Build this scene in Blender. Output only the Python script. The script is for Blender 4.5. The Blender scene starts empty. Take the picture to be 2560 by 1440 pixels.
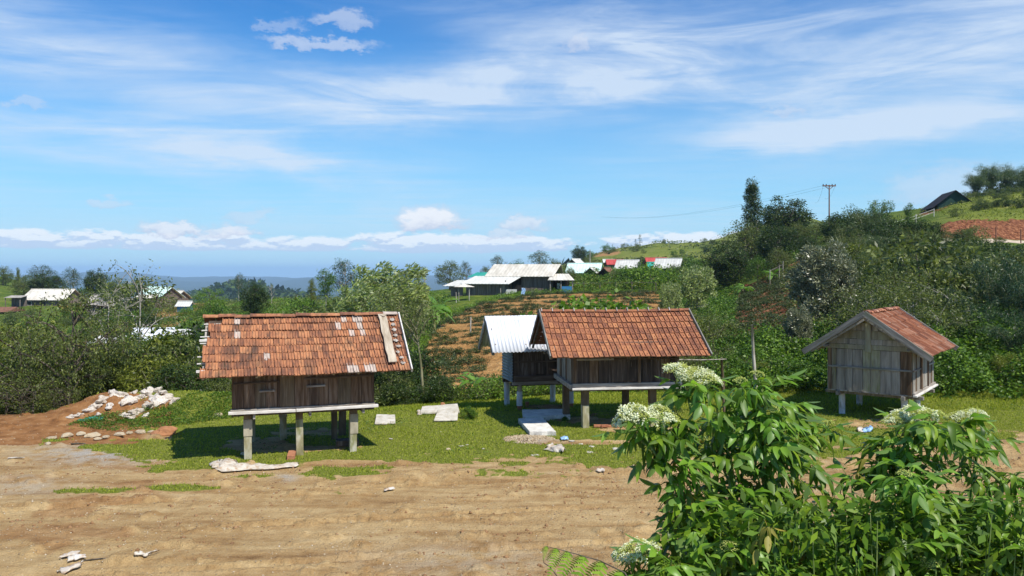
import bpy, math, random
import numpy as np
from mathutils import Vector, Matrix, Euler
R = math.radians
F = 2560 * 28 / 36.0          # focal length in photo pixels
CZ = 4.0                      # camera height above the yard
HOR = 680.0                   # horizon row in the photo
SC = bpy.context.scene

# ------------------------------------------------------------------ camera
cam = bpy.data.cameras.new('camera'); cam.lens = 28; cam.sensor_width = 36
cam.shift_y = -(720 - HOR) / 2560.0
cam.clip_start = 0.1; cam.clip_end = 60000
camo = bpy.data.objects.new('camera', cam); SC.collection.objects.link(camo)
camo.location = (0, 0, CZ); camo.rotation_euler = (R(90), 0, 0)
SC.camera = camo
# ------------------------------------------------------------------ light
SUN_EL, SUN_ROT = 54.0, 136.0
sdir = Vector((math.sin(R(SUN_ROT)) * math.cos(R(SUN_EL)), math.cos(R(SUN_ROT)) * math.cos(R(SUN_EL)), math.sin(R(SUN_EL))))
sl = bpy.data.lights.new('sun', 'SUN'); sl.energy = 4.9; sl.angle = R(0.53); sl.color = (1.0, 0.94, 0.84)
so = bpy.data.objects.new('sun', sl); SC.collection.objects.link(so)
so.rotation_euler = sdir.to_track_quat('Z', 'Y').to_euler(); so.location = (20, -20, 40)
SC.view_settings.view_transform = 'Standard'; SC.view_settings.look = 'None'
SC.view_settings.gamma = 1.0; SC.view_settings.use_curve_mapping = False
SC.view_settings.exposure = 0.36
SC.cycles.max_bounces = 6; SC.cycles.diffuse_bounces = 3; SC.cycles.glossy_bounces = 2
SC.cycles.transmission_bounces = 3; SC.cycles.volume_bounces = 1; SC.cycles.transparent_max_bounces = 6
SC.cycles.use_denoising = True

# ------------------------------------------------------------------ world
W = bpy.data.worlds.new('World'); SC.world = W; W.use_nodes = True
nt = W.node_tree; nt.nodes.clear()
class NB:
    """small helper for building node trees"""
    def __init__(s, nt): s.nt = nt
    def n(s, t, **kw):
        nd = s.nt.nodes.new(t)
        for k, v in kw.items(): setattr(nd, k, v)
        return nd
    def put(s, sock, v):
        if hasattr(v, 'is_output') or isinstance(v, bpy.types.NodeSocket): s.nt.links.new(v, sock)
        else: sock.default_value = v
    def m(s, op, a, b=None, c=None, clamp=False):
        nd = s.n('ShaderNodeMath', operation=op); nd.use_clamp = clamp
        s.put(nd.inputs[0], a)
        if b is not None: s.put(nd.inputs[1], b)
        if c is not None: s.put(nd.inputs[2], c)
        return nd.outputs[0]
    def mix(s, f, a, b, mode='MIX'):
        nd = s.n('ShaderNodeMix', data_type='RGBA', blend_type=mode)
        s.put(nd.inputs[0], f); s.put(nd.inputs[6], a); s.put(nd.inputs[7], b)
        return nd.outputs[2]
    def sm(s, v, lo, hi):
        nd = s.n('ShaderNodeMapRange', interpolation_type='SMOOTHSTEP')
        s.put(nd.inputs[0], v); s.put(nd.inputs[1], lo); s.put(nd.inputs[2], hi)
        return nd.outputs[0]
    def xyz(s, x, y, z):
        nd = s.n('ShaderNodeCombineXYZ'); s.put(nd.inputs[0], x); s.put(nd.inputs[1], y); s.put(nd.inputs[2], z)
        return nd.outputs[0]
    def noise(s, vec, scale, detail=5, rough=.55, dist=0.0):
        nd = s.n('ShaderNodeTexNoise'); s.put(nd.inputs['Vector'], vec)
        nd.inputs['Scale'].default_value = scale; nd.inputs['Detail'].default_value = detail
        nd.inputs['Roughness'].default_value = rough; nd.inputs['Distortion'].default_value = dist
        return nd.outputs[0]
    def ramp(s, f, stops, interp='LINEAR'):
        nd = s.n('ShaderNodeValToRGB'); e = nd.color_ramp; e.interpolation = interp
        while len(e.elements) < len(stops): e.elements.new(0.5)
        for el, (p, c) in zip(e.elements, stops): el.position = p; el.color = (*c, 1)
        s.put(nd.inputs[0], f); return nd.outputs[0]
    def mapping(s, vec, loc=(0,0,0), rot=(0,0,0), scale=(1,1,1)):
        nd = s.n('ShaderNodeMapping'); s.put(nd.inputs[0], vec)
        nd.inputs[1].default_value = loc; nd.inputs[2].default_value = rot; nd.inputs[3].default_value = scale
        return nd.outputs[0]
def build_world():
    b = NB(nt)
    sky = b.n('ShaderNodeTexSky', sky_type='NISHITA'); sky.sun_disc = False
    sky.sun_elevation = R(SUN_EL); sky.sun_rotation = R(SUN_ROT)
    sky.altitude = 900; sky.air_density = 1.0; sky.dust_density = 0.25; sky.ozone_density = 3.0
    hs = b.n('ShaderNodeHueSaturation'); b.put(hs.inputs['Color'], sky.outputs[0])
    hs.inputs['Saturation'].default_value = 1.22; hs.inputs['Value'].default_value = 1.08
    skyc = b.mix(1.0, hs.outputs[0], (0.62, 1.26, 1.60, 1), 'MULTIPLY')
    tc = b.n('ShaderNodeTexCoord').outputs['Generated']
    sp = b.n('ShaderNodeSeparateXYZ'); b.put(sp.inputs[0], tc)
    x, y, z = sp.outputs
    az = b.m('ARCTAN2', x, y); el = b.m('ARCSINE', z)
    azel = b.xyz(az, el, 0.0)
    zz = b.m('MAXIMUM', z, 0.03)
    plane = b.xyz(b.m('DIVIDE', x, zz), b.m('DIVIDE', y, zz), 0.0)
    # cirrus fibres: high clouds on a flat layer, stretched along one wind direction
    fib = b.noise(b.mapping(plane, rot=(0, 0, R(8)), scale=(0.55, 1.6, 1)), 1.0, 9, .62, .6)
    fib2 = b.noise(b.mapping(azel, rot=(0, 0, R(-6)), scale=(3.2, 20, 1)), 1.0, 8, .62, .7)
    warp = b.noise(b.mapping(azel, scale=(3.0, 6.0, 1)), 1.0, 5, .6)
    warp2 = b.noise(b.mapping(azel, loc=(7, 3, 0), scale=(3.0, 6.0, 1)), 1.0, 5, .6)
    azw = b.m('ADD', az, b.m('MULTIPLY', b.m('SUBTRACT', warp, .5), .22))
    elw = b.m('ADD', el, b.m('MULTIPLY', b.m('SUBTRACT', warp2, .5), .10))
    def pos(px, py):
        dx = (px - 1280) / F; dz = (HOR - py) / F
        return math.atan2(dx, 1), math.asin(dz / math.sqrt(1 + dx * dx + dz * dz))
    def ell(px, py, wx, wy, tilt, a_, e_, pw=1.0):
        a0, e0 = pos(px, py)
        da = b.m('SUBTRACT', a_, a0); de = b.m('SUBTRACT', e_, e0)
        c, s_ = math.cos(R(tilt)), math.sin(R(tilt))
        u = b.m('MULTIPLY_ADD', da, c * F / wx, b.m('MULTIPLY', de, s_ * F / wx))
        v = b.m('MULTIPLY_ADD', da, -s_ * F / wy, b.m('MULTIPLY', de, c * F / wy))
        d = b.m('MULTIPLY_ADD', u, u, b.m('MULTIPLY', v, v))
        return b.m('EXPONENT', b.m('MULTIPLY', d, -1.0))
    tot = None
    for (px, py, wx, wy, t, k) in [
            (60, 110, 360, 85, -3, .85), (1500, 170, 400, 78, 4, 1.05), (1000, 250, 440, 62, 2, 1.0),
            (1750, 190, 250, 70, 0, .35), (2300, 180, 480, 110, 12, .75), (2250, 290, 420, 35, 8, .8),
            (480, 330, 420, 35, 5, .5), (560, 405, 340, 42, 0, .85), (1800, 60, 700, 60, -5, .45),
            (800, 430, 260, 30, -8, .45), (1300, 560, 1700, 70, 0, .42), (3300, 200, 500, 200, 0, .6), (-700, 300, 400, 120, 0, .6)]:
        e = b.m('MULTIPLY', ell(px, py, wx, wy, t, azw, elw), k)
        tot = e if tot is None else b.m('ADD', tot, e)
    # elsewhere in the sky the same kind of veil goes on
    back = b.sm(b.m('ABSOLUTE', az), .8, 1.3)
    gen = b.m('MULTIPLY', b.sm(b.noise(b.mapping(azel, scale=(1.2, 3.2, 1)), 1.0, 3), .45, .7), .7)
    tot = b.m('ADD', tot, b.m('MULTIPLY', gen, back))
    fibm = b.m('ADD', b.m('MULTIPLY', b.sm(fib2, .36, .68), .75), b.m('MULTIPLY', b.sm(fib, .34, .68), .45))
    thin = b.m('MULTIPLY', b.sm(fib2, .45, .85), .13)
    cir = b.m('MULTIPLY', tot, b.m('ADD', .20, b.m('MULTIPLY', fibm, .95)))
    cir = b.m('MINIMUM', b.m('ADD', cir, thin), .86)
    veil = b.mix(b.m('MULTIPLY', b.sm(el, .34, -.04), .88), skyc, (4.3, 7.9, 10.2, 1))
    cirf = cir
    col = b.mix(cirf, veil, (7.4, 8.7, 10.4, 1))
    # small cumulus low over the far hills
    nz = b.noise(b.mapping(azel, scale=(34, 60, 1)), 1.0, 9, .68)
    nz2 = b.noise(b.mapping(azel, loc=(3, 9, 0), scale=(34, 60, 1)), 1.0, 9, .68)
    ac = b.m('ADD', az, b.m('MULTIPLY', b.m('SUBTRACT', nz2, .5), .085))
    ec = b.m('ADD', el, b.m('MULTIPLY', b.m('SUBTRACT', nz, .5), .042))
    cmx = None; shd = None
    def cum(px, py, wx, wy, k, tilt=0):
        nonlocal cmx, shd
        a0, e0 = pos(px, py)
        e = ell(px, py, wx, wy, tilt, ac, ec)
        f = b.m('MULTIPLY', b.sm(e, .20, .72), k)
        f = b.m('MULTIPLY', f, b.sm(ec, e0 - wy * .75 / F, e0 - wy * .35 / F))
        s_ = b.m('MULTIPLY', b.sm(ec, e0 - wy * .7 / F, e0 + wy * .2 / F), f)
        cmx = f if cmx is None else b.m('MAXIMUM', cmx, f)
        shd = s_ if shd is None else b.m('MAXIMUM', shd, s_)
    for c in [(1075, 552, 88, 40, .95), (438, 575, 78, 22, .85), (580, 583, 62, 20, .75), (1305, 562, 66, 24, .7), (600, 548, 80, 14, .38, 18),
              (800, 112, 135, 18, .5), (858, 50, 78, 26, .46), (695, 68, 66, 18, .3, 15), (1445, 110, 40, 26, .45), (1265, 588, 60, 14, .6),
              (75, 262, 40, 16, .35), (275, 508, 38, 16, .4), (1960, 280, 45, 18, .35), (2390, 470, 150, 60, .42)]:
        cum(*c)
    # long bank near the horizon
    def dens(e_):
        q = b.noise(b.xyz(b.m('MULTIPLY', az, 17.0), b.m('MULTIPLY', e_, 46.0), 4.0), 1.0, 9, .62)
        big = b.noise(b.xyz(b.m('MULTIPLY', az, 5.5), 2.0, 7.0), 1.0, 2, .5)
        prof = b.m('MULTIPLY', b.m('SUBTRACT', b.sm(e_, .020, .028), b.m('MULTIPLY', b.sm(e_, .036, .066), 1.2)), .44)
        return b.m('ADD', b.m('ADD', q, b.m('MULTIPLY', b.m('SUBTRACT', big, .5), .8)), prof)
    d0 = dens(el); d1 = dens(b.m('ADD', el, .0045))
    bank = b.m('MULTIPLY', b.sm(d0, .76, .88), .88)
    lit = b.sm(b.m('SUBTRACT', d0, d1), -.01, .07)
    lit = b.m('MULTIPLY', lit, b.sm(el, .022, .034))
    col = b.mix(b.m('MULTIPLY', b.sm(el, .0, .012), b.m('MULTIPLY', b.sm(el, .10, .02), .30)), col, (7.0, 8.6, 10.2, 1))
    col = b.mix(bank, col, b.mix(lit, (6.4, 7.8, 10.0, 1), (10.2, 10.8, 11.4, 1)))
    ccol = b.mix(shd, (6.2, 7.0, 8.9, 1), (10.2, 10.5, 11.0, 1))
    col = b.mix(cmx, col, ccol)
    bg = b.n('ShaderNodeBackground'); b.put(bg.inputs[0], col); bg.inputs[1].default_value = 0.072
    out = b.n('ShaderNodeOutputWorld'); b.nt.links.new(bg.outputs[0], out.inputs[0])
build_world()
try:
    W.cycles.sampling_method = 'MANUAL'; W.cycles.sample_map_resolution = 512
except Exception: pass

# ------------------------------------------------------------------ numpy noise
def _hash(ix, iy, seed):
    h = (ix.astype(np.int64) * 374761393 + iy.astype(np.int64) * 668265263 + seed * 1442695041) & 0xffffffff
    h = ((h ^ (h >> 13)) * 1274126177) & 0xffffffff
    return ((h ^ (h >> 16)) & 0xffff) / 65535.0
def vnoise(x, y, seed=0):
    x = np.asarray(x, float); y = np.asarray(y, float)
    ix, iy = np.floor(x), np.floor(y); fx, fy = x - ix, y - iy
    fx = fx * fx * (3 - 2 * fx); fy = fy * fy * (3 - 2 * fy)
    a = _hash(ix, iy, seed); b = _hash(ix + 1, iy, seed); c = _hash(ix, iy + 1, seed); d = _hash(ix + 1, iy + 1, seed)
    return (a * (1 - fx) + b * fx) * (1 - fy) + (c * (1 - fx) + d * fx) * fy
def fbm(x, y, octv=4, seed=0, gain=.5):
    s = 0; a = 1; t = 0
    for i in range(octv):
        s = s + a * vnoise(np.asarray(x) * 2 ** i, np.asarray(y) * 2 ** i, seed + i * 17); t += a; a *= gain
    return s / t
def sstep(x, a, b):
    t = np.clip((np.asarray(x, float) - a) / (b - a), 0, 1); return t * t * (3 - 2 * t)

# ------------------------------------------------------------------ terrain
PXS = [-1500, -200, 0, 300, 600, 850, 1050, 1250, 1450, 1650, 1850, 2000, 2200, 2400, 2560, 2900, 4100]
ST = [20, 23, 26, 32, 42, 55, 75, 85, 88, 92, 100, 130, 180, 260, 400, 700, 1200, 2500, 5000, 9000, 15000]
ZT = {
 -1500: [0, 0, -1, -3, -5, -6, -7, -7, -7, -7, -6.5, -5, -1, 5, 6, -20, -60, -140, -150, -45, -260],
 -200:  [0, -.1, -1.5, -3, -5, -6, -7, -7, -7, -7, -6.5, -5, -3, 4, 4, -20, -60, -140, -150, -40, -260],
 0:     [0, -.1, -1.5, -3, -4.8, -6, -6.6, -6.6, -6.6, -6.6, -6.2, -5, -3.6, 2.6, 0, -20, -60, -140, -150, -30, -260],
 300:   [0, 0, -1.2, -3, -4.6, -5, -4.8, -4.6, -4.6, -4.5, -4.2, -3.9, -3.6, -9, -20, -45, -60, -140, -150, -12, -260],
 600:   [0, 0, -.6, -1.6, -2.6, -3, -2.6, -2.2, -2.1, -2, -1.6, -1.2, -2.2, -14, -35, -50, -14, -120, -150, -35, -260],
 850:   [0, 0, -.5, -1.5, -2.2, -2.4, -1.8, -1.4, -1.4, -1.3, -1.0, -.6, -3, -16, -35, -50, -45, -120, -150, -55, -260],
 1050:  [0, 0, -.3, -1.2, -1.6, -1.7, -1.0, -.5, -.4, -.2, 0.2, .6, -1, -12, -25, -40, -50, -120, -150, -55, -260],
 1250:  [0, 0, -.2, -.9, -1.3, -1.2, -.5, .1, .3, .6, 1.1, 1.7, 2.2, 1, -4, -20, -50, -120, -150, -55, -260],
 1450:  [0, 0, 0, -.7, -1.2, -1.1, -.3, .4, .6, .8, 1.3, 1.9, 2.6, 4.5, 11.5, -10, -50, -120, -150, -60, -260],
 1650:  [0, 0, 0, -.5, -.9, -.8, -.1, .5, .7, .9, 1.4, 2.2, 3.4, 7, 19.5, 16, -20, -100, -150, -60, -260],
 1850:  [0, 0, .1, 0, -.2, .0, 1.0, 1.6, 1.8, 2.1, 2.9, 4.2, 6.4, 10, 18.5, 40, 20, -60, -150, -60, -260],
 2000:  [0, 0, .1, .4, .8, 1.7, 3.6, 4.6, 4.9, 5.2, 6.0, 8.6, 12, 18, 29, 53, 30, -60, -150, -60, -260],
 2200:  [0, 0, .2, .8, 1.7, 3.2, 5.5, 6.6, 7.0, 7.5, 8.5, 11.8, 17.0, 21, 24, 30, 20, -60, -150, -60, -260],
 2400:  [0, 0, .2, .9, 2.0, 3.7, 6.3, 7.25, 7.35, 9.8, 10.9, 15.6, 19.5, 22, 24, 30, 20, -60, -150, -60, -260],
 2560:  [0, 0, .2, .9, 2.1, 3.9, 6.3, 7.15, 7.25, 9.9, 11.6, 17.0, 20.5, 24, 26, 30, 20, -60, -150, -60, -260],
 2900:  [0, 0, .2, .9, 2.1, 3.9, 6.0, 6.9, 7.0, 10, 12, 19, 28, 36, 38, 30, 20, -60, -150, -60, -260],
 4100:  [0, 0, .2, .9, 2.1, 3.9, 6.0, 6.9, 7.0, 10, 12, 19, 28, 36, 38, 30, 20, -60, -150, -60, -260],}
_pg = np.linspace(-1500, 4100, 281); _lg = np.linspace(math.log(20), math.log(15000), 330)
_T = np.array([np.interp(_lg, np.log(ST), ZT[p]) for p in PXS])
_G = np.array([np.interp(_pg, PXS, _T[:, j]) for j in range(len(_lg))]).T
for _ in range(3):
    g = _G.copy(); g[1:-1] = (_G[:-2] + _G[1:-1] * 2 + _G[2:]) / 4; _G = g
for _ in range(1):
    g = _G.copy(); g[:, 2:-1] = (_G[:, 1:-2] + _G[:, 2:-1] * 2 + _G[:, 3:]) / 4; _G = g
def mound(x, Y):
    """the soil bank with the rubbish heap on the left, the low bank on its left"""
    a = .66 * np.exp(-(((x + 9.7) / 2.7) ** 4 + ((Y - 22.35) / 1.15) ** 2))
    a = a * (.8 + .4 * fbm(x * 1.3, Y * 1.3, 3, 5))
    b_ = .16 * np.exp(-(((x + 14.3) / 3.0) ** 4 + ((Y - 20.6) / 1.6) ** 2))
    return a + b_
def Z(x, Y):
    x = np.asarray(x, float); Y = np.asarray(Y, float)
    Ys = np.maximum(Y, .5)
    px = np.clip(1280 + F * x / Ys, -1499, 4099)
    px = np.where(Y < 1, 1280 + np.sign(x) * 2000, px)
    u = (px + 1500) / 5600 * 280
    v = np.clip((np.log(Ys) - _lg[0]) / (_lg[-1] - _lg[0]) * 329, 0, 328.999)
    i = np.clip(u.astype(int), 0, 279); j = v.astype(int); fu = u - i; fv = v - j
    z = (_G[i, j] * (1 - fu) + _G[i + 1, j] * fu) * (1 - fv) + (_G[i, j + 1] * (1 - fu) + _G[i + 1, j + 1] * fu) * fv
    far = sstep(Y, 26, 60)
    k = np.minimum(Y, 3000) ** .9
    z = z + far * (fbm(x / (4 + Y * .03), Y / (4 + Y * .03), 4, 3) - .5) * (.15 + k * .012)
    z = z + sstep(Y, 3000, 8000) * ((fbm(x / 900, Y / 1300, 5, 31) - .5) * 150)
    z = z + mound(x, Y)
    z = z + sstep(Y, 8.0, 2.0) * 2.2
    return z
def near_disp(x, Y):
    """ruts, clods and scuffs of the yard"""
    xr = x * .97 + Y * .24; yr = Y * .97 - x * .24 * .6
    rut = fbm(xr * .35, yr * 2.6, 4, 11)
    d = (rut - .5) * .06
    d = d - .035 * np.clip(1 - np.abs(yr - 12.6 - .35 * np.sin(xr * .5)) / .13, 0, 1) * sstep(fbm(xr * .6, yr * .6, 2, 8), .35, .5)
    d = d + .03 * np.clip(1 - np.abs(yr - 13.05 - .35 * np.sin(xr * .5)) / .12, 0, 1) * sstep(fbm(xr * .8, yr * .8, 2, 9), .4, .6)
    for c0, sl_, ph, w0 in ((11.4, .10, .4, .10), (13.1, .10, .9, .10), (14.9, .16, 2.0, .09), (10.2, .05, 3.0, .10)):
        q = np.abs(Y - c0 - sl_ * x - .3 * np.sin(x * .35 + ph)); on = sstep(vnoise(x * .4 + c0, Y * 0 + c0, 6), .3, .5)
        d = d + on * (-.030 * (1 - sstep(q, w0 * .6, w0)) + .022 * np.exp(-((q - w0 * 1.35) / .05) ** 2) + .010 * np.sin(x * 38) * (1 - sstep(q, w0 * .6, w0)))
    cl = fbm(x * 2.2, Y * 3.0, 4, 21)
    px, py = pix(x, np.maximum(Y, 1.0)); be = np.interp(px, *EDGE) + 22
    d = d + .10 * np.exp(-((py - be) / 14) ** 2) * sstep(px, 820, 950) * sstep(fbm(x * 1.6, Y * 2.4, 3, 71), .35, .6)
    d = d + .07 * sstep(cl, .62, .8)
    d = d + (fbm(x * 9, Y * 9, 3, 41) - .5) * .016
    return d * sstep(Y, 25, 22) * sstep(Y, 6, 8)
def at(px, py, z=0.0):
    """world point at height z seen at photo pixel px, py"""
    Y = (CZ - z) * F / (py - HOR); return Vector(((px - 1280) / F * Y, Y, z))
def atY(px, Y, dz=0.0):
    x = (px - 1280) / F * Y; return Vector((x, Y, float(Z(x, Y)) + dz))
def pix(x, Y, z=0.0):
    return 1280 + F * x / Y, HOR + F * (CZ - z) / Y
EDGE = ([-200, 0, 200, 345, 420, 520, 700, 850, 1000, 1200, 1400, 1620, 1900, 2100, 2300, 2450, 2560, 2800],
        [1040, 1045, 1095, 1125, 1188, 1168, 1165, 1190, 1178, 1166, 1165, 1160, 1152, 1142, 1120, 1107, 1084, 1060])
def grass_mask(x, Y):
    px, py = pix(x, np.maximum(Y, 1.0))
    n = fbm(x * 1.1, Y * 1.6, 5, 77, .6) - .5 + (fbm(x * 5, Y * 6, 3, 78) - .5) * .35
    yb = np.interp(px, *EDGE)
    m = sstep((yb - py) / 30 + n * 4.6, -.7, 1.0)
    def strip(cx, cy, w, h, k=1.0):
        d = ((px - cx) / w) ** 2 + ((py - cy) / h) ** 2
        return k * sstep(1.15 - d + n * 2.6, .2, .9)
    s = np.maximum.reduce([strip(330, 1124, 150, 16), strip(420, 1166, 75, 20), strip(640, 1193, 80, 9), strip(860, 1185, 150, 14), strip(270, 1228, 140, 10, .8), strip(440, 1222, 110, 12, .95)])
    m = np.maximum(m, s)
    bare = np.maximum.reduce([strip(660, 1178, 130, 14), strip(640, 1110, 110, 22) * .8, strip(860, 1160, 120, 9), strip(1010, 1163, 60, 7),
        strip(760, 1080, 120, 14) * .75, strip(1340, 1099, 75, 13), strip(1620, 1075, 160, 9) * .8, strip(1470, 1108, 120, 7) * .7, strip(2200, 1058, 150, 16) * .95, strip(1540, 1052, 150, 14) * .95, strip(1350, 1018, 90, 9) * .9, strip(700, 1122, 190, 12) * .9])
    m = m * (1 - bare)
    mo = np.exp(-(((x + 9.6) / 2.9) ** 4 + ((Y - 21.2) / 1.5) ** 2))
    m = np.where((px < 430) & (py < 1100), m * .25, m)
    m = np.maximum(m, sstep(mo, .2, .6) * sstep(x + n * 4, -10.3, -9.2) * sstep(n, -.15, .12))
    return np.clip(m, 0, 1)

# ------------------------------------------------------------------ object helpers
def link(o, parent=None):
    SC.collection.objects.link(o)
    if parent is not None: o.parent = parent
    return o
def tag(o, label=None, cat=None, group=None, kind=None):
    if label: o['label'] = label
    if cat: o['category'] = cat
    if group: o['group'] = group
    if kind: o['kind'] = kind
    return o
def empty(name, loc=(0, 0, 0), rz=0, label=None, cat=None, group=None):
    o = bpy.data.objects.new(name, None); o.empty_display_size = .3
    link(o); o.location = loc; o.rotation_euler = (0, 0, rz); tag(o, label, cat, group); return o
def mesh_np(name, V, Fq, mats, smooth=False, mi=None, attrs=None):
    """mesh from arrays; Fq is (n,4) or (n,3) or a list of such arrays"""
    me = bpy.data.meshes.new(name)
    Fl = Fq if isinstance(Fq, list) else [Fq]
    me.vertices.add(len(V)); me.vertices.foreach_set('co', np.asarray(V, np.float32).ravel())
    li = np.concatenate([f.ravel() for f in Fl]).astype(np.int32)
    tot = np.concatenate([np.full(len(f), f.shape[1], np.int32) for f in Fl])
    me.loops.add(len(li)); me.loops.foreach_set('vertex_index', li)
    me.polygons.add(len(tot)); st = np.concatenate([[0], np.cumsum(tot)[:-1]]).astype(np.int32)
    me.polygons.foreach_set('loop_start', st); me.polygons.foreach_set('loop_total', tot)
    if mi is not None: me.polygons.foreach_set('material_index', np.asarray(mi, np.int32))
    if smooth: me.polygons.foreach_set('use_smooth', np.ones(len(tot), bool))
    for m in (mats if isinstance(mats, (list, tuple)) else [mats]): me.materials.append(m)
    if attrs:
        for k, v in attrs.items():
            a = me.attributes.new(k, 'FLOAT', 'POINT'); a.data.foreach_set('value', np.asarray(v, np.float32).ravel())
    me.update(calc_edges=True); return me
class MB:
    """collects simple solids into one mesh"""
    def __init__(s): s.v = []; s.f = []; s.mi = []
    def add(s, vs, fs, m=0):
        k = len(s.v); s.v += [tuple(v) for v in vs]; s.f += [tuple(i + k for i in f) for f in fs]; s.mi += [m] * len(fs); return s
    def box(s, x0, x1, y0, y1, z0, z1, m=0, M=None):
        vs = [Vector(p) for p in ((x0,y0,z0),(x1,y0,z0),(x1,y1,z0),(x0,y1,z0),(x0,y0,z1),(x1,y0,z1),(x1,y1,z1),(x0,y1,z1))]
        if M is not None: vs = [M @ v for v in vs]
        return s.add(vs, [(0,3,2,1),(4,5,6,7),(0,1,5,4),(1,2,6,5),(2,3,7,6),(3,0,4,7)], m)
    def prism(s, poly, axis, a, b, m=0):
        """extrude 2D polygon along axis ('x','y','z') from a to b"""
        def P(u, v, w): return {'x': (w, u, v), 'y': (u, w, v), 'z': (u, v, w)}[axis]
        n = len(poly); vs = [P(u, v, a) for u, v in poly] + [P(u, v, b) for u, v in poly]
        fs = [tuple(range(n))[::-1], tuple(range(n, 2 * n))] + [(i, (i + 1) % n, n + (i + 1) % n, n + i) for i in range(n)]
        return s.add(vs, fs, m)
    def tube(s, pts, rad, n=6, m=0, cap=True):
        pts = [Vector(p) for p in pts]
        if not hasattr(rad, '__len__'): rad = [rad] * len(pts)
        vs = []; up = Vector((0.3, .1, 1)).normalized()
        for i, p in enumerate(pts):
            d = (pts[min(i + 1, len(pts) - 1)] - pts[max(i - 1, 0)]).normalized()
            a = d.cross(up); a = a.normalized() if a.length > 1e-3 else Vector((1, 0, 0)); b_ = d.cross(a)
            for k in range(n):
                t = 2 * math.pi * k / n; vs.append(p + (a * math.cos(t) + b_ * math.sin(t)) * rad[i])
        fs = [(i * n + k, i * n + (k + 1) % n, (i + 1) * n + (k + 1) % n, (i + 1) * n + k) for i in range(len(pts) - 1) for k in range(n)]
        if cap: fs += [tuple(range(n)), tuple(range((len(pts) - 1) * n, len(pts) * n))[::-1]]
        return s.add(vs, fs, m)
    def mesh(s, name, mats, smooth=False):
        me = bpy.data.meshes.new(name); me.from_pydata([tuple(v) for v in s.v], [], s.f)
        for m in (mats if isinstance(mats, (list, tuple)) else [mats]): me.materials.append(m)
        me.polygons.foreach_set('material_index', s.mi)
        if smooth: me.polygons.foreach_set('use_smooth', [True] * len(s.f))
        me.update(); return me
    def build(s, name, mats, parent=None, smooth=False, bevel=0):
        o = link(bpy.data.objects.new(name, s.mesh(name, mats, smooth)), parent)
        if bevel:
            bm_ = o.modifiers.new('bevel', 'BEVEL'); bm_.width = bevel; bm_.segments = 1
        return o
def put(me, parent=None, M=None, name=None):
    o = bpy.data.objects.new(name or me.name.split('.')[0], me); link(o, parent)
    if M is not None: o.matrix_basis = M
    return o
def copy_tree(root):
    r = root.copy(); link(r)
    for ch in list(root.children):
        c = ch.copy(); link(c, r)
        for g in ch.children:
            d = g.copy(); link(d, c)
    return r

# ------------------------------------------------------------------ materials
def material(name, stops, scale=(4, 4, 4), detail=5, rough=.85, bump=.2, bscale=30, rand='none', coords='Object', spec=.25,
             speck=None, backcol=None, trans=0.0, metal=0.0, rmix=.5, dist=0.0, stain=None, grime=None):
    """noise coloured surface. rand: 'object' or 'island' shifts the ramp for each piece"""
    m = bpy.data.materials.new(name); m.use_nodes = True; t = m.node_tree; t.nodes.clear(); b = NB(t)
    co = b.n('ShaderNodeTexCoord').outputs[coords]
    rnd = None
    if rand == 'object': rnd = b.n('ShaderNodeObjectInfo').outputs['Random']
    elif rand == 'island': rnd = b.n('ShaderNodeNewGeometry').outputs['Random Per Island']
    vec = b.mapping(co, scale=scale)
    if rnd is not None:
        ad = b.n('ShaderNodeVectorMath', operation='ADD'); b.put(ad.inputs[0], vec)
        b.put(ad.inputs[1], b.xyz(b.m('MULTIPLY', rnd, 37.0), b.m('MULTIPLY', rnd, 91.0), b.m('MULTIPLY', rnd, 53.0))); vec = ad.outputs[0]
    n = b.noise(vec, 1.0, detail, .6, dist)
    f = b.sm(n, .25, .75)
    if rnd is not None: f = b.m('ADD', b.m('MULTIPLY', f, 1 - rmix), b.m('MULTIPLY', rnd, rmix))
    c = b.ramp(f, stops)
    if stain:
        sc, lo, hi, colr, amt = stain
        c = b.mix(b.m('MULTIPLY', b.sm(b.noise(b.mapping(vec, loc=(5, 2, 9)), sc, 4), lo, hi), amt), c, (*colr, 1))
    if grime:
        gs, lo, hi, colr, amt = grime; gp = b.n('ShaderNodeNewGeometry').outputs['Position']
        c = b.mix(b.m('MULTIPLY', b.sm(b.noise(b.mapping(gp, scale=gs), 1.0, 6, .65), lo, hi), amt), c, (*colr, 1))
    if speck:
        sc, th, colr = speck
        c = b.mix(b.sm(b.noise(co, sc, 2), th, th + .06), c, (*colr, 1))
    p = b.n('ShaderNodeBsdfPrincipled')
    if backcol is not None:
        c = b.mix(b.m('MULTIPLY', b.n('ShaderNodeNewGeometry').outputs['Backfacing'], .85), c, (*backcol, 1))
    b.put(p.inputs['Base Color'], c); p.inputs['Roughness'].default_value = rough
    p.inputs['Specular IOR Level'].default_value = spec; p.inputs['Metallic'].default_value = metal
    if bump:
        bp = b.n('ShaderNodeBump'); bp.inputs['Strength'].default_value = bump; bp.inputs['Distance'].default_value = .02
        b.put(bp.inputs['Height'], b.noise(b.mapping(vec, scale=(1, 1, 1)), bscale / max(scale[0], .01) * .3, 5, .6))
        b.put(p.inputs['Normal'], bp.outputs[0])
    out = b.n('ShaderNodeOutputMaterial')
    if trans:
        tr = b.n('ShaderNodeBsdfTranslucent'); b.put(tr.inputs[0], b.mix(1.0, c, (1.5, 1.6, .7, 1), 'MULTIPLY'))
        ms = b.n('ShaderNodeMixShader'); ms.inputs[0].default_value = trans
        t.links.new(p.outputs[0], ms.inputs[1]); t.links.new(tr.outputs[0], ms.inputs[2]); t.links.new(ms.outputs[0], out.inputs[0])
    else: t.links.new(p.outputs[0], out.inputs[0])
    return m
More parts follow.
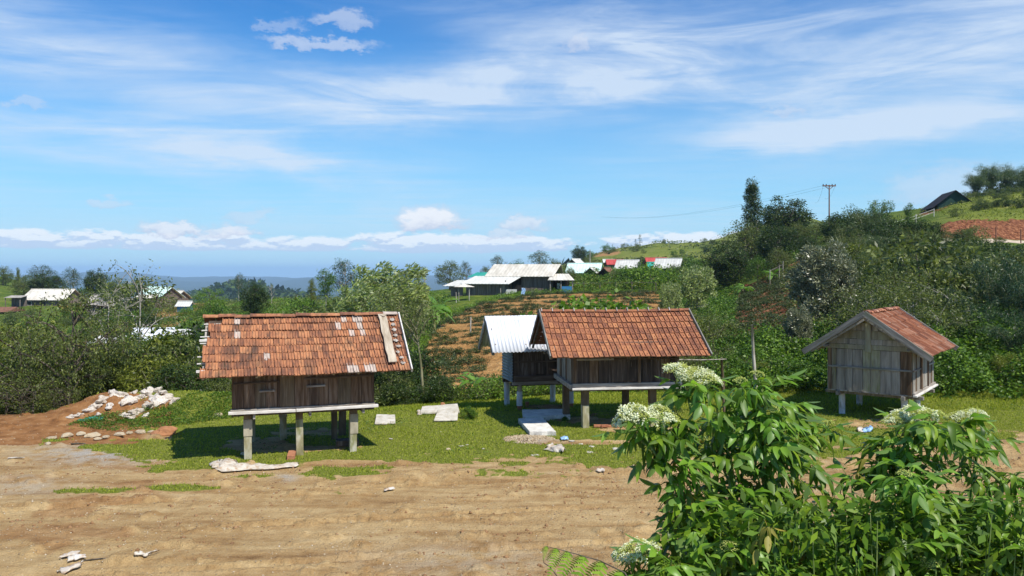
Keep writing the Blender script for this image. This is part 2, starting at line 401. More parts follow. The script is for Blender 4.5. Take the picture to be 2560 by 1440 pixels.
def leafmat(name, dark, mid, light, rough=.45, spec=.24, trans=.22, back=None):
    return material(name, [(0, dark), (.5, mid), (1, light)], scale=(.6, .6, .6), detail=2, rough=rough, bump=0, rand='island', spec=spec, trans=trans, backcol=back, rmix=.65)
M = {}
M['tile'] = material('roof_tile_clay', [(0, (.10, .052, .036)), (.25, (.20, .088, .052)), (.5, (.34, .145, .072)), (.8, (.44, .205, .098)), (1, (.44, .25, .14))], scale=(9, 3, 9), rough=.85, bump=.5, bscale=120, rand='object', rmix=.55, stain=(1.4, .50, .70, (.085, .05, .038), .7), grime=((3.4, .8, .8), .48, .70, (.075, .052, .040), .72))
M['tile2'] = material('roof_tile_clay_red', [(0, (.13, .058, .036)), (.3, (.22, .088, .048)), (.6, (.32, .130, .062)), (1, (.44, .205, .09))], scale=(9, 3, 9), rough=.85, bump=.5, bscale=120, rand='object', rmix=.52, stain=(1.2, .5, .75, (.10, .045, .035), .7), grime=((3.0, .8, .8), .50, .72, (.085, .055, .042), .7))
M['tile3'] = material('roof_tile_clay_worn', [(0, (.13, .055, .042)), (.35, (.25, .095, .052)), (.62, (.37, .145, .07)), (.88, (.42, .24, .16)), (1, (.48, .38, .33))], scale=(16, 1.5, 9), rough=.85, bump=.5, bscale=120, rand='object', rmix=.62, stain=(1.6, .5, .75, (.12, .07, .05), .6), grime=((2.5, 2.5, 2.5), .50, .72, (.40, .33, .27), .5))
M['tilegrey'] = material('roof_tile_grey', [(0, (.30, .24, .20)), (.6, (.46, .39, .34)), (1, (.52, .30, .22))], scale=(12, 5, 9), rough=.9, bump=.5, bscale=120, rand='object', rmix=.3)
M['mortar'] = material('mortar', [(0, (.25, .22, .19)), (1, (.46, .42, .37))], scale=(12, 12, 12), rough=.95, bump=.8, bscale=90)
M['wood'] = material('weathered_wood', [(0, (.060, .037, .022)), (.45, (.135, .085, .050)), (.75, (.22, .155, .105)), (1, (.32, .26, .20))], scale=(16, 16, 1.3), rough=.85, bump=.6, bscale=160, rand='object', rmix=.35, dist=.6, stain=(.35, .5, .7, (.05, .032, .022), .7))
M['wood_pale'] = material('pale_brown_plank', [(0, (.085, .062, .036)), (.5, (.165, .125, .078)), (1, (.28, .23, .16))], scale=(16, 16, 1.3), rough=.85, bump=.6, bscale=160, rand='object', rmix=.3, dist=.6, stain=(.35, .5, .7, (.06, .04, .025), .6))
M['wood_dark'] = material('dark_wood', [(0, (.035, .025, .02)), (.5, (.085, .06, .045)), (1, (.22, .18, .15))], scale=(16, 16, 1.3), rough=.85, bump=.6, bscale=160, rand='object', rmix=.35, dist=.6, stain=(.4, .45, .7, (.02, .015, .012), .8))
M['wood_grey'] = material('grey_wood', [(0, (.13, .115, .095)), (.5, (.26, .24, .205)), (.8, (.36, .335, .29)), (1, (.45, .43, .38))], scale=(12, 12, 1.2), rough=.85, bump=.6, bscale=160, rand='object', rmix=.4, dist=.7, stain=(.6, .55, .68, (.06, .055, .06), .8))
M['wood_moss'] = material('mossy_wood', [(0, (.14, .12, .07)), (.5, (.26, .24, .18)), (.8, (.32, .32, .22)), (1, (.40, .39, .34))], scale=(12, 12, 1.6), rough=.9, bump=.6, bscale=160, rand='object', rmix=.4, dist=.7, stain=(.8, .5, .7, (.17, .19, .05), .7))
M['wood_h'] = material('grey_board', [(0, (.16, .13, .10)), (.5, (.30, .27, .23)), (1, (.48, .45, .41))], scale=(1.4, 16, 16), rough=.85, bump=.5, bscale=160, rand='object', rmix=.35, stain=(.8, .52, .7, (.07, .05, .04), .7))
M['wood_hd'] = material('dark_board', [(0, (.05, .035, .025)), (.5, (.10, .07, .05)), (1, (.20, .16, .13))], scale=(1.4, 16, 16), rough=.85, bump=.5, bscale=160, rand='object', rmix=.35)
M['wood_v'] = material('verge_wood', [(0, (.10, .10, .09)), (.5, (.20, .19, .17)), (1, (.34, .33, .30))], scale=(14, 1.3, 14), rough=.9, bump=.6, bscale=160, rand='object', rmix=.3, stain=(.8, .5, .7, (.10, .13, .06), .5))
M['pale_plank'] = material('pale_plank', [(0, (.25, .20, .14)), (.5, (.39, .33, .25)), (1, (.50, .44, .35))], scale=(9, 2, 9), rough=.9, bump=.5, bscale=90, stain=(1.2, .55, .72, (.22, .16, .09), .6))
M['white_wood'] = material('bleached_wood', [(0, (.45, .42, .38)), (1, (.72, .70, .66))], scale=(3, 12, 12), rough=.8, bump=.3, bscale=100)
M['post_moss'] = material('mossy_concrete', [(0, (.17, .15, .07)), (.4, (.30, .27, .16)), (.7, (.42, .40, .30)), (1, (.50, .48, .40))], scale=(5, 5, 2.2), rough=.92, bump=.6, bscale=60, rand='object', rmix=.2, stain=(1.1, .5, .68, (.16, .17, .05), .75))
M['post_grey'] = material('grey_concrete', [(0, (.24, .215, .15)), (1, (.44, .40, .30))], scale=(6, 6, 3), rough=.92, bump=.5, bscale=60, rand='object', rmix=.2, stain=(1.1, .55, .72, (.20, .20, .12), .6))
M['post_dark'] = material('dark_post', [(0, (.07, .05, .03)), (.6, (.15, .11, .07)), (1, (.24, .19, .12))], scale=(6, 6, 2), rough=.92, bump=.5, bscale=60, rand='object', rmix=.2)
M['pipe'] = material('pale_concrete_pipe', [(0, (.46, .47, .47)), (.7, (.62, .64, .66)), (1, (.70, .72, .74))], scale=(6, 6, 2), rough=.7, bump=.2, bscale=50, stain=(1.3, .55, .72, (.30, .27, .18), .7))
M['tin_white'] = material('white_roof_sheet', [(0, (.55, .58, .63)), (.5, (.66, .69, .74)), (1, (.72, .75, .79))], scale=(1.5, .6, 3), rough=.55, bump=.1, bscale=30, spec=.3, rand='object', rmix=.3, stain=(1.4, .62, .8, (.45, .45, .44), .5))
M['tin_grey'] = material('grey_metal_sheet', [(0, (.10, .135, .165)), (1, (.19, .24, .28))], scale=(3, 3, 1), rough=.5, bump=.1, bscale=30, spec=.5, stain=(1.4, .6, .75, (.14, .11, .09), .5))
M['fibro'] = material('fibre_cement_roof', [(0, (.40, .37, .31)), (.5, (.55, .52, .45)), (1, (.66, .63, .56))], scale=(.9, .3, .9), rough=.9, bump=.3, bscale=20, rand='object', rmix=.25, stain=(1.6, .55, .75, (.27, .25, .20), .6))
M['fibro2'] = material('pale_roof', [(0, (.42, .42, .39)), (.5, (.54, .54, .50)), (1, (.64, .64, .60))], scale=(.9, .3, .9), rough=.8, bump=.2, bscale=20, rand='object', rmix=.25, stain=(1.6, .6, .78, (.40, .39, .36), .5))
M['fibro3'] = material('sooty_roof', [(0, (.22, .20, .18)), (1, (.42, .39, .34))], scale=(.9, .3, .9), rough=.9, bump=.3, bscale=20)
M['teal'] = material('teal_roof', [(0, (.20, .48, .44)), (1, (.34, .62, .56))], scale=(.8, .3, .8), rough=.6, bump=.1)
M['teal_pale'] = material('pale_teal_roof', [(0, (.48, .68, .62)), (1, (.62, .78, .72))], scale=(.8, .3, .8), rough=.6, bump=.1)
M['tealdk'] = material('green_roof', [(0, (.02, .22, .18)), (1, (.04, .30, .24))], scale=(.8, .3, .8), rough=.6, bump=.1)
M['redroof'] = material('red_roof', [(0, (.34, .045, .04)), (1, (.48, .08, .07))], scale=(.8, .3, .8), rough=.6, bump=.1)
M['brownroof'] = material('brown_roof', [(0, (.12, .055, .035)), (1, (.24, .12, .075))], scale=(2, 2, 2), rough=.85, bump=.2)
M['darkroof'] = material('dark_roof', [(0, (.012, .011, .012)), (1, (.035, .03, .032))], scale=(2, 2, 2), rough=.8, bump=.1)
M['darkgreen'] = material('dark_green_cladding', [(0, (.010, .035, .026)), (1, (.018, .055, .038))], scale=(3, 3, 1), rough=.75, bump=.1)
M['bluewall'] = material('blue_wall', [(0, (.03, .16, .36)), (1, (.06, .25, .48))], scale=(3, 3, 1), rough=.7, bump=.1)
M['greywall'] = material('farm_wall_boards', [(0, (.07, .05, .04)), (.5, (.15, .12, .10)), (1, (.26, .22, .19))], scale=(5, 5, .5), rough=.85, bump=.3, rand='object', rmix=.3)
M['whitewall'] = material('white_wall', [(0, (.50, .48, .44)), (1, (.68, .66, .62))], scale=(2, 2, 1), rough=.85, bump=.1)
M['void'] = material('dark_interior', [(0, (.015, .013, .012)), (1, (.03, .026, .022))], rough=.9, bump=0)
M['metal'] = material('rusty_iron', [(0, (.06, .04, .03)), (1, (.25, .20, .16))], scale=(30, 30, 30), rough=.6, bump=.2, metal=.6)
M['slab'] = material('concrete_slab', [(0, (.45, .43, .38)), (.6, (.62, .60, .54)), (1, (.70, .68, .62))], scale=(4, 4, 4), rough=.95, bump=.7, bscale=70, stain=(1.8, .58, .75, (.30, .28, .22), .6))
M['slab_white'] = material('white_fibre_sheet', [(0, (.42, .39, .32)), (1, (.60, .57, .50))], scale=(4, 4, 4), rough=.9, bump=.6, bscale=60, stain=(1.8, .50, .70, (.34, .29, .20), .75))
M['plastic'] = material('white_sacking', [(0, (.30, .22, .14)), (.18, (.44, .38, .30)), (.5, (.55, .51, .44)), (1, (.66, .63, .58))], scale=(8, 8, 8), rough=.6, bump=.7, bscale=60, spec=.35, rand='object', rmix=.45, stain=(1.2, .48, .66, (.36, .24, .14), .8))
M['bluebag'] = material('blue_plastic', [(0, (.10, .28, .55)), (1, (.45, .62, .82))], scale=(20, 20, 20), rough=.4, bump=.3, spec=.5)
M['greentarp'] = material('green_tarp', [(0, (.01, .13, .10)), (1, (.03, .24, .18))], scale=(10, 10, 10), rough=.5, bump=.3, spec=.4)
M['stone'] = material('sandy_stone', [(0, (.30, .23, .14)), (.5, (.45, .37, .25)), (1, (.58, .50, .38))], scale=(7, 7, 7), rough=.95, bump=.9, bscale=60, rand='object', rmix=.4)
M['redstone'] = material('red_soil_stone', [(0, (.24, .10, .045)), (1, (.42, .21, .10))], scale=(7, 7, 7), rough=.95, bump=.9, bscale=60, rand='object', rmix=.4)
M['brick'] = material('clay_brick', [(0, (.26, .10, .055)), (1, (.42, .19, .10))], scale=(9, 9, 9), rough=.9, bump=.7, bscale=60, rand='object', rmix=.4)
M['clod'] = material('dirt_clod', [(0, (.16, .085, .04)), (.6, (.27, .155, .075)), (1, (.36, .23, .12))], scale=(9, 9, 9), rough=1, bump=.9, bscale=60, rand='island', rmix=.5)
M['pebble'] = material('pebbles', [(0, (.15, .11, .07)), (.5, (.34, .26, .16)), (.85, (.48, .40, .28)), (1, (.62, .56, .46))], scale=(9, 9, 9), rough=.9, bump=0, rand='island', rmix=.85)
M['grass'] = leafmat('grass_blade', (.12, .165, .014), (.25, .295, .028), (.42, .43, .08), rough=.65, spec=.1, trans=.35)
M['bark'] = material('tree_bark', [(0, (.035, .028, .02)), (.5, (.085, .07, .05)), (1, (.18, .155, .12))], scale=(8, 8, 2), rough=.95, bump=.8, bscale=60)
M['bark_pale'] = material('pale_bark', [(0, (.16, .14, .11)), (.5, (.34, .31, .26)), (1, (.55, .52, .46))], scale=(8, 8, 2), rough=.9, bump=.6, bscale=60)
M['bark_green'] = material('green_bark', [(0, (.09, .09, .04)), (.5, (.17, .165, .085)), (1, (.30, .28, .17))], scale=(8, 8, 2), rough=.9, bump=.5, bscale=60)
M['bamboo'] = material('bamboo_culm', [(0, (.09, .10, .03)), (1, (.24, .23, .10))], scale=(4, 4, 2), rough=.6, bump=.2)
M['l_olive'] = leafmat('olive_leaf', (.012, .020, .004), (.058, .086, .011), (.23, .26, .048), back=(.15, .18, .06), spec=.3)  # dark and light tones set wide to paint in foliage shade and highlights
M['l_dark'] = leafmat('dark_leaf', (.006, .015, .003), (.024, .050, .007), (.105, .155, .026), spec=.3)  # dark tones lowered to put foliage shadow into the leaf colour
M['l_green'] = leafmat('green_leaf', (.016, .042, .005), (.058, .125, .012), (.18, .29, .032), spec=.22)
M['l_bright'] = leafmat('bright_leaf', (.035, .075, .008), (.11, .20, .020), (.28, .40, .06), trans=.35)
M['l_silver'] = leafmat('silvery_leaf', (.018, .026, .008), (.085, .10, .036), (.40, .41, .24), rough=.34, spec=.5, trans=.1, back=(.28, .29, .20))  # silvery leaf, light tone raised to put its highlights into the colour
M['l_pale'] = leafmat('windblown_leaf', (.045, .080, .010), (.17, .235, .040), (.46, .52, .18), rough=.4, spec=.4, back=(.32, .37, .20))
M['l_yellow'] = leafmat('yellow_green_leaf', (.04, .06, .008), (.12, .15, .018), (.32, .34, .06), trans=.35)
M['l_bamboo'] = leafmat('bamboo_leaf', (.010, .024, .005), (.038, .072, .012), (.16, .21, .055), rough=.4, spec=.4, back=(.13, .18, .08))
M['l_blue'] = leafmat('bluish_leaf', (.007, .022, .009), (.026, .062, .022), (.13, .20, .08), rough=.4, spec=.4)
M['l_banana'] = leafmat('banana_leaf', (.06, .14, .012), (.11, .23, .03), (.20, .34, .06), trans=.4)
M['l_brown'] = leafmat('dry_leaf', (.08, .055, .025), (.16, .11, .05), (.26, .19, .10), trans=.1)
M['l_tea'] = leafmat('tea_leaf', (.018, .030, .008), (.05, .075, .020), (.12, .15, .05))
M['l_elder'] = leafmat('elder_leaf', (.022, .055, .005), (.09, .175, .010), (.25, .35, .028), rough=.42, spec=.26, trans=.30, back=(.12, .19, .05))
M['l_elder_old'] = leafmat('old_elder_leaf', (.12, .13, .02), (.22, .20, .03), (.36, .30, .06), rough=.5, spec=.3, trans=.3)
M['l_elder_y'] = leafmat('young_elder_leaf', (.09, .20, .018), (.16, .31, .03), (.26, .42, .06), rough=.4, spec=.45, trans=.42, back=(.16, .27, .07))
M['fern'] = leafmat('fern_leaf', (.10, .20, .015), (.19, .33, .025), (.34, .46, .05), rough=.5, spec=.3, trans=.4)
M['stem'] = material('green_stem', [(0, (.10, .16, .03)), (1, (.26, .32, .10))], scale=(6, 6, 6), rough=.6, bump=.1)
M['petal'] = leafmat('white_floret', (.62, .63, .36), (.76, .78, .54), (.88, .89, .78), rough=.6, spec=.2, trans=.2)
M['bud'] = leafmat('green_bud', (.36, .42, .08), (.55, .58, .15), (.74, .75, .32), rough=.6, spec=.2, trans=.25)

# ---- ground materials driven by masks stored on the terrain
def ground_material(name, far=False):
    m = bpy.data.materials.new(name); m.use_nodes = True; t = m.node_tree; t.nodes.clear(); b = NB(t)
    co = b.n('ShaderNodeTexCoord').outputs['Object']
    def A(nm):
        a = b.n('ShaderNodeAttribute'); a.attribute_name = nm; return a.outputs['Fac']
    if not far:
        n1 = b.noise(b.mapping(co, rot=(0, 0, R(14)), scale=(.35, 2.3, 1)), 1.0, 7, .62, .4)
        n2 = b.noise(co, 3.0, 6, .6); n3 = b.noise(co, 55, 3, .6); n4 = b.noise(co, 190, 2, .5)
        dirt = b.ramp(b.m('ADD', b.m('MULTIPLY', n1, .6), b.m('MULTIPLY', n2, .4)), [(.33, (.21, .115, .042)), (.44, (.345, .215, .088)), (.55, (.455, .315, .145)), (.68, (.56, .415, .215))])
        dirt = b.mix(b.m('MULTIPLY', b.sm(n3, .52, .7), .45), dirt, (.22, .135, .07, 1))
        dirt = b.mix(b.m('MULTIPLY', b.sm(n4, .60, .70), .65), dirt, (.60, .51, .37, 1))
        grav = b.ramp(b.noise(co, 70, 3, .7), [(.3, (.16, .14, .12)), (.5, (.38, .35, .30)), (.7, (.55, .52, .47))])
        dirt = b.mix(b.m('MULTIPLY', A('gravel'), b.sm(n2, .35, .6)), dirt, grav)
        red = b.ramp(n2, [(.3, (.17, .075, .028)), (.52, (.30, .145, .055)), (.75, (.42, .24, .11))])
        dirt = b.mix(b.sm(A('red'), .25, .75), dirt, red)
        gr = b.ramp(b.noise(co, 14, 5, .7), [(.3, (.09, .11, .018)), (.52, (.17, .20, .030)), (.64, (.25, .24, .06)), (.76, (.34, .26, .12))])
        g = b.sm(b.m('ADD', A('grass'), b.m('MULTIPLY', b.m('SUBTRACT', b.noise(co, 9, 4, .7), .5), .9)), .42, .62)
        c = b.mix(g, dirt, gr)
        h = b.m('ADD', b.m('MULTIPLY', n3, .35), b.m('ADD', b.m('MULTIPLY', n1, .8), b.m('MULTIPLY', b.noise(co, 22, 5, .65), .9)))
        bd, bs = .06, 1.0
    else:
        n1 = b.noise(co, .05, 8, .6); n2 = b.noise(co, .5, 7, .65); n3 = b.noise(co, 3.0, 4, .6)
        gr = b.ramp(b.m('ADD', b.m('MULTIPLY', n1, .4), b.m('MULTIPLY', n2, .6)), [(.34, (.03, .055, .008)), (.48, (.075, .12, .014)), (.58, (.14, .17, .025)), (.70, (.22, .20, .05))])
        wood_ = b.ramp(b.noise(co, .045, 8, .72), [(.35, (.010, .020, .006)), (.52, (.028, .050, .013)), (.68, (.060, .085, .025))])
        c = b.mix(A('forest'), gr, wood_)
        mead = b.ramp(b.m('ADD', b.m('MULTIPLY', n1, .5), b.m('MULTIPLY', n2, .5)), [(.36, (.085, .12, .014)), (.5, (.155, .185, .028)), (.64, (.23, .21, .06))])
        c = b.mix(A('meadow'), c, mead)
        soil = b.ramp(b.m('ADD', b.m('MULTIPLY', n2, .5), b.m('MULTIPLY', n3, .5)), [(.33, (.19, .095, .030)), (.5, (.32, .175, .062)), (.68, (.42, .26, .11))])
        c = b.mix(b.sm(b.m('ADD', A('soil'), b.m('MULTIPLY', b.m('SUBTRACT', n2, .5), .7)), .35, .6), c, soil)
        red = b.ramp(n3, [(.36, (.085, .030, .016)), (.52, (.20, .078, .036)), (.70, (.36, .17, .085))])
        c = b.mix(b.sm(b.m('ADD', A('red'), b.m('MULTIPLY', b.m('SUBTRACT', n2, .5), .5)), .35, .6), c, red)
        c = b.mix(b.sm(A('road'), .35, .65), c, (.52, .43, .33, 1))
        h = b.m('ADD', n3, b.m('MULTIPLY', n2, 2)); bd, bs = .4, .7
    p = b.n('ShaderNodeBsdfPrincipled'); b.put(p.inputs['Base Color'], c); p.inputs['Roughness'].default_value = .97
    p.inputs['Specular IOR Level'].default_value = .12
    bp = b.n('ShaderNodeBump'); bp.inputs['Strength'].default_value = bs; bp.inputs['Distance'].default_value = bd
    b.put(bp.inputs['Height'], h); b.put(p.inputs['Normal'], bp.outputs[0])
    out = b.n('ShaderNodeOutputMaterial'); t.links.new(p.outputs[0], out.inputs[0]); return m
M['yard'] = ground_material('yard_ground'); M['hill'] = ground_material('hill_ground', True)

def gridfaces(nu, nv):
    i = np.arange(nu - 1)[:, None] * nv + np.arange(nv - 1)[None, :]
    return np.stack([i, i + nv, i + nv + 1, i + 1], -1).reshape(-1, 4)
# ------------------------------------------------------------------ yard (near ground)
def build_yard():
    pg = np.arange(-220, 2790, 4.0); lg = np.exp(np.arange(math.log(8.0), math.log(27.5), .0046))
    P, Y = np.meshgrid(pg, lg, indexing='ij'); X = (P - 1280) / F * Y
    g = grass_mask(X, Y); z = Z(X, Y) + near_disp(X, Y) * (1 - .6 * g) + g * .015
    mo = np.exp(-(((X + 9.8) / 2.8) ** 4 + ((Y - 21.3) / 1.3) ** 2))
    px, py = pix(X, Y)
    n = fbm(X * .8, Y * 1.4, 4, 55)
    red = np.maximum.reduce([mo * 1.5, sstep(420 - px, 0, 120) * sstep(n * 70 + 1082 - py, 0, 16), sstep(n, .56, .70) * .5 * sstep(py, 1130, 1170) * sstep(560 - px, 0, 200), sstep(n, .62, .72) * .35])
    red = np.maximum(red, .8 * np.exp(-(((px - 560) / 90) ** 2 + ((py - 1050) / 12) ** 2)))
    red = np.maximum(red, sstep(Y, 21.5, 23) * .8)
    gv = np.maximum.reduce([np.exp(-(((px - 250) / 170) ** 2 + ((py - 1135) / 28) ** 2)), .5 * np.exp(-(((px - 60) / 120) ** 2 + ((py - 1215) / 25) ** 2)),
        1.2 * np.exp(-(((px - 1320) / 70) ** 2 + ((py - 1100) / 11) ** 2)), .35 * np.exp(-(((px - 1160) / 260) ** 2 + ((py - 1400) / 40) ** 2)), .9 * np.exp(-(((px - 715) / 30) ** 2 + ((py - 1195) / 10) ** 2))])
    V = np.stack([X, Y, z], -1).reshape(-1, 3)
    me = mesh_np('yard', V, gridfaces(*X.shape), M['yard'], True, attrs={'grass': g, 'red': np.clip(red, 0, 1), 'gravel': np.clip(gv, 0, 1)})
    tag(put(me, name='yard_ground'), kind='structure')
    xs = np.arange(-90, 90.1, .75); ys = np.arange(-40, 27.1, .75)
    X, Y = np.meshgrid(xs, ys, indexing='ij'); z = Z(X, Y) - .16
    g = np.where(Y > 20, .8, 0) + np.where(Y < 2, .7, 0)
    me = mesh_np('surround', np.stack([X, Y, z], -1).reshape(-1, 3), gridfaces(*X.shape), M['yard'], True, attrs={'grass': g, 'red': g * 0, 'gravel': g * 0})
    tag(put(me, name='lower_ground'), kind='structure')
FIELD = [(1050, 935), (1085, 850), (1140, 800), (1205, 762), (1330, 738), (1480, 728), (1640, 722), (1700, 760), (1680, 900), (1600, 990), (1200, 990)]
def inpoly(px, py, poly):
    px = np.asarray(px, float); py = np.asarray(py, float); ins = np.zeros(px.shape, bool); n = len(poly)
    for i in range(n):
        x1, y1 = poly[i]; x2, y2 = poly[(i + 1) % n]
        c = ((y1 > py) != (y2 > py)) & (px < (x2 - x1) * (py - y1) / (y2 - y1 + 1e-9) + x1); ins ^= c
    return ins
# field outlines as plan shapes (x, Y) derived once from where they lie
def infield(x, Y): return inpoly(x, Y, FIELD_XY)
def infield2(x, Y): return inpoly(x, Y, FIELD2_XY)
FIELD_XY = [(-4.3, 37), (-5.9, 52), (-6.6, 66), (-6.2, 80), (-3.2, 90), (1.5, 99), (9.5, 101), (18, 101), (15.0, 74), (11, 50), (8.5, 36), (3, 31)]
FIELD2_XY = [(12.6, 44), (16.4, 58), (20.4, 72), (25, 86), (32.5, 88), (27.5, 68), (21.5, 52), (16.5, 42)]
ROWS = [30.0]
while ROWS[-1] < 112: ROWS.append(ROWS[-1] + .55 + .047 * ROWS[-1])
def build_hills():
    pg = np.arange(-1480, 4090, 9.0); lg = np.concatenate([np.exp(np.arange(math.log(26.0), math.log(130), .009)), np.exp(np.arange(math.log(130), math.log(900), .014)), np.exp(np.arange(math.log(900), math.log(15500), .02))])
    P, Y = np.meshgrid(pg, lg, indexing='ij'); X = (P - 1280) / F * Y
    z = Z(X, Y)
    px = P; py = HOR + F * (CZ - z) / Y
    fld = infield(X, Y).astype(float); jx = (fbm(X * .35, Y * .35, 4, 6) - .5) * 5; jy = (fbm(X * .3 + 9, Y * .3, 4, 7) - .5) * 9; fld2 = infield2(X + jx, Y + jy).astype(float)
    rf = np.interp(Y + .10 * X, ROWS, np.arange(len(ROWS))) + .3; ter = np.mod(rf, 1.0)          # low terraces of the tea field
    z = z + fld * (.34 * sstep(ter, 0, .25) - .34 * ter) + fld2 * (.5 * sstep(np.mod(Y / 2.4, 1), 0, .2) - .5 * np.mod(Y / 2.4, 1))
    z = np.where(Y < 28, z - .03, z)
    n = fbm(X / (3 + Y * .05), Y / (3 + Y * .05), 4, 13)
    forest = sstep(Y, 280, 420) * (1 - sstep(px, 1340, 1420) * (1 - sstep(Y, 900, 1200)))
    forest = np.maximum(forest, sstep(Y, 26, 30) * (1 - sstep(Y, 60, 75)) * .6)
    meadow = sstep(px, 1360, 1420) * sstep(Y, 180, 260) * (1 - sstep(Y, 900, 1200)) * .9
    meadow = np.maximum(meadow, sstep(px, 2300, 2400) * sstep(Y, 91, 94) * (1 - sstep(Y, 400, 500)))
    meadow = np.maximum(meadow, sstep(px, 480, 560) * (1 - sstep(px, 860, 950)) * sstep(Y, 60, 80) * (1 - sstep(Y, 170, 220)) * .6)
    soil = np.maximum(fld, 0)
    soil = np.maximum(soil, .62 * sstep(px, 1450, 1500) * (1 - sstep(px, 1640, 1800)) * sstep(Y, 300, 340) * (1 - sstep(Y, 420, 520)) * sstep(n, .42, .6))
    soil = np.maximum(soil, sstep(n, .52, .6) * .8 * (1 - sstep(px, 480, 620)) * sstep(Y, 70, 100) * (1 - sstep(Y, 180, 230)))
    red = fld2 * .9
    n9 = fbm(X * .5, Y * .9, 4, 91); cut = sstep(px, 2325, 2385) * sstep(Y, 87.2, 88.2) * (1 - sstep(Y, 90.0 + n9 * 5, 91 + n9 * 5)) * (px < 3600)
    z = z + cut * (fbm(X * .9, z * 1.2 + Y * .4, 4, 14) - .5) * 1.1
    red = np.maximum(red, cut * 1.2); red = np.maximum(red, .7 * np.exp(-(((px - 2340) / 60) ** 2 + ((Y - 128) / 10) ** 2)))
    road = sstep(px, 2290, 2340) * sstep(Y, 82.5, 83.5) * (1 - sstep(Y, 87.0, 88.0))
    V = np.stack([X, Y, z], -1).reshape(-1, 3)
    me = mesh_np('hills', V, gridfaces(*X.shape), M['hill'], True, attrs={'forest': forest, 'meadow': meadow, 'soil': soil, 'red': np.clip(red, 0, 1), 'road': road})
    tag(put(me, name='hills'), kind='structure')
build_yard(); build_hills()

def quads_from(P, D, S, L, Wd, bend=None, mid=.45):
    """leaf shaped quads: base P, direction D, side S (unit rows), length L, width Wd"""
    n = len(P); L = np.broadcast_to(L, n)[:, None]; Wd = np.broadcast_to(Wd, n)[:, None]
    c = P + D * L * mid
    if bend is not None: c = c + bend * L
    V = np.stack([P, c + S * Wd * .5, P + D * L, c - S * Wd * .5], 1).reshape(-1, 3)
    return V, np.arange(4 * n).reshape(n, 4)
def unit(v): return v / np.maximum(np.linalg.norm(v, axis=-1, keepdims=True), 1e-9)
def build_grass():
    rg = np.random.default_rng(5)
    n = 330000; Y = rg.uniform(12.5, 26.5, n); px = rg.uniform(-60, 2620, n)
    w = rg.random(n) < Y / 26.5; Y = Y[w]; px = px[w]; X = (px - 1280) / F * Y
    g = grass_mask(X, Y) + (fbm(X * 7, Y * 7, 3, 9) - .5) * .9
    k = g > .5; X = X[k]; Y = Y[k]; g = g[k]; n = len(X)
    tall = fbm(X * 1.5, Y * 1.5, 3, 66)
    z = Z(X, Y) + near_disp(X, Y) * .4 + .005
    P = np.stack([X, Y, z], -1)
    a = rg.uniform(0, 2 * np.pi, n); t = rg.uniform(.2, 1.0, n)
    D = np.stack([np.cos(a) * t, np.sin(a) * t, np.ones(n)], -1); D = unit(D)
    S = np.stack([-np.sin(a + .5), np.cos(a + .5), np.zeros(n)], -1)
    L = rg.uniform(.025, .06, n) * (0.6 + tall * 1.0); L = L * np.where(Y > 22.8, 1.8, 1)
    V, Fq = quads_from(P, D, S, L, rg.uniform(.010, .022, n))
    tag(put(mesh_np('grass', V, Fq, M['grass'])), kind='stuff', label='short green grass covering the yard around the stilt granaries', cat='grass')
build_grass()
def octa(P, r, rg, sq=.6):
    """small eight-sided stones"""
    n = len(P); d = np.array([[1,0,0],[0,1,0],[-1,0,0],[0,-1,0],[0,0,1],[0,0,-1]], float)
    v = d[None] * (r[:, None, None] * rg.uniform(.6, 1.3, (n, 6, 1))); v[:, :, 2] *= sq
    a = rg.uniform(0, 6.28, n); c, s = np.cos(a)[:, None], np.sin(a)[:, None]
    x = v[:, :, 0] * c - v[:, :, 1] * s; y = v[:, :, 0] * s + v[:, :, 1] * c
    v = np.stack([x, y, v[:, :, 2]], -1) + P[:, None]
    f = np.array([[0,1,4],[1,2,4],[2,3,4],[3,0,4],[1,0,5],[2,1,5],[3,2,5],[0,3,5]])
    return v.reshape(-1, 3), (f[None] + (np.arange(n) * 6)[:, None, None]).reshape(-1, 3)
def build_pebbles():
    rg = np.random.default_rng(8)
    n = 34000; Y = 9.5 + 13 * rg.random(n) ** 1.3; px = rg.uniform(-40, 2600, n); X = (px - 1280) / F * Y
    g = grass_mask(X, Y); cl = fbm(X * .9, Y * 1.3, 4, 19)
    k = (g < .35) & (cl + rg.uniform(-.25, .25, n) > .47); X, Y = X[k], Y[k]; n = len(X)
    r = .006 + .016 * rg.random(n) ** 4
    V, Fq = octa(np.stack([X, Y, Z(X, Y) + near_disp(X, Y) + .002], -1), r, rg)
    tag(put(mesh_np('gravel', V, Fq, M['pebble'])), kind='stuff', label='fine loose gravel scattered over the bare dirt yard', cat='gravel')
    n = 5200; Y = 9.8 + 9 * rg.random(n); px = rg.uniform(-40, 2600, n); X = (px - 1280) / F * Y
    g = grass_mask(X, Y); cl = fbm(X * .7, Y * 2.4, 4, 29)
    k = (g < .3) & (cl > .53); X, Y = X[k], Y[k]; n = len(X)
    V, Fq = octa(np.stack([X, Y, Z(X, Y) + near_disp(X, Y)], -1), .012 + .035 * rg.random(n) ** 2.5, rg, .7)
    tag(put(mesh_np('dirt_clods', V, Fq, M['clod'])), kind='stuff', label='crumbled clods of brown earth lying along the ruts', cat='dirt')
    n = 1800; cx, cy = at(1322, 1100)[:2]; a = rg.uniform(0, 6.28, n); q = np.sqrt(rg.random(n))
    X = cx + np.cos(a) * q * .62; Y = cy + np.sin(a) * q * .5
    V, Fq = octa(np.stack([X, Y, Z(X, Y) + .02 + .05 * (1 - q)], -1), .012 + .018 * rg.random(n), rg, .8)
    tag(put(mesh_np('rubble_patch', V, Fq, M['pebble'])), kind='stuff', label='pale patch of crushed rubble in the grass before the concrete step', cat='rubble')
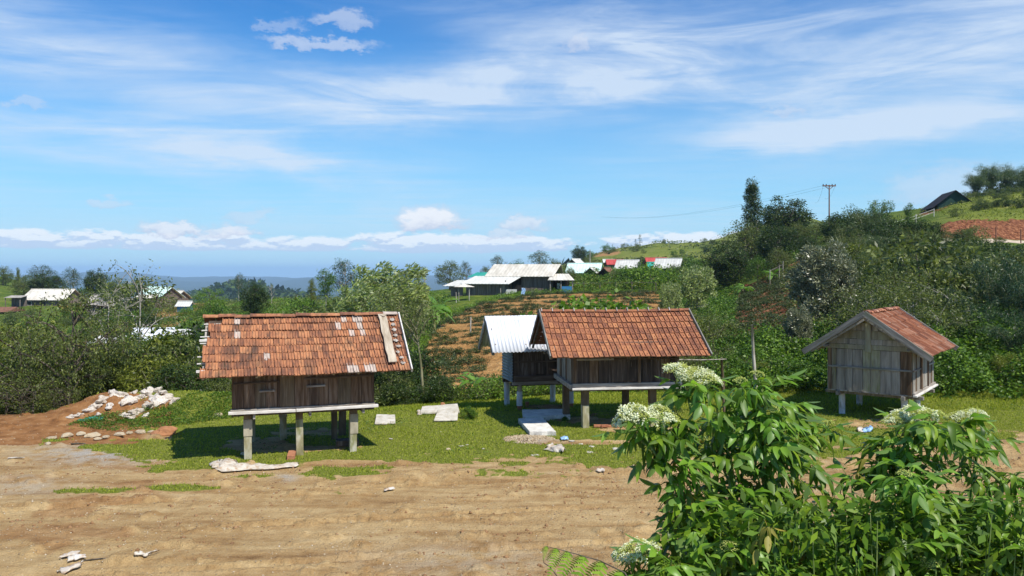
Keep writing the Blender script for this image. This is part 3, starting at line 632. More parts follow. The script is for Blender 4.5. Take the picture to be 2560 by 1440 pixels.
build_pebbles()
# ------------------------------------------------------------------ stilt granaries
rnd = random.Random(4)
def tile_mesh(name, w, L, mat, ribs=2, nib=True):
    mb = MB(); h = .034
    prof = [(0, .004), (.04, h), (.14, h), (.18, .006)]
    for k in range(1, ribs): c = .18 + .80 * k / ribs; prof += [(c - .05, .006), (c - .02, h * .75), (c + .02, h * .75), (c + .05, .006)]
    prof += [(1.0, .006)]
    poly = [(u * w, z) for u, z in prof] + [(w, -.012), (0, -.012)]
    n = len(poly); vs = [(x, 0, z) for x, z in poly] + [(x, L, z) for x, z in poly]
    fs = [tuple(range(n))] + [(i, n + i, n + (i + 1) % n, (i + 1) % n) for i in range(n)]
    mb.add(vs, [f[::-1] for f in fs])
    if nib: mb.add([(.52 * w, .05, .006), (.66 * w, .07, .006), (.59 * w, .16, .006), (.60 * w, .08, .028)], [(0, 1, 3), (1, 2, 3), (2, 0, 3)])
    return mb.mesh(name, mat)
def ridge_mesh(name, Lr, r, mat, slope):
    mb = MB(); pts = []
    for k in range(7):
        t = math.pi * k / 6; pts.append((-math.cos(t) * r, math.sin(t) * r * .62 - r * .25))
    inner = [(x * .86, z * .86 - .012) for x, z in pts][::-1]
    poly = pts + inner; n = len(poly)
    def ring(x, s): return [(x, y * s, z * s + (s - 1) * .0) for y, z in poly]
    vs = ring(0, 1.14) + ring(Lr * .16, 1.12) + ring(Lr * .17, 1.0) + ring(Lr * 1.04, .96)
    fs = []
    for s in range(3): fs += [(s * n + i, s * n + (i + 1) % n, (s + 1) * n + (i + 1) % n, (s + 1) * n + i) for i in range(n)]
    for s in (0, 3):
        for i in range(6): q = (s * n + i, s * n + i + 1, s * n + n - 2 - i, s * n + n - 1 - i); fs.append(q if s else q[::-1])
    mb.add(vs, fs); return mb.mesh(name, mat)
def frame_matrix(o, ax, ay, az):
    return Matrix(((ax[0], ay[0], az[0], o[0]), (ax[1], ay[1], az[1], o[1]), (ax[2], ay[2], az[2], o[2]), (0, 0, 0, 1)))
def tiled_slope(root, x0, x1, eave_y, eave_z, run, slope, nx, ny, mat, seed, grey=(), skip=(), ragged=0.0, sag=0.02, ribs=2, xj=.006, nib=True):
    """rows of single tiles on the slope that faces local -y"""
    th = math.atan(slope); SL = run / math.cos(th); e = SL / ny; w = (x1 - x0) / nx
    tm = tile_mesh('roof_tile', w, e * 1.22, M[mat], ribs, nib); tg = tile_mesh('roof_tile', w, e * 1.22, M['tilegrey'], ribs, nib)
    up = Vector((0, math.cos(th), math.sin(th))); nn = Vector((0, -math.sin(th), math.cos(th))); rr = random.Random(seed)
    for j in range(ny):
        off = rr.uniform(-.25, .25) * w * (1 if ragged else .4); wav = rr.uniform(0, 6)
        for i in range(nx + (1 if ragged and j % 3 == 1 else 0)):
            if (j, i) in skip: continue
            t = i / nx
            lift = -sag * math.sin(math.pi * t) * math.sin(math.pi * (j + .5) / ny) + .006 * math.sin(t * 17 + wav)
            p = Vector((x0 + off + i * w + rr.uniform(-xj, xj), eave_y, eave_z)) + up * (j * e - rr.uniform(0, .02) - .012 * math.sin(t * 9 + wav)) + nn * (.012 + lift)
            M4 = frame_matrix(p, (1, 0, 0), up, nn) @ Matrix.Rotation(R(-4.2 + rr.uniform(-.8, .8)), 4, 'X') @ Matrix.Rotation(R(rr.uniform(-1.6, 1.6)), 4, 'Z')
            g = (j, i) in grey
            put(tg if g else tm, root, M4, 'roof_tile')
    return th, up, nn, e, w
def back_slope(root, x0, x1, eave_y, eave_z, run, slope, nx, ny, mat):
    """the far slope, joined: rows of lapped tiles"""
    th = math.atan(slope); e = run / math.cos(th) / ny; w = (x1 - x0) / nx; mb = MB()
    for j in range(ny):
        y0 = eave_y - j * e * math.cos(th); z0 = eave_z + j * e * math.sin(th)
        for i in range(nx):
            a = x0 + i * w; y1 = y0 - e * 1.1 * math.cos(th); z1 = z0 + e * 1.1 * math.sin(th); dz = rnd.uniform(0, .008)
            mb.add([(a, y0, z0 + .045 + dz), (a + w * .97, y0, z0 + .04 + dz), (a + w * .97, y1, z1 + .02), (a, y1, z1 + .02),
                    (a, y0, z0 + .02), (a + w * .97, y0, z0 + .02), (a + w * .97, y1, z1), (a, y1, z1)],
                   [(1, 0, 3, 2), (4, 5, 6, 7), (0, 1, 5, 4), (2, 3, 7, 6), (1, 2, 6, 5), (3, 0, 4, 7)])
    tag(mb.build('back_tiles', M[mat], root), kind='stuff')
def planks(root, p0, p1, z0, z1, n, mat, name='wall_plank', th=.026, seed=0, ztop=None, gap=.007, jit=.008, skip=()):
    """upright boards between plan points p0 and p1 (local)"""
    rr = random.Random(seed); p0 = Vector(p0); p1 = Vector(p1); d = p1 - p0; Lw = d.length; d.normalize(); ws = [rr.uniform(.8, 1.25) for _ in range(n)]
    s = sum(ws); a = 0; ang = math.atan2(d.y, d.x); out = []
    for i, w in enumerate(ws):
        w = w / s * Lw; mb = MB(); x0, x1 = a + gap / 2, a + w - gap / 2; xm = (x0 + x1) / 2
        za = z1 if ztop is None else ztop(x0); zb = z1 if ztop is None else ztop(x1)
        o_ = rr.uniform(-jit, jit)
        if i not in skip:
            mb.add([(x0 - xm, -th + o_, 0), (x1 - xm, -th + o_, 0), (x1 - xm, o_, 0), (x0 - xm, o_, 0), (x0 - xm, -th + o_, za - z0), (x1 - xm, -th + o_, zb - z0), (x1 - xm, o_, zb - z0), (x0 - xm, o_, za - z0)],
                   [(0, 3, 2, 1), (4, 5, 6, 7), (0, 1, 5, 4), (1, 2, 6, 5), (2, 3, 7, 6), (3, 0, 4, 7)])
            o = mb.build(name, M[mat] if isinstance(mat, str) else M[mat[i % len(mat)]], root, bevel=.003)
            o.location = (p0.x + d.x * xm, p0.y + d.y * xm, z0 + rr.uniform(-.006, .004)); o.rotation_euler = (0, rr.uniform(-.004, .004), ang)
            out.append(o)
        a += w
    return out
def bar(root, name, x0, x1, y0, y1, z0, z1, mat, rot=0.0, bevel=.004):
    c = Vector(((x0 + x1) / 2, (y0 + y1) / 2, (z0 + z1) / 2)); mb = MB().box(x0 - c.x, x1 - c.x, y0 - c.y, y1 - c.y, z0 - c.z, z1 - c.z)
    o = mb.build(name, M[mat], root, bevel=bevel); o.location = c; o.rotation_euler = (0, rot, 0); return o
def slopebar(root, name, x, th, y_e, z_e, y_r, z_r, hgt, mat, drop=0.0, ext=0.0):
    """barge board or rafter from eave to ridge, thickness th in x, depth hgt"""
    a = Vector((0, y_e, z_e)); b_ = Vector((0, y_r, z_r)); d = (b_ - a); L = d.length + ext; d.normalize()
    n = Vector((0, -d.z, d.y)) if d.y > 0 else Vector((0, d.z, -d.y))
    mb = MB().box(-th / 2, th / 2, 0, L, -hgt, 0)
    o = mb.build(name, M[mat], root, bevel=.003); o.matrix_basis = frame_matrix(Vector((x, y_e, z_e)) + n * drop, (1, 0, 0), d, n); 
    if d.y < 0: o.matrix_basis = frame_matrix(Vector((x, y_e, z_e)) + n * drop, (-1, 0, 0), d, n)
    return o
def legpost(root, x, y, z1, kind, seg=None, hid=.25):
    """support post: (half width, z0, z1, material) pieces"""
    wx, wy = root['_w']; c, s = math.cos(root['_a']), math.sin(root['_a'])
    gx, gy = wx + c * x - s * y, wy + s * x + c * y; g = float(Z(gx, gy))
    mb = MB()
    if kind == 'pipe':
        def cyl(r, a, b_, m):
            n = 16; vs = [(math.cos(6.2832 * k / n) * r, math.sin(6.2832 * k / n) * r, z) for z in (a, b_) for k in range(n)]
            mb.add(vs, [(k, (k + 1) % n, n + (k + 1) % n, n + k) for k in range(n)] + [tuple(range(n))[::-1], tuple(range(n, 2 * n))], m)
        cyl(.085, g + (.14 if seg else -.05), g + (.55 if seg else z1), 0)
        if seg: mb.box(-.055, .055, -.055, .055, g - .1, g + .14, 1); cyl(.07, g + .55, z1, 2)
        mats = [M['pipe'], M['brick'], M['post_grey']]
    else:
        k = len(seg)
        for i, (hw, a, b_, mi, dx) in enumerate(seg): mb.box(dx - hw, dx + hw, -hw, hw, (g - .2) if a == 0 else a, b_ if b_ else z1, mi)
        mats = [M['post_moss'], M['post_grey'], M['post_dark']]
    o = mb.build('leg', mats, root, bevel=.006 if kind != 'pipe' else 0); o.location = (x, y, 0); o.rotation_euler = (R(rnd.uniform(-.9, .9)), R(rnd.uniform(-.9, .9)), R(rnd.uniform(-6, 6))); return o
def granary(name, cx, cy, ang, label):
    r = empty(name, (cx, cy, 0), R(ang), label, 'granary', 'raised granaries on stilts'); r['_w'] = (cx, cy); r['_a'] = R(ang); return r
def finish(r):
    del r['_w']; del r['_a']

# ---- granary 1, left
def granary_left():
    r = granary('raised_granary', -4.81, 18.25, 18, 'left stilt granary with patched orange tile roof and a pale plank laid on it')
    hx, hy, fz = 1.46, 1.10, 1.06; wt = 2.16; ey, ez, run, sl = -1.66, 1.86, 1.66, .68; rz_ = ez + run * sl
    x0, x1 = -2.10, 2.20
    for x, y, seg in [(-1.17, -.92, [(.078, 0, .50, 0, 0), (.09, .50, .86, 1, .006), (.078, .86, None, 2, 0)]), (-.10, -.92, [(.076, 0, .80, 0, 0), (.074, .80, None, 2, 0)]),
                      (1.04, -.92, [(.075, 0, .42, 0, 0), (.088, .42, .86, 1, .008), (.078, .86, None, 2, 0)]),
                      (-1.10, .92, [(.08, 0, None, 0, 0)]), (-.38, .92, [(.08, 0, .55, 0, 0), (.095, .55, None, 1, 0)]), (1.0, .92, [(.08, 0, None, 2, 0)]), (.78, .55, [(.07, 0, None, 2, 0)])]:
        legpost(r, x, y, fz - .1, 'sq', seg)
    for y in (-.92, .92): bar(r, 'floor_beam', -1.5, 1.5, y - .05, y + .05, fz - .13, fz - .03, 'wood_dark')
    for x in (-1.17, -.02, 1.12): bar(r, 'joist', x + .10, x + .15, -1.17, 1.15, fz - .17, fz - .032, 'wood_h')
    bar(r, 'floor', -hx, hx, -hy, hy, fz - .028, fz, 'wood_dark')
    bar(r, 'sill_board', -1.56, -.2, -1.23, -1.10, fz - .05, fz + .008, 'white_wood', R(.4)); bar(r, 'sill_board', -.19, 1.56, -1.24, -1.10, fz - .045, fz + .012, 'white_wood', R(-.4))
    bar(r, 'sill_ledge', -1.52, 1.50, -1.17, -1.06, fz + .014, fz + .05, 'wood_h')
    planks(r, (-hx, -hy), (hx, -hy), fz + .05, wt, 13, ['wood', 'wood', 'wood_pale', 'wood'], seed=3, jit=.012)
    for i, (a, b_) in enumerate([((-hx, hy), (-hx, -hy)), ((hx, -hy), (hx, hy))]):
        planks(r, a, b_, fz, wt, 8, 'wood', seed=9 + i, ztop=lambda s: min(rz_ - .05 - abs(s - hy) * sl, rz_) - .02)
    planks(r, (hx, hy), (-hx, hy), fz, wt, 11, 'wood', seed=12)
    for x in (-hx - .015, hx - .045):
        for y in (-hy - .03, hy - .03): bar(r, 'corner_post', x, x + .06, y, y + .06, fz + .05, wt, 'wood')
    bar(r, 'rail', -1.46, -.55, -hy - .075, -hy - .04, fz + .58, fz + .615, 'wood_hd', R(-1.5)); bar(r, 'rail', -.02, 1.45, -hy - .075, -hy - .04, fz + .63, fz + .67, 'wood_hd', R(-.6))
    bar(r, 'door_bar', -.95, -.62, -hy - .11, -hy - .04, fz + .40, fz + .435, 'wood_h', R(-1)); bar(r, 'door_bar', .02, .42, -hy - .11, -hy - .04, fz + .46, fz + .50, 'wood_h', R(-1))
    MB().tube([(-.86, -hy - .07, fz + .58), (-.80, -hy - .09, fz + .50), (-.74, -hy - .09, fz + .44)], .006, 5).build('wire_hook', M['metal'], r)
    dr = planks(r, (-.52, -hy - .035), (-.22, -hy - .035), fz + .06, wt - .1, 1, 'wood_pale', name='door', seed=2); dr[0]['label'] = 'smooth greenish plank door'
    planks(r, (-.22, -hy - .03), (.10, -hy - .03), fz + .06, wt - .1, 1, 'wood', name='door', seed=8)
    # roof timbers
    for k in range(9):
        x = x0 + .06 + (x1 - x0 - .12) * k / 8
        for s in (1, -1): slopebar(r, 'rafter', x, .05, s * (ey + .14 if s > 0 else ey + .14), ez - .10 + .14 * sl, 0, rz_ - .10, .06, 'wood_h', -.015)
    for x in (-.98, -.28, .42, 1.12, 1.95): bar(r, 'beam_end', x, x + .065, -1.34, -1.10, 1.80, 1.865, 'white_wood')
    for j in range(9):
        t = j / 8.5; y = ey + .10 + (run - .10) * t; z = ez + (y - ey) * sl - .062
        lo = x0 - rnd.uniform(-.02, .09); bar(r, 'batten', lo, x1, y + .0, y + .04, z - .028, z - .004, 'white_wood' if j else 'wood_hd')
    bar(r, 'wall_plate', -2.0, 2.1, -1.13, -1.05, wt - .04, wt + .03, 'wood_hd'); bar(r, 'ridge_beam', -2.0, 2.1, -.05, .05, rz_ - .16, rz_ - .07, 'wood_hd')
    skip = {(7, 0), (7, 1), (7, 2), (5, 0), (1, 0), (4, 0), (6, 0)} | {(j, 35) for j in range(8)}
    grey = {(7, 5), (5, 5), (7, 26), (7, 27), (6, 23), (6, 27), (5, 25), (5, 27), (2, 10), (0, 24), (0, 28), (0, 25), (7, 24), (0, 27)}
    th, up, nn, e, w = tiled_slope(r, x0, x1, ey, ez, run, sl, 35, 8, 'tile', 11, grey, skip, ragged=1, sag=.03)
    back_slope(r, x0, x1, -ey, ez, run, sl, 18, 8, 'tile2')
    rm = ridge_mesh('ridge_tile', .325, .095, M['tile'], sl); rg_ = ridge_mesh('ridge_tile', .325, .095, M['tilegrey'], sl)
    for k in range(13):
        put(rg_ if k == 12 else rm, r, Matrix.Translation((x0 - .02 + k * .33, 0, rz_ + .035 + .01 * math.sin(k * 2.3))) @ Matrix.Rotation(R(rnd.uniform(-1.5, 1.5)), 4, 'Y') @ Matrix.Rotation(R(rnd.uniform(-2, 2)), 4, 'Z'))
    # plank tied over the tiles, mortar smears beside it
    mb = MB(); Ls = run / math.cos(th); pts = []
    n = 8
    for k in range(n + 1):
        t = .10 + .86 * k / n; jx = .012 * math.sin(k * 2.1)
        pts.append([(-.09 + jx, t * Ls, .0), (.09 + jx * .6, t * Ls, .0), (.09 + jx * .6, t * Ls, .028), (-.09 + jx, t * Ls, .028)])
    vs = [p for q in pts for p in q]; fs = [(0, 1, 2, 3)[::-1], tuple(n * 4 + i for i in (0, 1, 2, 3))] + [(4 * k + i, 4 * k + (i + 1) % 4, 4 * k + 4 + (i + 1) % 4, 4 * k + 4 + i) for k in range(n) for i in range(4)]
    mb.add(vs, fs); o = mb.build('patch_plank', M['pale_plank'], r); o.matrix_basis = frame_matrix(Vector((1.83, ey, ez)) + nn * .062, (1, 0, 0), up, nn) @ Matrix.Rotation(R(.6), 4, 'Z')
    MB().tube([(1.74, ey + .92 * run, ez + .92 * run * sl + .10), (1.83, ey + .86 * run, ez + .86 * run * sl + .125), (1.92, ey + .92 * run, ez + .92 * run * sl + .10)], .008, 5).build('wire_tie', M['metal'], r)
    rr = random.Random(5)
    for k in range(9):
        mb = MB(); n = 9; t = (.10 + k * .098) * Ls; a0 = rr.uniform(0, 6)
        ring = [(math.cos(6.283 * i / n) * .07 * rr.uniform(.4, 1.0), t + math.sin(6.283 * i / n) * .06 * rr.uniform(.5, 1.2), .045) for i in range(n)]
        mb.add(ring + [(0, t, .07)], [(i, (i + 1) % n, n) for i in range(n)]); o = mb.build('mortar_patch', M['mortar'], r)
        o.matrix_basis = frame_matrix(Vector((2.03 + rr.uniform(-.03, .03), ey, ez)), (1, 0, 0), up, nn)
    for s in (1, -1):
        slopebar(r, 'barge_board', x1 + .02, .028, s * (ey - .03), ez - .02, 0, rz_ + .0, .10, 'white_wood' if s == 1 else 'wood_v', .075)
    for z_, xx in ((.12, -.07), (.62, -.06)):
        y = ey + run * z_; bar(r, 'batten_end', x0 + xx, x0 + xx + .16, y - .015, y + .055, ez + (y - ey) * sl - .05, ez + (y - ey) * sl + .0, 'white_wood')
    finish(r); return r
# ---- granary 2, centre
def granary_middle():
    r = granary('raised_granary', 2.76, 21.26, 7.4, 'middle stilt granary with neat rust red tile roof and dark plank walls')
    hx, hy, fz = 1.35, 1.10, 1.10; wt = 2.2; ey, ez, run, sl = -1.64, 1.92, 1.64, .635; rz_ = ez + run * sl
    x0, x1 = -2.06, 2.02
    for x, y in [(-1.02, -.88), (.78, -.78), (-1.22, .60), (.50, .82)]:
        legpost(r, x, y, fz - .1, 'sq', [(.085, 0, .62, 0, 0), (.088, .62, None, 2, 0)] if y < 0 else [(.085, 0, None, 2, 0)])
    for y in (-.85, .75): bar(r, 'floor_beam', -1.42, 1.42, y - .05, y + .05, fz - .13, fz - .03, 'wood_dark')
    bar(r, 'floor', -hx, hx, -hy, hy, fz - .028, fz, 'wood_dark')
    bar(r, 'sill_board', -1.42, 1.46, -1.22, -1.14, fz - .055, fz - .004, 'white_wood'); bar(r, 'sill_ledge', -1.40, 1.44, -1.17, -1.10, fz + .0, fz + .10, 'wood_h')
    o = bar(r, 'side_sill', -1.46, -1.38, -1.13, 1.15, fz - .05, fz + .07, 'wood_h')
    planks(r, (-hx, -hy), (hx, -hy), fz + .10, wt, 12, ['wood_dark', 'wood_dark', 'wood', 'wood_dark'], seed=31, jit=.01)
    planks(r, (-hx, hy), (-hx, -hy), fz + .07, wt, 9, ['wood_grey', 'wood_grey', 'wood'], seed=32, ztop=lambda s: rz_ - .07 - abs(s - hy) * sl)
    planks(r, (hx, -hy), (hx, hy), fz, wt, 8, 'wood', seed=33, ztop=lambda s: rz_ - .07 - abs(s - hy) * sl)
    planks(r, (hx, hy), (-hx, hy), fz, wt, 10, 'wood', seed=34)
    bar(r, 'corner_post', -hx - .02, -hx + .05, -hy - .035, -hy + .03, fz + .10, wt, 'wood'); bar(r, 'corner_post', hx - .05, hx + .02, -hy - .035, -hy + .03, fz + .10, wt, 'wood_dark')
    bar(r, 'rail', -hx + .05, -.35, -hy - .07, -hy - .035, wt - .42, wt - .37, 'wood_h'); bar(r, 'rail', -.3, 1.34, -hy - .07, -hy - .035, wt - .41, wt - .375, 'wood_hd')
    bar(r, 'door', -.42, .24, -hy - .06, -hy - .03, fz + .13, wt - .06, 'wood_dark'); r.children[-1]['label'] = 'dark board door with iron latch'
    bar(r, 'door_post', .28, .35, -hy - .075, -hy - .03, fz + .10, wt, 'wood')
    MB().box(-.02, .02, -hy - .085, -hy - .061, wt - .38, wt - .24).tube([(0, -hy - .09, wt - .38), (.012, -hy - .10, wt - .44), (-.01, -hy - .10, wt - .47), (0, -hy - .09, wt - .40)], .007, 5).build('latch', M['metal'], r)
    MB().tube([(.10, -hy - .07, wt - .46), (.105, -hy - .08, wt - .6)], .006, 5).build('latch_chain', M['metal'], r)
    for k in range(9):
        x = x0 + .06 + (x1 - x0 - .12) * k / 8
        for s in (1, -1): slopebar(r, 'rafter', x, .05, s * (ey + .14 if s > 0 else ey + .14), ez - .10 + .14 * sl, 0, rz_ - .10, .06, 'wood_hd', -.015)
    for x in (-1.32, -.04, 1.28, -1.85): bar(r, 'beam_end', x, x + .075, -1.32, -1.10, 1.87, 1.94, 'white_wood')
    for j in range(8):
        t = j / 7.6; y = ey + .10 + (run - .10) * t; z = ez + (y - ey) * sl - .062; bar(r, 'batten', x0, x1, y - .02, y + .02, z - .028, z - .004, 'wood_h')
    bar(r, 'wall_plate', -2.0, 1.96, -1.13, -1.05, wt - .04, wt + .03, 'wood_hd'); bar(r, 'ridge_beam', -2.0, 1.96, -.05, .05, rz_ - .16, rz_ - .07, 'wood_hd')
    tiled_slope(r, x0 + .03, x1 - .01, ey, ez, run, sl, 31, 8, 'tile2', 22, (), (), ragged=0, sag=.045, ribs=1)
    back_slope(r, x0, x1, -ey, ez, run, sl, 16, 8, 'tile2')
    rm = ridge_mesh('ridge_tile', .29, .085, M['tile2'], sl)
    for k in range(14): put(rm, r, Matrix.Translation((x0 + .03 + k * .29, 0, rz_ + .028 - .02 * math.sin(k / 13 * 3.14))) @ Matrix.Rotation(R(rnd.uniform(-1, 1)), 4, 'Y'))
    for k in range(13):
        MB().tube([(x0 + .05 + k * .29, -.095, rz_ + .005), (x0 + .05 + k * .29, -.03, rz_ + .085), (x0 + .06 + k * .29, .05, rz_ + .075)], .016, 5).build('mortar_joint', M['mortar'], r)
    for xx in (x0 - .0, x1 + .01):
        for s in (1, -1): slopebar(r, 'barge_board', xx, .03, s * (ey - .02), ez - .0, 0, rz_ + .02, .11 if xx < 0 else .07, 'wood_v' if s == 1 else 'wood_hd', .055)
    # gable end boards under the left verge
    for k in range(3): bar(r, 'tie_beam', x0 + .02 + k * .001, x0 + .07, -1.35 + k * .55, -1.0 + k * .9, ez + .03 + k * .28, ez + .10 + k * .28, 'wood_hd') if k == 0 else None
    finish(r); return r
# ---- granary 3, right
def granary_right():
    r = granary('raised_granary', 10.54, 22.72, 52, 'small grey stilt granary at right, its plank gable end facing the yard')
    hx, hy, fz = 1.35, 1.065, .76; wt = 1.98; ey, ez, run, sl = -1.58, 1.84, 1.58, .67; rz_ = ez + run * sl
    x0, x1 = -1.80, 1.85
    for x, y in [(-1.02, -.82), (.55, -.82), (-1.0, .80), (.6, .75)]: legpost(r, x, y, fz - .12, 'pipe')
    for y in (-.86, .80): bar(r, 'floor_beam', -1.45, 1.45, y - .05, y + .05, fz - .17, fz - .06, 'wood_grey')
    bar(r, 'floor_beam', -1.18, -1.06, -1.3, 1.2, fz - .15, fz - .06, 'wood_grey'); bar(r, 'floor_beam', .5, .62, -1.25, 1.2, fz - .15, fz - .06, 'wood_grey')
    bar(r, 'floor', -hx - .03, hx + .03, -hy - .03, hy + .03, fz - .058, fz - .02, 'wood_grey')
    bar(r, 'sill_board', -1.42, 1.45, -1.20, -1.10, fz - .055, fz - .01, 'white_wood'); bar(r, 'sill_ledge', -1.38, 1.42, -1.14, -1.08, fz - .007, fz + .05, 'wood_h')
    # gable facing the yard: corner boards, uprights, rail, boards of the triangle
    planks(r, (-hx, hy), (-hx, -hy), fz - .02, 1.88, 9, ['wood_moss', 'wood_grey', 'wood_grey', 'wood_grey', 'wood_moss', 'wood_moss', 'wood_grey', 'wood_grey', 'wood'], seed=51, jit=.006)
    for y in (-hy + .0, hy - .1): bar(r, 'corner_board', -hx - .055, -hx - .035, y, y + .10, fz - .02, 1.9, 'wood')
    bar(r, 'rail', -hx - .075, -hx - .045, -hy, hy, 1.36, 1.41, 'wood_v'); 
    def tri(z0, z1, k):
        """horizontal gable board clipped by the roof line"""
        a0 = (rz_ - .06 - z0) / sl; a1 = (rz_ - .06 - z1) / sl; a0 = min(a0, hy + .32); a1 = min(a1, hy + .32)
        for s in (1, -1):
            mb = MB(); g = .0; x_ = -hx - .04 + k * .004
            mb.prism([(s * g, z0 + .004), (s * a0, z0 + .004), (s * max(a1, .02), z1 - .003), (s * g, z1 - .003)][::s], 'x', x_ - .02, x_)
            mb.build('gable_board', M['wood_grey' if k % 2 else 'wood_moss'], r)
    zs = [1.885, 2.02, 2.17, 2.40, 2.62, 2.80]
    for k in range(5): tri(zs[k], zs[k + 1], k)
    bar(r, 'king_post', -hx - .12, -hx - .06, -.07, .07, 1.82, rz_ - .1, 'wood_moss')
    # long side in the sun with its door
    planks(r, (-hx, -hy), (hx, -hy), fz + .045, wt, 11, ['wood_grey', 'wood', 'wood_grey', 'wood_grey'], seed=52, jit=.008)
    planks(r, (hx, -hy), (hx, hy), fz, wt, 8, 'wood_grey', seed=53, ztop=lambda s: rz_ - .07 - abs(s - hy) * sl); planks(r, (hx, hy), (-hx, hy), fz, wt, 9, 'wood_grey', seed=54)
    bar(r, 'door', -.35, .30, -hy - .055, -hy - .03, fz + .07, wt - .06, 'wood_grey'); bar(r, 'door_post', .34, .42, -hy - .085, -hy - .03, fz + .05, wt, 'wood'); bar(r, 'door_post', -.46, -.40, -hy - .085, -hy - .03, fz + .05, wt, 'wood')
    bar(r, 'rail', -hx, -.47, -hy - .06, -hy - .03, 1.36, 1.40, 'wood_h'); bar(r, 'rail', .43, hx, -hy - .06, -hy - .03, 1.36, 1.40, 'wood_h')
    for k in range(8):
        x = x0 + .06 + (x1 - x0 - .12) * k / 7
        for s in (1, -1): slopebar(r, 'rafter', x, .05, s * (ey + .14 if s > 0 else ey + .14), ez - .10 + .14 * sl, 0, rz_ - .10, .06, 'wood_grey', -.015)
    for j in range(7):
        t = j / 6.6; y = ey + .10 + (run - .10) * t; z = ez + (y - ey) * sl - .062; bar(r, 'batten', x0, x1, y - .02, y + .02, z - .028, z - .004, 'wood_h')
    bar(r, 'wall_plate', -1.75, 1.8, -1.10, -1.02, wt - .04, wt + .02, 'wood_v'); bar(r, 'wall_plate', -1.75, 1.8, 1.02, 1.10, wt - .04, wt + .02, 'wood_v'); bar(r, 'ridge_beam', -1.75, 1.8, -.05, .05, rz_ - .16, rz_ - .07, 'wood_v')
    tiled_slope(r, x0 + .05, x1, ey, ez, run, sl, 17, 7, 'tile3', 63, (), (), ragged=1, sag=.03, ribs=4, xj=.012, nib=False)
    back_slope(r, x0, x1, -ey, ez, run, sl, 14, 7, 'tile3')
    rm = ridge_mesh('ridge_tile', .27, .095, M['tile3'], sl); 
    for k in range(13): put(rm, r, Matrix.Translation((x0 + .08 + k * .275, 0, rz_ + .03 + rnd.uniform(-.008, .008))) @ Matrix.Rotation(R(rnd.uniform(-3, 3)), 4, 'Y'))
    for xx in (x0 - .02, x1 + .02):
        for s in (1, -1): slopebar(r, 'barge_board', xx, .035, s * (ey - .06), ez - .06, 0, rz_ + .02, .15, 'wood_v', .05)
    finish(r); return r
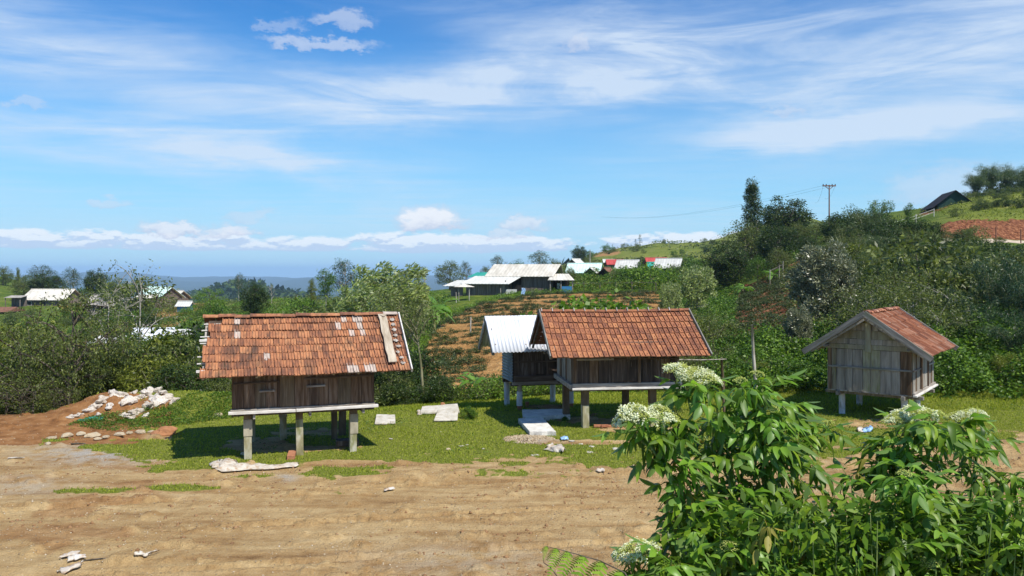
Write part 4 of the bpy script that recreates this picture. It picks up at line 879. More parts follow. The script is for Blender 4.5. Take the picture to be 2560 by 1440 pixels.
# ---- granary 4, behind, white corrugated roof
def corr_sheet(w, L, mat, pitch=.125, amp=.022, nx=None, th=.006):
    nx = nx or int(w / pitch * 8); xs = np.linspace(0, w, nx + 1); zt = amp * np.sin(xs / pitch * 2 * np.pi)
    top = [np.stack([xs, np.full_like(xs, y), zt], -1) for y in (0, L)]; bot = [np.stack([xs, np.full_like(xs, y), zt - th], -1) for y in (0, L)]
    V = np.concatenate([top[0], top[1], bot[0], bot[1]]); n = nx + 1; i = np.arange(nx)
    Fq = np.concatenate([np.stack([i, i + 1, n + i + 1, n + i], -1), np.stack([2*n + i, 3*n + i, 3*n + i + 1, 2*n + i + 1], -1), np.stack([i, 2*n + i, 2*n + i + 1, i + 1], -1), np.stack([n + i, n + i + 1, 3*n + i + 1, 3*n + i], -1)])
    return mesh_np('roof_sheet', V, Fq, M[mat], True)
def granary_back():
    r = granary('raised_granary', .85, 23.72, 15, 'small stilt granary at the back with white corrugated roof and blue grey metal side')
    hx, hy, fz = 1.0, .575, .84; wt = 1.86; ey, ez, run, sl = -.92, 1.72, .92, 1.03; rz_ = ez + run * sl; x0, x1 = -1.70, 1.42
    for x, y in [(-.78, -.45), (-.84, .75), (.80, -.45), (.62, .75)]: legpost(r, x, y, fz - .1, 'pipe', seg=1 if y < 0 else None)
    for y in (-.45, .45): bar(r, 'floor_beam', -1.05, 1.05, y - .05, y + .05, fz - .14, fz - .04, 'wood_dark')
    bar(r, 'floor', -hx, hx, -hy, hy, fz - .038, fz - .004, 'wood_dark'); bar(r, 'sill_board', -hx - .04, hx + .08, -hy - .09, -hy - .0, fz - .09, fz - .0, 'wood_h')
    bar(r, 'threshold_beam', -hx + .02, .18, -hy - .13, -hy - .03, fz + .005, fz + .17, 'wood_hd'); r.children[-1]['label'] = 'reddish brown squared beam laid along the wall foot'
    planks(r, (-hx, -hy), (hx, -hy), fz, wt, 9, 'wood_dark', seed=71); planks(r, (hx, -hy), (hx, hy), fz, wt, 5, 'wood_dark', seed=72); planks(r, (hx, hy), (-hx, hy), fz, wt, 8, 'wood_dark', seed=73)
    bar(r, 'rail', -hx + .03, hx, -hy - .06, -hy - .03, fz + .55, fz + .59, 'wood_hd'); bar(r, 'shutter', -.35, .0, -hy - .055, -hy - .032, fz + .2, fz + .53, 'wood_dark')
    me = corr_sheet(1.0, 1.20, 'tin_grey', .085, .012); o = put(me, r, frame_matrix(Vector((-hx - .03, -hy - .03, fz - .02)), (0, 0, 1), (0, 1, 0), (-1, 0, 0)), 'side_sheet')
    bar(r, 'gable_panel', -hx - .02, -hx, -.45, .45, fz + .98, rz_ - .45, 'wood_dark')
    th = math.atan(sl); SL = run / math.cos(th) + .03; up = Vector((0, math.cos(th), math.sin(th))); nn = Vector((0, -math.sin(th), math.cos(th)))
    ws = [1.08, 1.08, 1.08]; a = x0
    for k, w in enumerate(ws):
        me = corr_sheet(w, SL, 'tin_white', .108, .02)
        put(me, r, frame_matrix(Vector((a, ey - .02, ez)) + nn * (.02 + .006 * (k % 2)), (1, 0, 0), up, nn), 'roof_sheet')
        up2 = Vector((0, -math.cos(th), math.sin(th))); n2 = Vector((0, math.sin(th), math.cos(th)))
        put(me, r, frame_matrix(Vector((a + w, -ey + .02, ez)) + n2 * (.02 + .006 * (k % 2)), (-1, 0, 0), up2, n2), 'roof_sheet'); a += w - .06
    for s, (q0, q1) in enumerate([(x0 - .01, x0 + 1.05), (x0 + 1.0, x1 + .02)]):
        mb = MB(); y = .13; mb.prism([(-y, rz_ - .085 + s * .006), (0, rz_ + .045 + s * .006), (y, rz_ - .085 + s * .006), (y - .01, rz_ - .11), (0, rz_ + .02), (-y + .01, rz_ - .11)], 'x', q0, q1); mb.build('ridge_cap', M['tin_white'], r)
    for k in range(3):
        for s in (1, -1): slopebar(r, 'rafter', x0 + .05 + k * 1.5, .05, s * ey, ez - .03, 0, rz_ - .04, .06, 'wood_h', -.01)
    for q in (.15, .55, .9): bar(r, 'purlin', x0, x1, ey + run * q - .025, ey + run * q + .025, ez + run * q * sl - .07, ez + run * q * sl - .02, 'wood_h')
    for (u, t) in [(.12, .62), (.13, .2), (1.02, .18), (1.5, .12), (2.0, .14), (2.45, .15), (2.2, .6)]:
        p = Vector((x0 + u, ey, ez)) + up * (t * SL) + nn * .045; MB().tube([p, p + nn * .012], .022, 6).build('roof_nail', M['metal'], r)
    for s in (1, -1): slopebar(r, 'barge_board', x0 + .01, .02, s * (ey - .01), ez - .01, 0, rz_ - .02, .10, 'wood_h', -.002)
    finish(r); return r
g1 = granary_left(); g2 = granary_middle(); g3 = granary_right(); g4 = granary_back()
# ------------------------------------------------------------------ vegetation builders
def tubes_np(paths, n=5):
    """list of (points (k,3), radii (k,)) -> V, F quads"""
    Vs = []; Fs = []; o = 0; ang = np.arange(n) * 2 * np.pi / n
    for P, r in paths:
        P = np.asarray(P, float); r = np.asarray(r, float); k = len(P)
        d = np.gradient(P, axis=0); d = unit(d); up = np.where(np.abs(d[:, 2:3]) > .9, [[1., 0, 0]], [[0, 0, 1.]])
        a = unit(np.cross(d, up)); b_ = np.cross(d, a)
        V = P[:, None] + (a[:, None] * np.cos(ang)[None, :, None] + b_[:, None] * np.sin(ang)[None, :, None]) * r[:, None, None]
        Vs.append(V.reshape(-1, 3)); i = np.arange(k - 1)[:, None] * n + np.arange(n)[None]; j = np.arange(k - 1)[:, None] * n + (np.arange(n) + 1)[None] % n
        Fs.append((np.stack([i, j, j + n, i + n], -1).reshape(-1, 4)) + o); o += k * n
    return np.concatenate(Vs), np.concatenate(Fs)
def bez(a, b_, c, k=6):
    t = np.linspace(0, 1, k)[:, None]; return (1 - t) ** 2 * a + 2 * t * (1 - t) * b_ + t * t * c
def leafset(C, rad, per, L, Wd, rg, droop=.3, wind=(0, 0, 0), flat=.75, out=None, upb=.28):
    """leaves scattered in balls of radius rad about the points C"""
    n = len(C) * per; c = np.repeat(C, per, 0)
    d = unit(rg.normal(size=(n, 3))); rr = rg.random(n) ** .45
    rad_ = np.repeat(np.broadcast_to(rad, len(C)), per)
    off = d * (rr * rad_)[:, None]; off[:, 2] *= flat
    P = c + off
    D = unit(d * .8 + rg.normal(size=(n, 3)) * .55 + np.array([0, 0, -droop]) + np.asarray(wind))
    N = unit(rg.normal(size=(n, 3)) * .55 + np.array([0, 0, upb * 2]) + d * .4)
    S = unit(np.cross(D, N))
    L_ = L * rg.uniform(.6, 1.3, n)
    return quads_from(P, D, S, L_, Wd * rg.uniform(.7, 1.25, n))
def tree_meshes(name, seed, H, Rr, leaf, bark, shape='round', nclu=60, crad=.5, per=60, L=.12, Wd=.05, tr=.10, base=.35, limbs=7, droop=.3, wind=(0, 0, 0), lean=0.0, flat=.75, twigs=True, bare=.0, trunks=1, hollow=.35):
    rg = np.random.default_rng(seed)
    # cluster centres
    C = []
    while len(C) < nclu:
        p = rg.uniform(-1, 1, 3); q = np.linalg.norm(p)
        if shape == 'round':
            if hollow < q < 1: C.append((p[0] * Rr, p[1] * Rr, H * (base + (1 - base) * .5) + p[2] * H * (1 - base) * .5))
        elif shape == 'column':
            w = .55 + .45 * math.sin(3.0 * (p[2] + 1) / 2)
            if math.hypot(p[0], p[1]) < 1: C.append((p[0] * Rr * w, p[1] * Rr * w, H * (base + (1 - base) * (p[2] + 1) / 2)))
        elif shape == 'cone':
            t = (p[2] + 1) / 2
            if math.hypot(p[0], p[1]) < 1: C.append((p[0] * Rr * (1.05 - t), p[1] * Rr * (1.05 - t), H * (base + (1 - base) * t)))
        elif shape == 'umbrella':
            if math.hypot(p[0], p[1]) < 1: C.append((p[0] * Rr, p[1] * Rr, H * (.82 + .10 * p[2] - .22 * (p[0] ** 2 + p[1] ** 2)) + rg.normal() * .04 * H))
        elif shape == 'tiers':
            t = rg.integers(0, 5) / 4; a = p[0] * 3.14; q = math.sqrt(rg.random())
            C.append((math.cos(a) * q * Rr * (1.1 - .75 * t), math.sin(a) * q * Rr * (1.1 - .75 * t), H * (base + (1 - base) * t) + rg.normal() * .02 * H))
        elif shape == 'shrub':
            if hollow < q < 1: C.append((p[0] * Rr, p[1] * Rr, H * .5 + p[2] * H * .5 if p[2] > -.9 else .1))
        elif shape == 'open':
            if .3 < q < 1 and rg.random() < .8: C.append((p[0] * Rr, p[1] * Rr, H * (base + (1 - base) * (.5 + .5 * p[2]))))
    C = np.array(C); C += rg.normal(size=C.shape) * [.07 * Rr, .07 * Rr, .03 * H]; C[:, 0] += lean * np.maximum(C[:, 2] / H, 0) ** 1.3 * H
    C[:, 2] = np.maximum(C[:, 2], crad * .35)
    # trunk and limbs
    paths = []; nodes = []
    for tk in range(trunks):
        ox, oy = (0, 0) if trunks == 1 else rg.normal(size=2) * .12 * Rr
        top = np.array([lean * .8 * H + rg.normal() * .05 * Rr + ox * 2.5, rg.normal() * .05 * Rr + oy * 2.5, H * (.82 if shape != 'umbrella' else .55)])
        midp = np.array([lean * .25 * H + rg.normal() * .12 * Rr + ox, rg.normal() * .1 * Rr + oy, H * .4]); P = bez(np.array([ox, oy, -.3]), midp, top, 9)
        rad = tr / math.sqrt(trunks) * np.linspace(1.15, .22, 9); paths.append((P, rad)); nodes += list(P[2:])
        order = rg.permutation(len(C))[:limbs]
        for ci in order:
            c = C[ci]; hz = min(max(c[2] - abs(c[0]) * .5 - .1 * H, base * H * .7), H * .75); t = min(max((hz + .3) / (H * .82 + .3), .12), .95); i = min(int(t * 8), 7); s = P[i] + (P[i + 1] - P[i]) * (t * 8 - i)
            m_ = s * .45 + c * .55 + np.array([0, 0, .06 * H]) + rg.normal(size=3) * .05 * H; Q = bez(s, m_, c, 7)
            paths.append((Q, tr * .5 / math.sqrt(trunks) * np.linspace(1, .15, 7))); nodes += list(Q[1:])
    nodes = np.array(nodes)
    if twigs:
        for c in C:
            k = np.argmin(((nodes - c) ** 2).sum(1) + rg.random(len(nodes)) * .05 * Rr); s = nodes[k]
            Q = bez(s, (s + c) / 2 + rg.normal(size=3) * .08 * Rr, c + rg.normal(size=3) * crad * .3, 5); paths.append((Q, tr * .16 * np.linspace(1, .25, 5)))
    V, Fq = tubes_np(paths, 5); trunk = mesh_np('trunk', V, Fq, M[bark], True)
    keep = C[rg.random(len(C)) >= bare]
    cr = crad * rg.uniform(.7, 1.35, len(keep))
    V, Fq = leafset(keep, cr, per, L, Wd, rg, droop, wind, flat)
    ks = rg.random(len(Fq)) < 1.0
    crown = mesh_np('crown', V, Fq, M[leaf])
    return trunk, crown, H, Rr
def bamboo_meshes(seed, H, n=16, spread=.45, L=.22, Wd=.035, sprays=16, per=16, leaf='l_bamboo', wind=(0, 0, 0), side=None, rad=.28):
    rg = np.random.default_rng(seed); paths = []; C = []
    for k in range(n):
        a = rg.uniform(0, 6.28) if side is None else side + rg.normal() * .8; r0 = rg.random() * .06 * H; h = H * rg.uniform(.6, 1.05); s = spread * rg.uniform(.3, 1.15) * H
        b0 = np.array([math.cos(a) * r0, math.sin(a) * r0, -.2]); tip = b0 + np.array([math.cos(a) * s, math.sin(a) * s, h * rg.uniform(.72, .95)])
        mid = b0 + np.array([math.cos(a) * s * .12, math.sin(a) * s * .12, h * 1.08]); P = bez(b0, mid, tip, 10); paths.append((P, .035 * H / 6 * np.linspace(1, .12, 10)))
        for t in rg.uniform(.25, 1.0, sprays):
            i = min(int(t * 9), 8); p = P[i] + (P[i + 1] - P[i]) * (t * 9 - i); C.append(p + rg.normal(size=3) * rad * .6)
    V, Fq = tubes_np(paths, 4); trunk = mesh_np('culms', V, Fq, M['bamboo'], True)
    V, Fq = leafset(np.array(C), rad * rg.uniform(.6, 1.4, len(C)), per, L, Wd, rg, .9, wind, 1.0, upb=.1)
    return trunk, mesh_np('foliage', V, Fq, M[leaf]), H, spread * H
def place(lib, px, top, Y, label, cat='tree', group=None, wf=1.0, name='tree', rz=None, basez=None, x=None, sink=.1, tilt=0):
    """stand a tree so that it has the height its top has in the view"""
    trunk, crown, H, Rr = lib
    if x is None: x = (px - 1280) / F * Y
    bz = float(Z(x, Y)) - sink if basez is None else basez
    h = CZ + (HOR - top) * Y / F - bz; s = h / H
    r = empty(name, (x, Y, bz), rnd.uniform(0, 6.28) if rz is None else rz, label, cat, group)
    if tilt: r.rotation_euler[1] = tilt
    r.scale = (s * wf, s * wf, s)
    put(trunk, r, None, trunk.name.split('.')[0]); put(crown, r, None, crown.name.split('.')[0]); return r
LIB = {}
T = tree_meshes
LIB['shrub_a'] = T('s', 1, 2.4, 1.5, 'l_olive', 'bark', 'shrub', 90, .34, 90, .11, .045, .06, .1, 10, trunks=3)
LIB['shrub_b'] = T('s', 2, 2.2, 1.4, 'l_dark', 'bark', 'shrub', 90, .34, 85, .13, .055, .06, .1, 10, trunks=3)
LIB['shrub_c'] = T('s', 3, 1.8, 1.2, 'l_green', 'bark', 'shrub', 70, .30, 80, .12, .06, .04, .1, 8, trunks=4)
LIB['shrub_d'] = T('s', 4, 2.2, 1.3, 'l_yellow', 'bark_green', 'shrub', 70, .30, 70, .11, .045, .04, .1, 8, trunks=4)
LIB['scrub'] = T('s', 5, 3.0, 1.5, 'l_olive', 'bark_pale', 'open', 110, .36, 60, .10, .04, .04, .1, 10, trunks=4)
LIB['sparse'] = T('s', 6, 4.4, 2.2, 'l_olive', 'bark', 'open', 150, .28, 44, .11, .048, .10, .25, 16)
LIB['dead'] = T('s', 7, 2.4, 1.4, 'l_olive', 'bark', 'open', 60, .28, 40, .09, .035, .05, .1, 12, bare=.2, trunks=3)
LIB['bare'] = T('s', 8, 8.5, 1.9, 'l_olive', 'bark_pale', 'open', 34, .34, 10, .17, .08, .085, .5, 6, bare=.1)
LIB['silver'] = T('s', 9, 5.0, 2.0, 'l_silver', 'bark', 'round', 210, .38, 95, .20, .07, .12, .06, 12, droop=.1, wind=(-.7, 0, .35), hollow=.25)
LIB['wind'] = T('s', 10, 6.0, 2.6, 'l_pale', 'bark_green', 'round', 120, .50, 60, .36, .12, .12, .12, 12, droop=.1, wind=(1.3, 0, .45), hollow=.1, trunks=2, lean=.08)
LIB['broad'] = T('b', 11, 8.0, 3.4, 'l_dark', 'bark', 'round', 170, .80, 70, .28, .14, .22, .14, 9)
LIB['broad_g'] = T('b', 12, 7.0, 3.2, 'l_green', 'bark', 'round', 110, .75, 50, .26, .13, .2, .12, 9)
LIB['broad_o'] = T('b', 13, 7.0, 3.4, 'l_olive', 'bark', 'round', 110, .75, 50, .26, .12, .2, .12, 9)
LIB['tall'] = T('t', 14, 12.0, 2.1, 'l_dark', 'bark_pale', 'cone', 150, .70, 70, .26, .11, .2, .14, 14)
LIB['feather'] = T('f', 15, 9.0, 3.0, 'l_blue', 'bark', 'umbrella', 75, .75, 40, .22, .07, .16, .5, 14, flat=.35)
LIB['loose'] = T('f', 16, 8.0, 2.1, 'l_blue', 'bark_pale', 'open', 80, .55, 38, .24, .09, .14, .35, 14)
LIB['cone'] = T('c', 17, 6.0, 1.7, 'l_yellow', 'bark', 'cone', 80, .42, 50, .2, .08, .12, .12, 10)
LIB['thin'] = T('c', 18, 5.5, 1.3, 'l_green', 'bark_pale', 'column', 60, .40, 45, .22, .08, .09, .45, 8)
LIB['slender'] = T('c', 19, 3.4, 1.3, 'l_olive', 'bark_green', 'open', 60, .30, 40, .09, .035, .075, .62, 8, lean=-.12)
LIB['pine'] = T('p', 20, 10.0, 2.2, 'l_dark', 'bark', 'tiers', 45, .6, 40, .3, .08, .16, .35, 8, flat=.35)
LIB['willow'] = T('w', 21, 5.5, 2.8, 'l_bright', 'bark', 'shrub', 100, .48, 50, .24, .07, .1, .1, 10, droop=-.5, wind=(.2, 0, .5))
LIB['bush_far'] = T('b', 22, 2.2, 1.7, 'l_green', 'bark', 'shrub', 45, .45, 40, .22, .11, .05, .1, 5, twigs=False)
LIB['bush_far_o'] = T('b', 23, 2.2, 1.7, 'l_olive', 'bark', 'shrub', 45, .45, 40, .20, .09, .05, .1, 5, twigs=False)
LIB['bush_far_d'] = T('b', 24, 2.4, 1.7, 'l_dark', 'bark', 'shrub', 45, .45, 40, .22, .11, .05, .1, 5, twigs=False)
LIB['bush_far_y'] = T('b', 26, 2.0, 1.7, 'l_bright', 'bark', 'shrub', 45, .42, 36, .22, .11, .05, .1, 5, twigs=False)
LIB['dead_far'] = T('b', 27, 6.0, 1.6, 'l_olive', 'bark_pale', 'open', 50, .3, 3, .16, .07, .12, .35, 14, bare=.8)
LIB['vine'] = T('v', 28, 2.6, 1.7, 'l_bright', 'bark_green', 'open', 70, .28, 26, .17, .13, .04, .2, 8, trunks=4)
LIB['bamboo'] = bamboo_meshes(31, 7.0, 34, .34, sprays=20, per=20, rad=.45, L=.26, Wd=.05)
LIB['bamboo_b'] = bamboo_meshes(32, 6.0, 18, .42, leaf='l_olive', L=.20)
LIB['bamboo_near'] = bamboo_meshes(33, 5.0, 20, .5, L=.20, Wd=.032, sprays=22, per=18, leaf='l_blue', rad=.24)
LIB['bamboo_y'] = bamboo_meshes(34, 5.5, 20, .45, L=.18, Wd=.03, sprays=20, per=18, leaf='l_olive', rad=.26)
# ---- banana plants
def banana(px, Y, H, label, seed, group='banana plants', n=8, top=None):
    rg = random.Random(seed); x = (px - 1280) / F * Y; r = empty('banana_plant', (x, Y, float(Z(x, Y)) - .05), rg.uniform(0, 6), label, 'plant', group)
    sh = H * .45
    MB().tube([(0, 0, -.1), (.02, 0, sh * .5), (0, .02, sh)], [.11 * H / 2.5, .09 * H / 2.5, .05 * H / 2.5], 8).build('trunk', M['bark_green'], r, True)
    for k in range(n):
        a = k * 2.4 + rg.uniform(-.3, .3); L_ = H * rg.uniform(.55, .75); rise = rg.uniform(.45, 1.0); w = L_ * .17; m = 9; V = []
        dx, dy = math.cos(a), math.sin(a)
        for i in range(m + 1):
            t = i / m; rr_ = L_ * (t * .75); z = sh + L_ * (rise * t * 1.15 - (.55 + .5 * (1.2 - rise)) * t * t * 1.1)
            ww = w * (0.05 if t < .12 else math.sin(min(1, (t - .08) / .92) * math.pi) ** .55 + .03) * rg.uniform(.82, 1)
            c = Vector((dx * rr_, dy * rr_, z)); s = Vector((-dy, dx, 0))
            V += [c - s * ww - Vector((0, 0, ww * .35)), c, c + s * ww - Vector((0, 0, ww * .35))]
        fs = []
        for i in range(m):
            for q in (0, 1):
                if rg.random() > .06: fs.append((i * 3 + q, i * 3 + q + 1, i * 3 + q + 4, i * 3 + q + 3))
        MB().add(V, fs).build('leaf', M['l_banana'], r)
    return r

# ------------------------------------------------------------------ ground cover that nobody could count
def cover(name, label, poly, n, mat, L, Wd, hmax, seed, Yr=None, cat='undergrowth', bumps=1.2, upb=.26, droop=.2, dens=None):
    """leaves over the plan polygon, in mounds up to hmax high"""
    rg = np.random.default_rng(seed); P_ = np.array(poly, float)
    x0, y0 = P_.min(0); x1, y1 = P_.max(0); X = rg.uniform(x0, x1, n * 3); Y = rg.uniform(y0, y1, n * 3)
    k = inpoly(X, Y, poly)
    if dens is not None: k &= rg.random(len(X)) < dens(X, Y)
    X, Y = X[k][:n], Y[k][:n]; n = len(X)
    h = hmax * (np.clip(fbm(X / bumps, Y / bumps, 3, seed) * 1.9 - .45, .05, 1.2)); t = rg.random(n) ** .45
    Pn = np.stack([X, Y, Z(X, Y) + h * t], -1)
    e = .15; gx = (fbm((X + e) / bumps, Y / bumps, 3, seed) - fbm((X - e) / bumps, Y / bumps, 3, seed)) * hmax * 3; gy = (fbm(X / bumps, (Y + e) / bumps, 3, seed) - fbm(X / bumps, (Y - e) / bumps, 3, seed)) * hmax * 3
    N = unit(np.stack([-gx, -gy, np.full(n, upb * 2)], -1) + rg.normal(size=(n, 3)) * .6); D = unit(rg.normal(size=(n, 3)) * [1, 1, .5] + np.array([0, 0, -droop]))
    S = unit(np.cross(D, N)); k = .7 + .6 * rg.random(n)
    V, Fq = quads_from(Pn, D, S, L * k, Wd * k)
    o = tag(put(mesh_np(name, V, Fq, M[mat])), kind='stuff', label=label, cat=cat); return o
# ------------------------------------------------------------------ undergrowth
cover('vine_cover', 'tangled leafy vines heaped behind and beside the small right granary', [(5.9, 25.6), (8.5, 25.2), (9.3, 25.0), (12, 25.6), (13.2, 24.3), (15, 24.1), (19.5, 24), (27, 36), (10.5, 36)], 62000, 'l_green', .12, .07, 1.5, 3, bumps=1.3)
cover('vine_cover', 'yellow green weeds creeping through the vines at right', [(7.5, 25.2), (12, 25.6), (19.5, 24.2), (25, 33), (10, 33)], 16000, 'l_bright', .11, .06, 1.55, 3, bumps=1.3)
cover('weeds', 'low weeds along the back edge of the yard behind the middle granaries', [(-3.8, 25.2), (-1.2, 25.6), (0, 26.6), (2, 27.0), (5, 27.4), (7.5, 26.4), (10, 31.5), (0, 32), (-4.5, 31)], 36000, 'l_olive', .09, .045, .95, 7, bumps=.8)
cover('weeds', 'fresh green weeds mixed into the back edge of the yard', [(-3.8, 25), (2, 26.6), (6.5, 26.4), (8.5, 25.4), (9, 30), (-4, 30)], 17000, 'l_bright', .09, .05, .9, 7, bumps=.8)
cover('weeds', 'dark weeds on the slope below the left end of the yard', [(-17, 23.0), (-12, 24.0), (-8, 24.2), (-3.4, 24.6), (-4, 33), (-24, 33)], 42000, 'l_olive', .10, .045, .9, 9, bumps=.9)
cover('mound_weeds', 'short green weeds growing on the soil bank by the rubbish heap', [(-11.4, 20.3), (-10.0, 19.9), (-8.7, 20.3), (-7.2, 21.2), (-6.9, 22.8), (-8.0, 23.2), (-9.4, 21.5), (-11, 21.0)], 15000, 'l_green', .05, .02, .16, 12, bumps=.5)
cover('yard_weeds', 'taller weeds and tufts dotted over the short grass of the yard', [(-6, 17.6), (-2, 17.4), (6, 17.8), (15, 20), (16, 24), (4, 27), (-3, 25), (-7, 22)], 13000, 'l_green', .05, .022, .10, 31, bumps=.35, dens=lambda x, y: sstep(fbm(x * .9, y * .9, 3, 44), .52, .62))
cover('slope_scrub', 'green scrub on the slope below the left village', [(-22, 32), (-4, 32), (-7, 60), (-8, 100), (-22, 118), (-95, 118), (-40, 60)], 70000, 'l_green', .22, .11, 1.1, 15, bumps=3.5)
cover('slope_scrub', 'olive scrub mixed over the slope below the left village', [(-22, 32), (-4, 32), (-7, 60), (-8, 100), (-30, 150), (-130, 150), (-40, 60)], 52000, 'l_olive', .24, .10, 1.2, 16, bumps=3.5)
cover('slope_scrub', 'bright green scrub in the meadow beyond the left granary', [(-7, 60), (-8, 105), (-18, 135), (-45, 135), (-40, 80), (-18, 62)], 36000, 'l_bright', .22, .09, .7, 17, bumps=3)
cover('hillside_scrub', 'dense olive scrub covering the right hillside', [(9.5, 35), (27, 35), (47, 64), (44, 74), (30, 90), (23.5, 70), (16.5, 46)], 50000, 'l_olive', .20, .08, 1.4, 18, bumps=2.5)
cover('hillside_scrub', 'dark green scrub low on the right hillside', [(10, 33), (30, 33), (46, 62), (42, 76), (34, 84), (28, 70)], 85000, 'l_dark', .20, .09, 1.3, 19, bumps=2.5)
cover('slope_weeds', 'grassy weeds between the tea field and the red terraces', [(8.6, 33), (11.6, 42), (16, 57), (20, 71), (25, 87), (19, 101), (15.2, 74), (11.2, 50)], 34000, 'l_green', .20, .08, 1.0, 27, bumps=2)
cover('garden_scrub', 'green gardens and bushes between the tea field and the village', [(6, 103), (24, 101), (30, 95), (50, 100), (60, 160), (8, 150)], 60000, 'l_green', .30, .15, 1.6, 20, bumps=4)
cover('garden_scrub', 'yellowish bushes in the gardens above the tea field', [(6, 103), (24, 101), (30, 95), (50, 150), (8, 140)], 22000, 'l_yellow', .30, .14, 1.5, 20, bumps=4)
cover('verge_grass', 'bright green grass verge along the left edge of the tea field', [(-5.0, 36), (-6.6, 52), (-7.6, 66), (-7.4, 82), (-3.6, 94), (1, 103.5), (18, 103.5), (18, 101.3), (9, 101.3), (1.3, 99.3), (-3.4, 90), (-6.2, 79), (-6.6, 66), (-5.9, 52), (-4.3, 36)], 30000, 'l_bright', .24, .06, .75, 21, bumps=1.5, droop=-.8)
cover('hill_scrub', 'scattered dark scrub on the far grassy hill', [(20, 230), (130, 230), (190, 395), (20, 395)], 9000, 'l_olive', .9, .5, 1.6, 22, bumps=14, dens=lambda x, y: sstep(fbm(x / 18, y / 18, 4, 4), .48, .58))
cover('hill_grass', 'tufts on the grassy hill under the dark barn', [(52, 92), (100, 94), (150, 200), (75, 150)], 22000, 'l_yellow', .3, .10, .22, 23, bumps=3, droop=-.5)
cover('forest_canopy', 'hazy forest canopy on the distant hills', [(-620, 500), (60, 500), (250, 2300), (-1500, 2300)], 60000, 'l_dark', 9, 6, 11, 24, bumps=30)
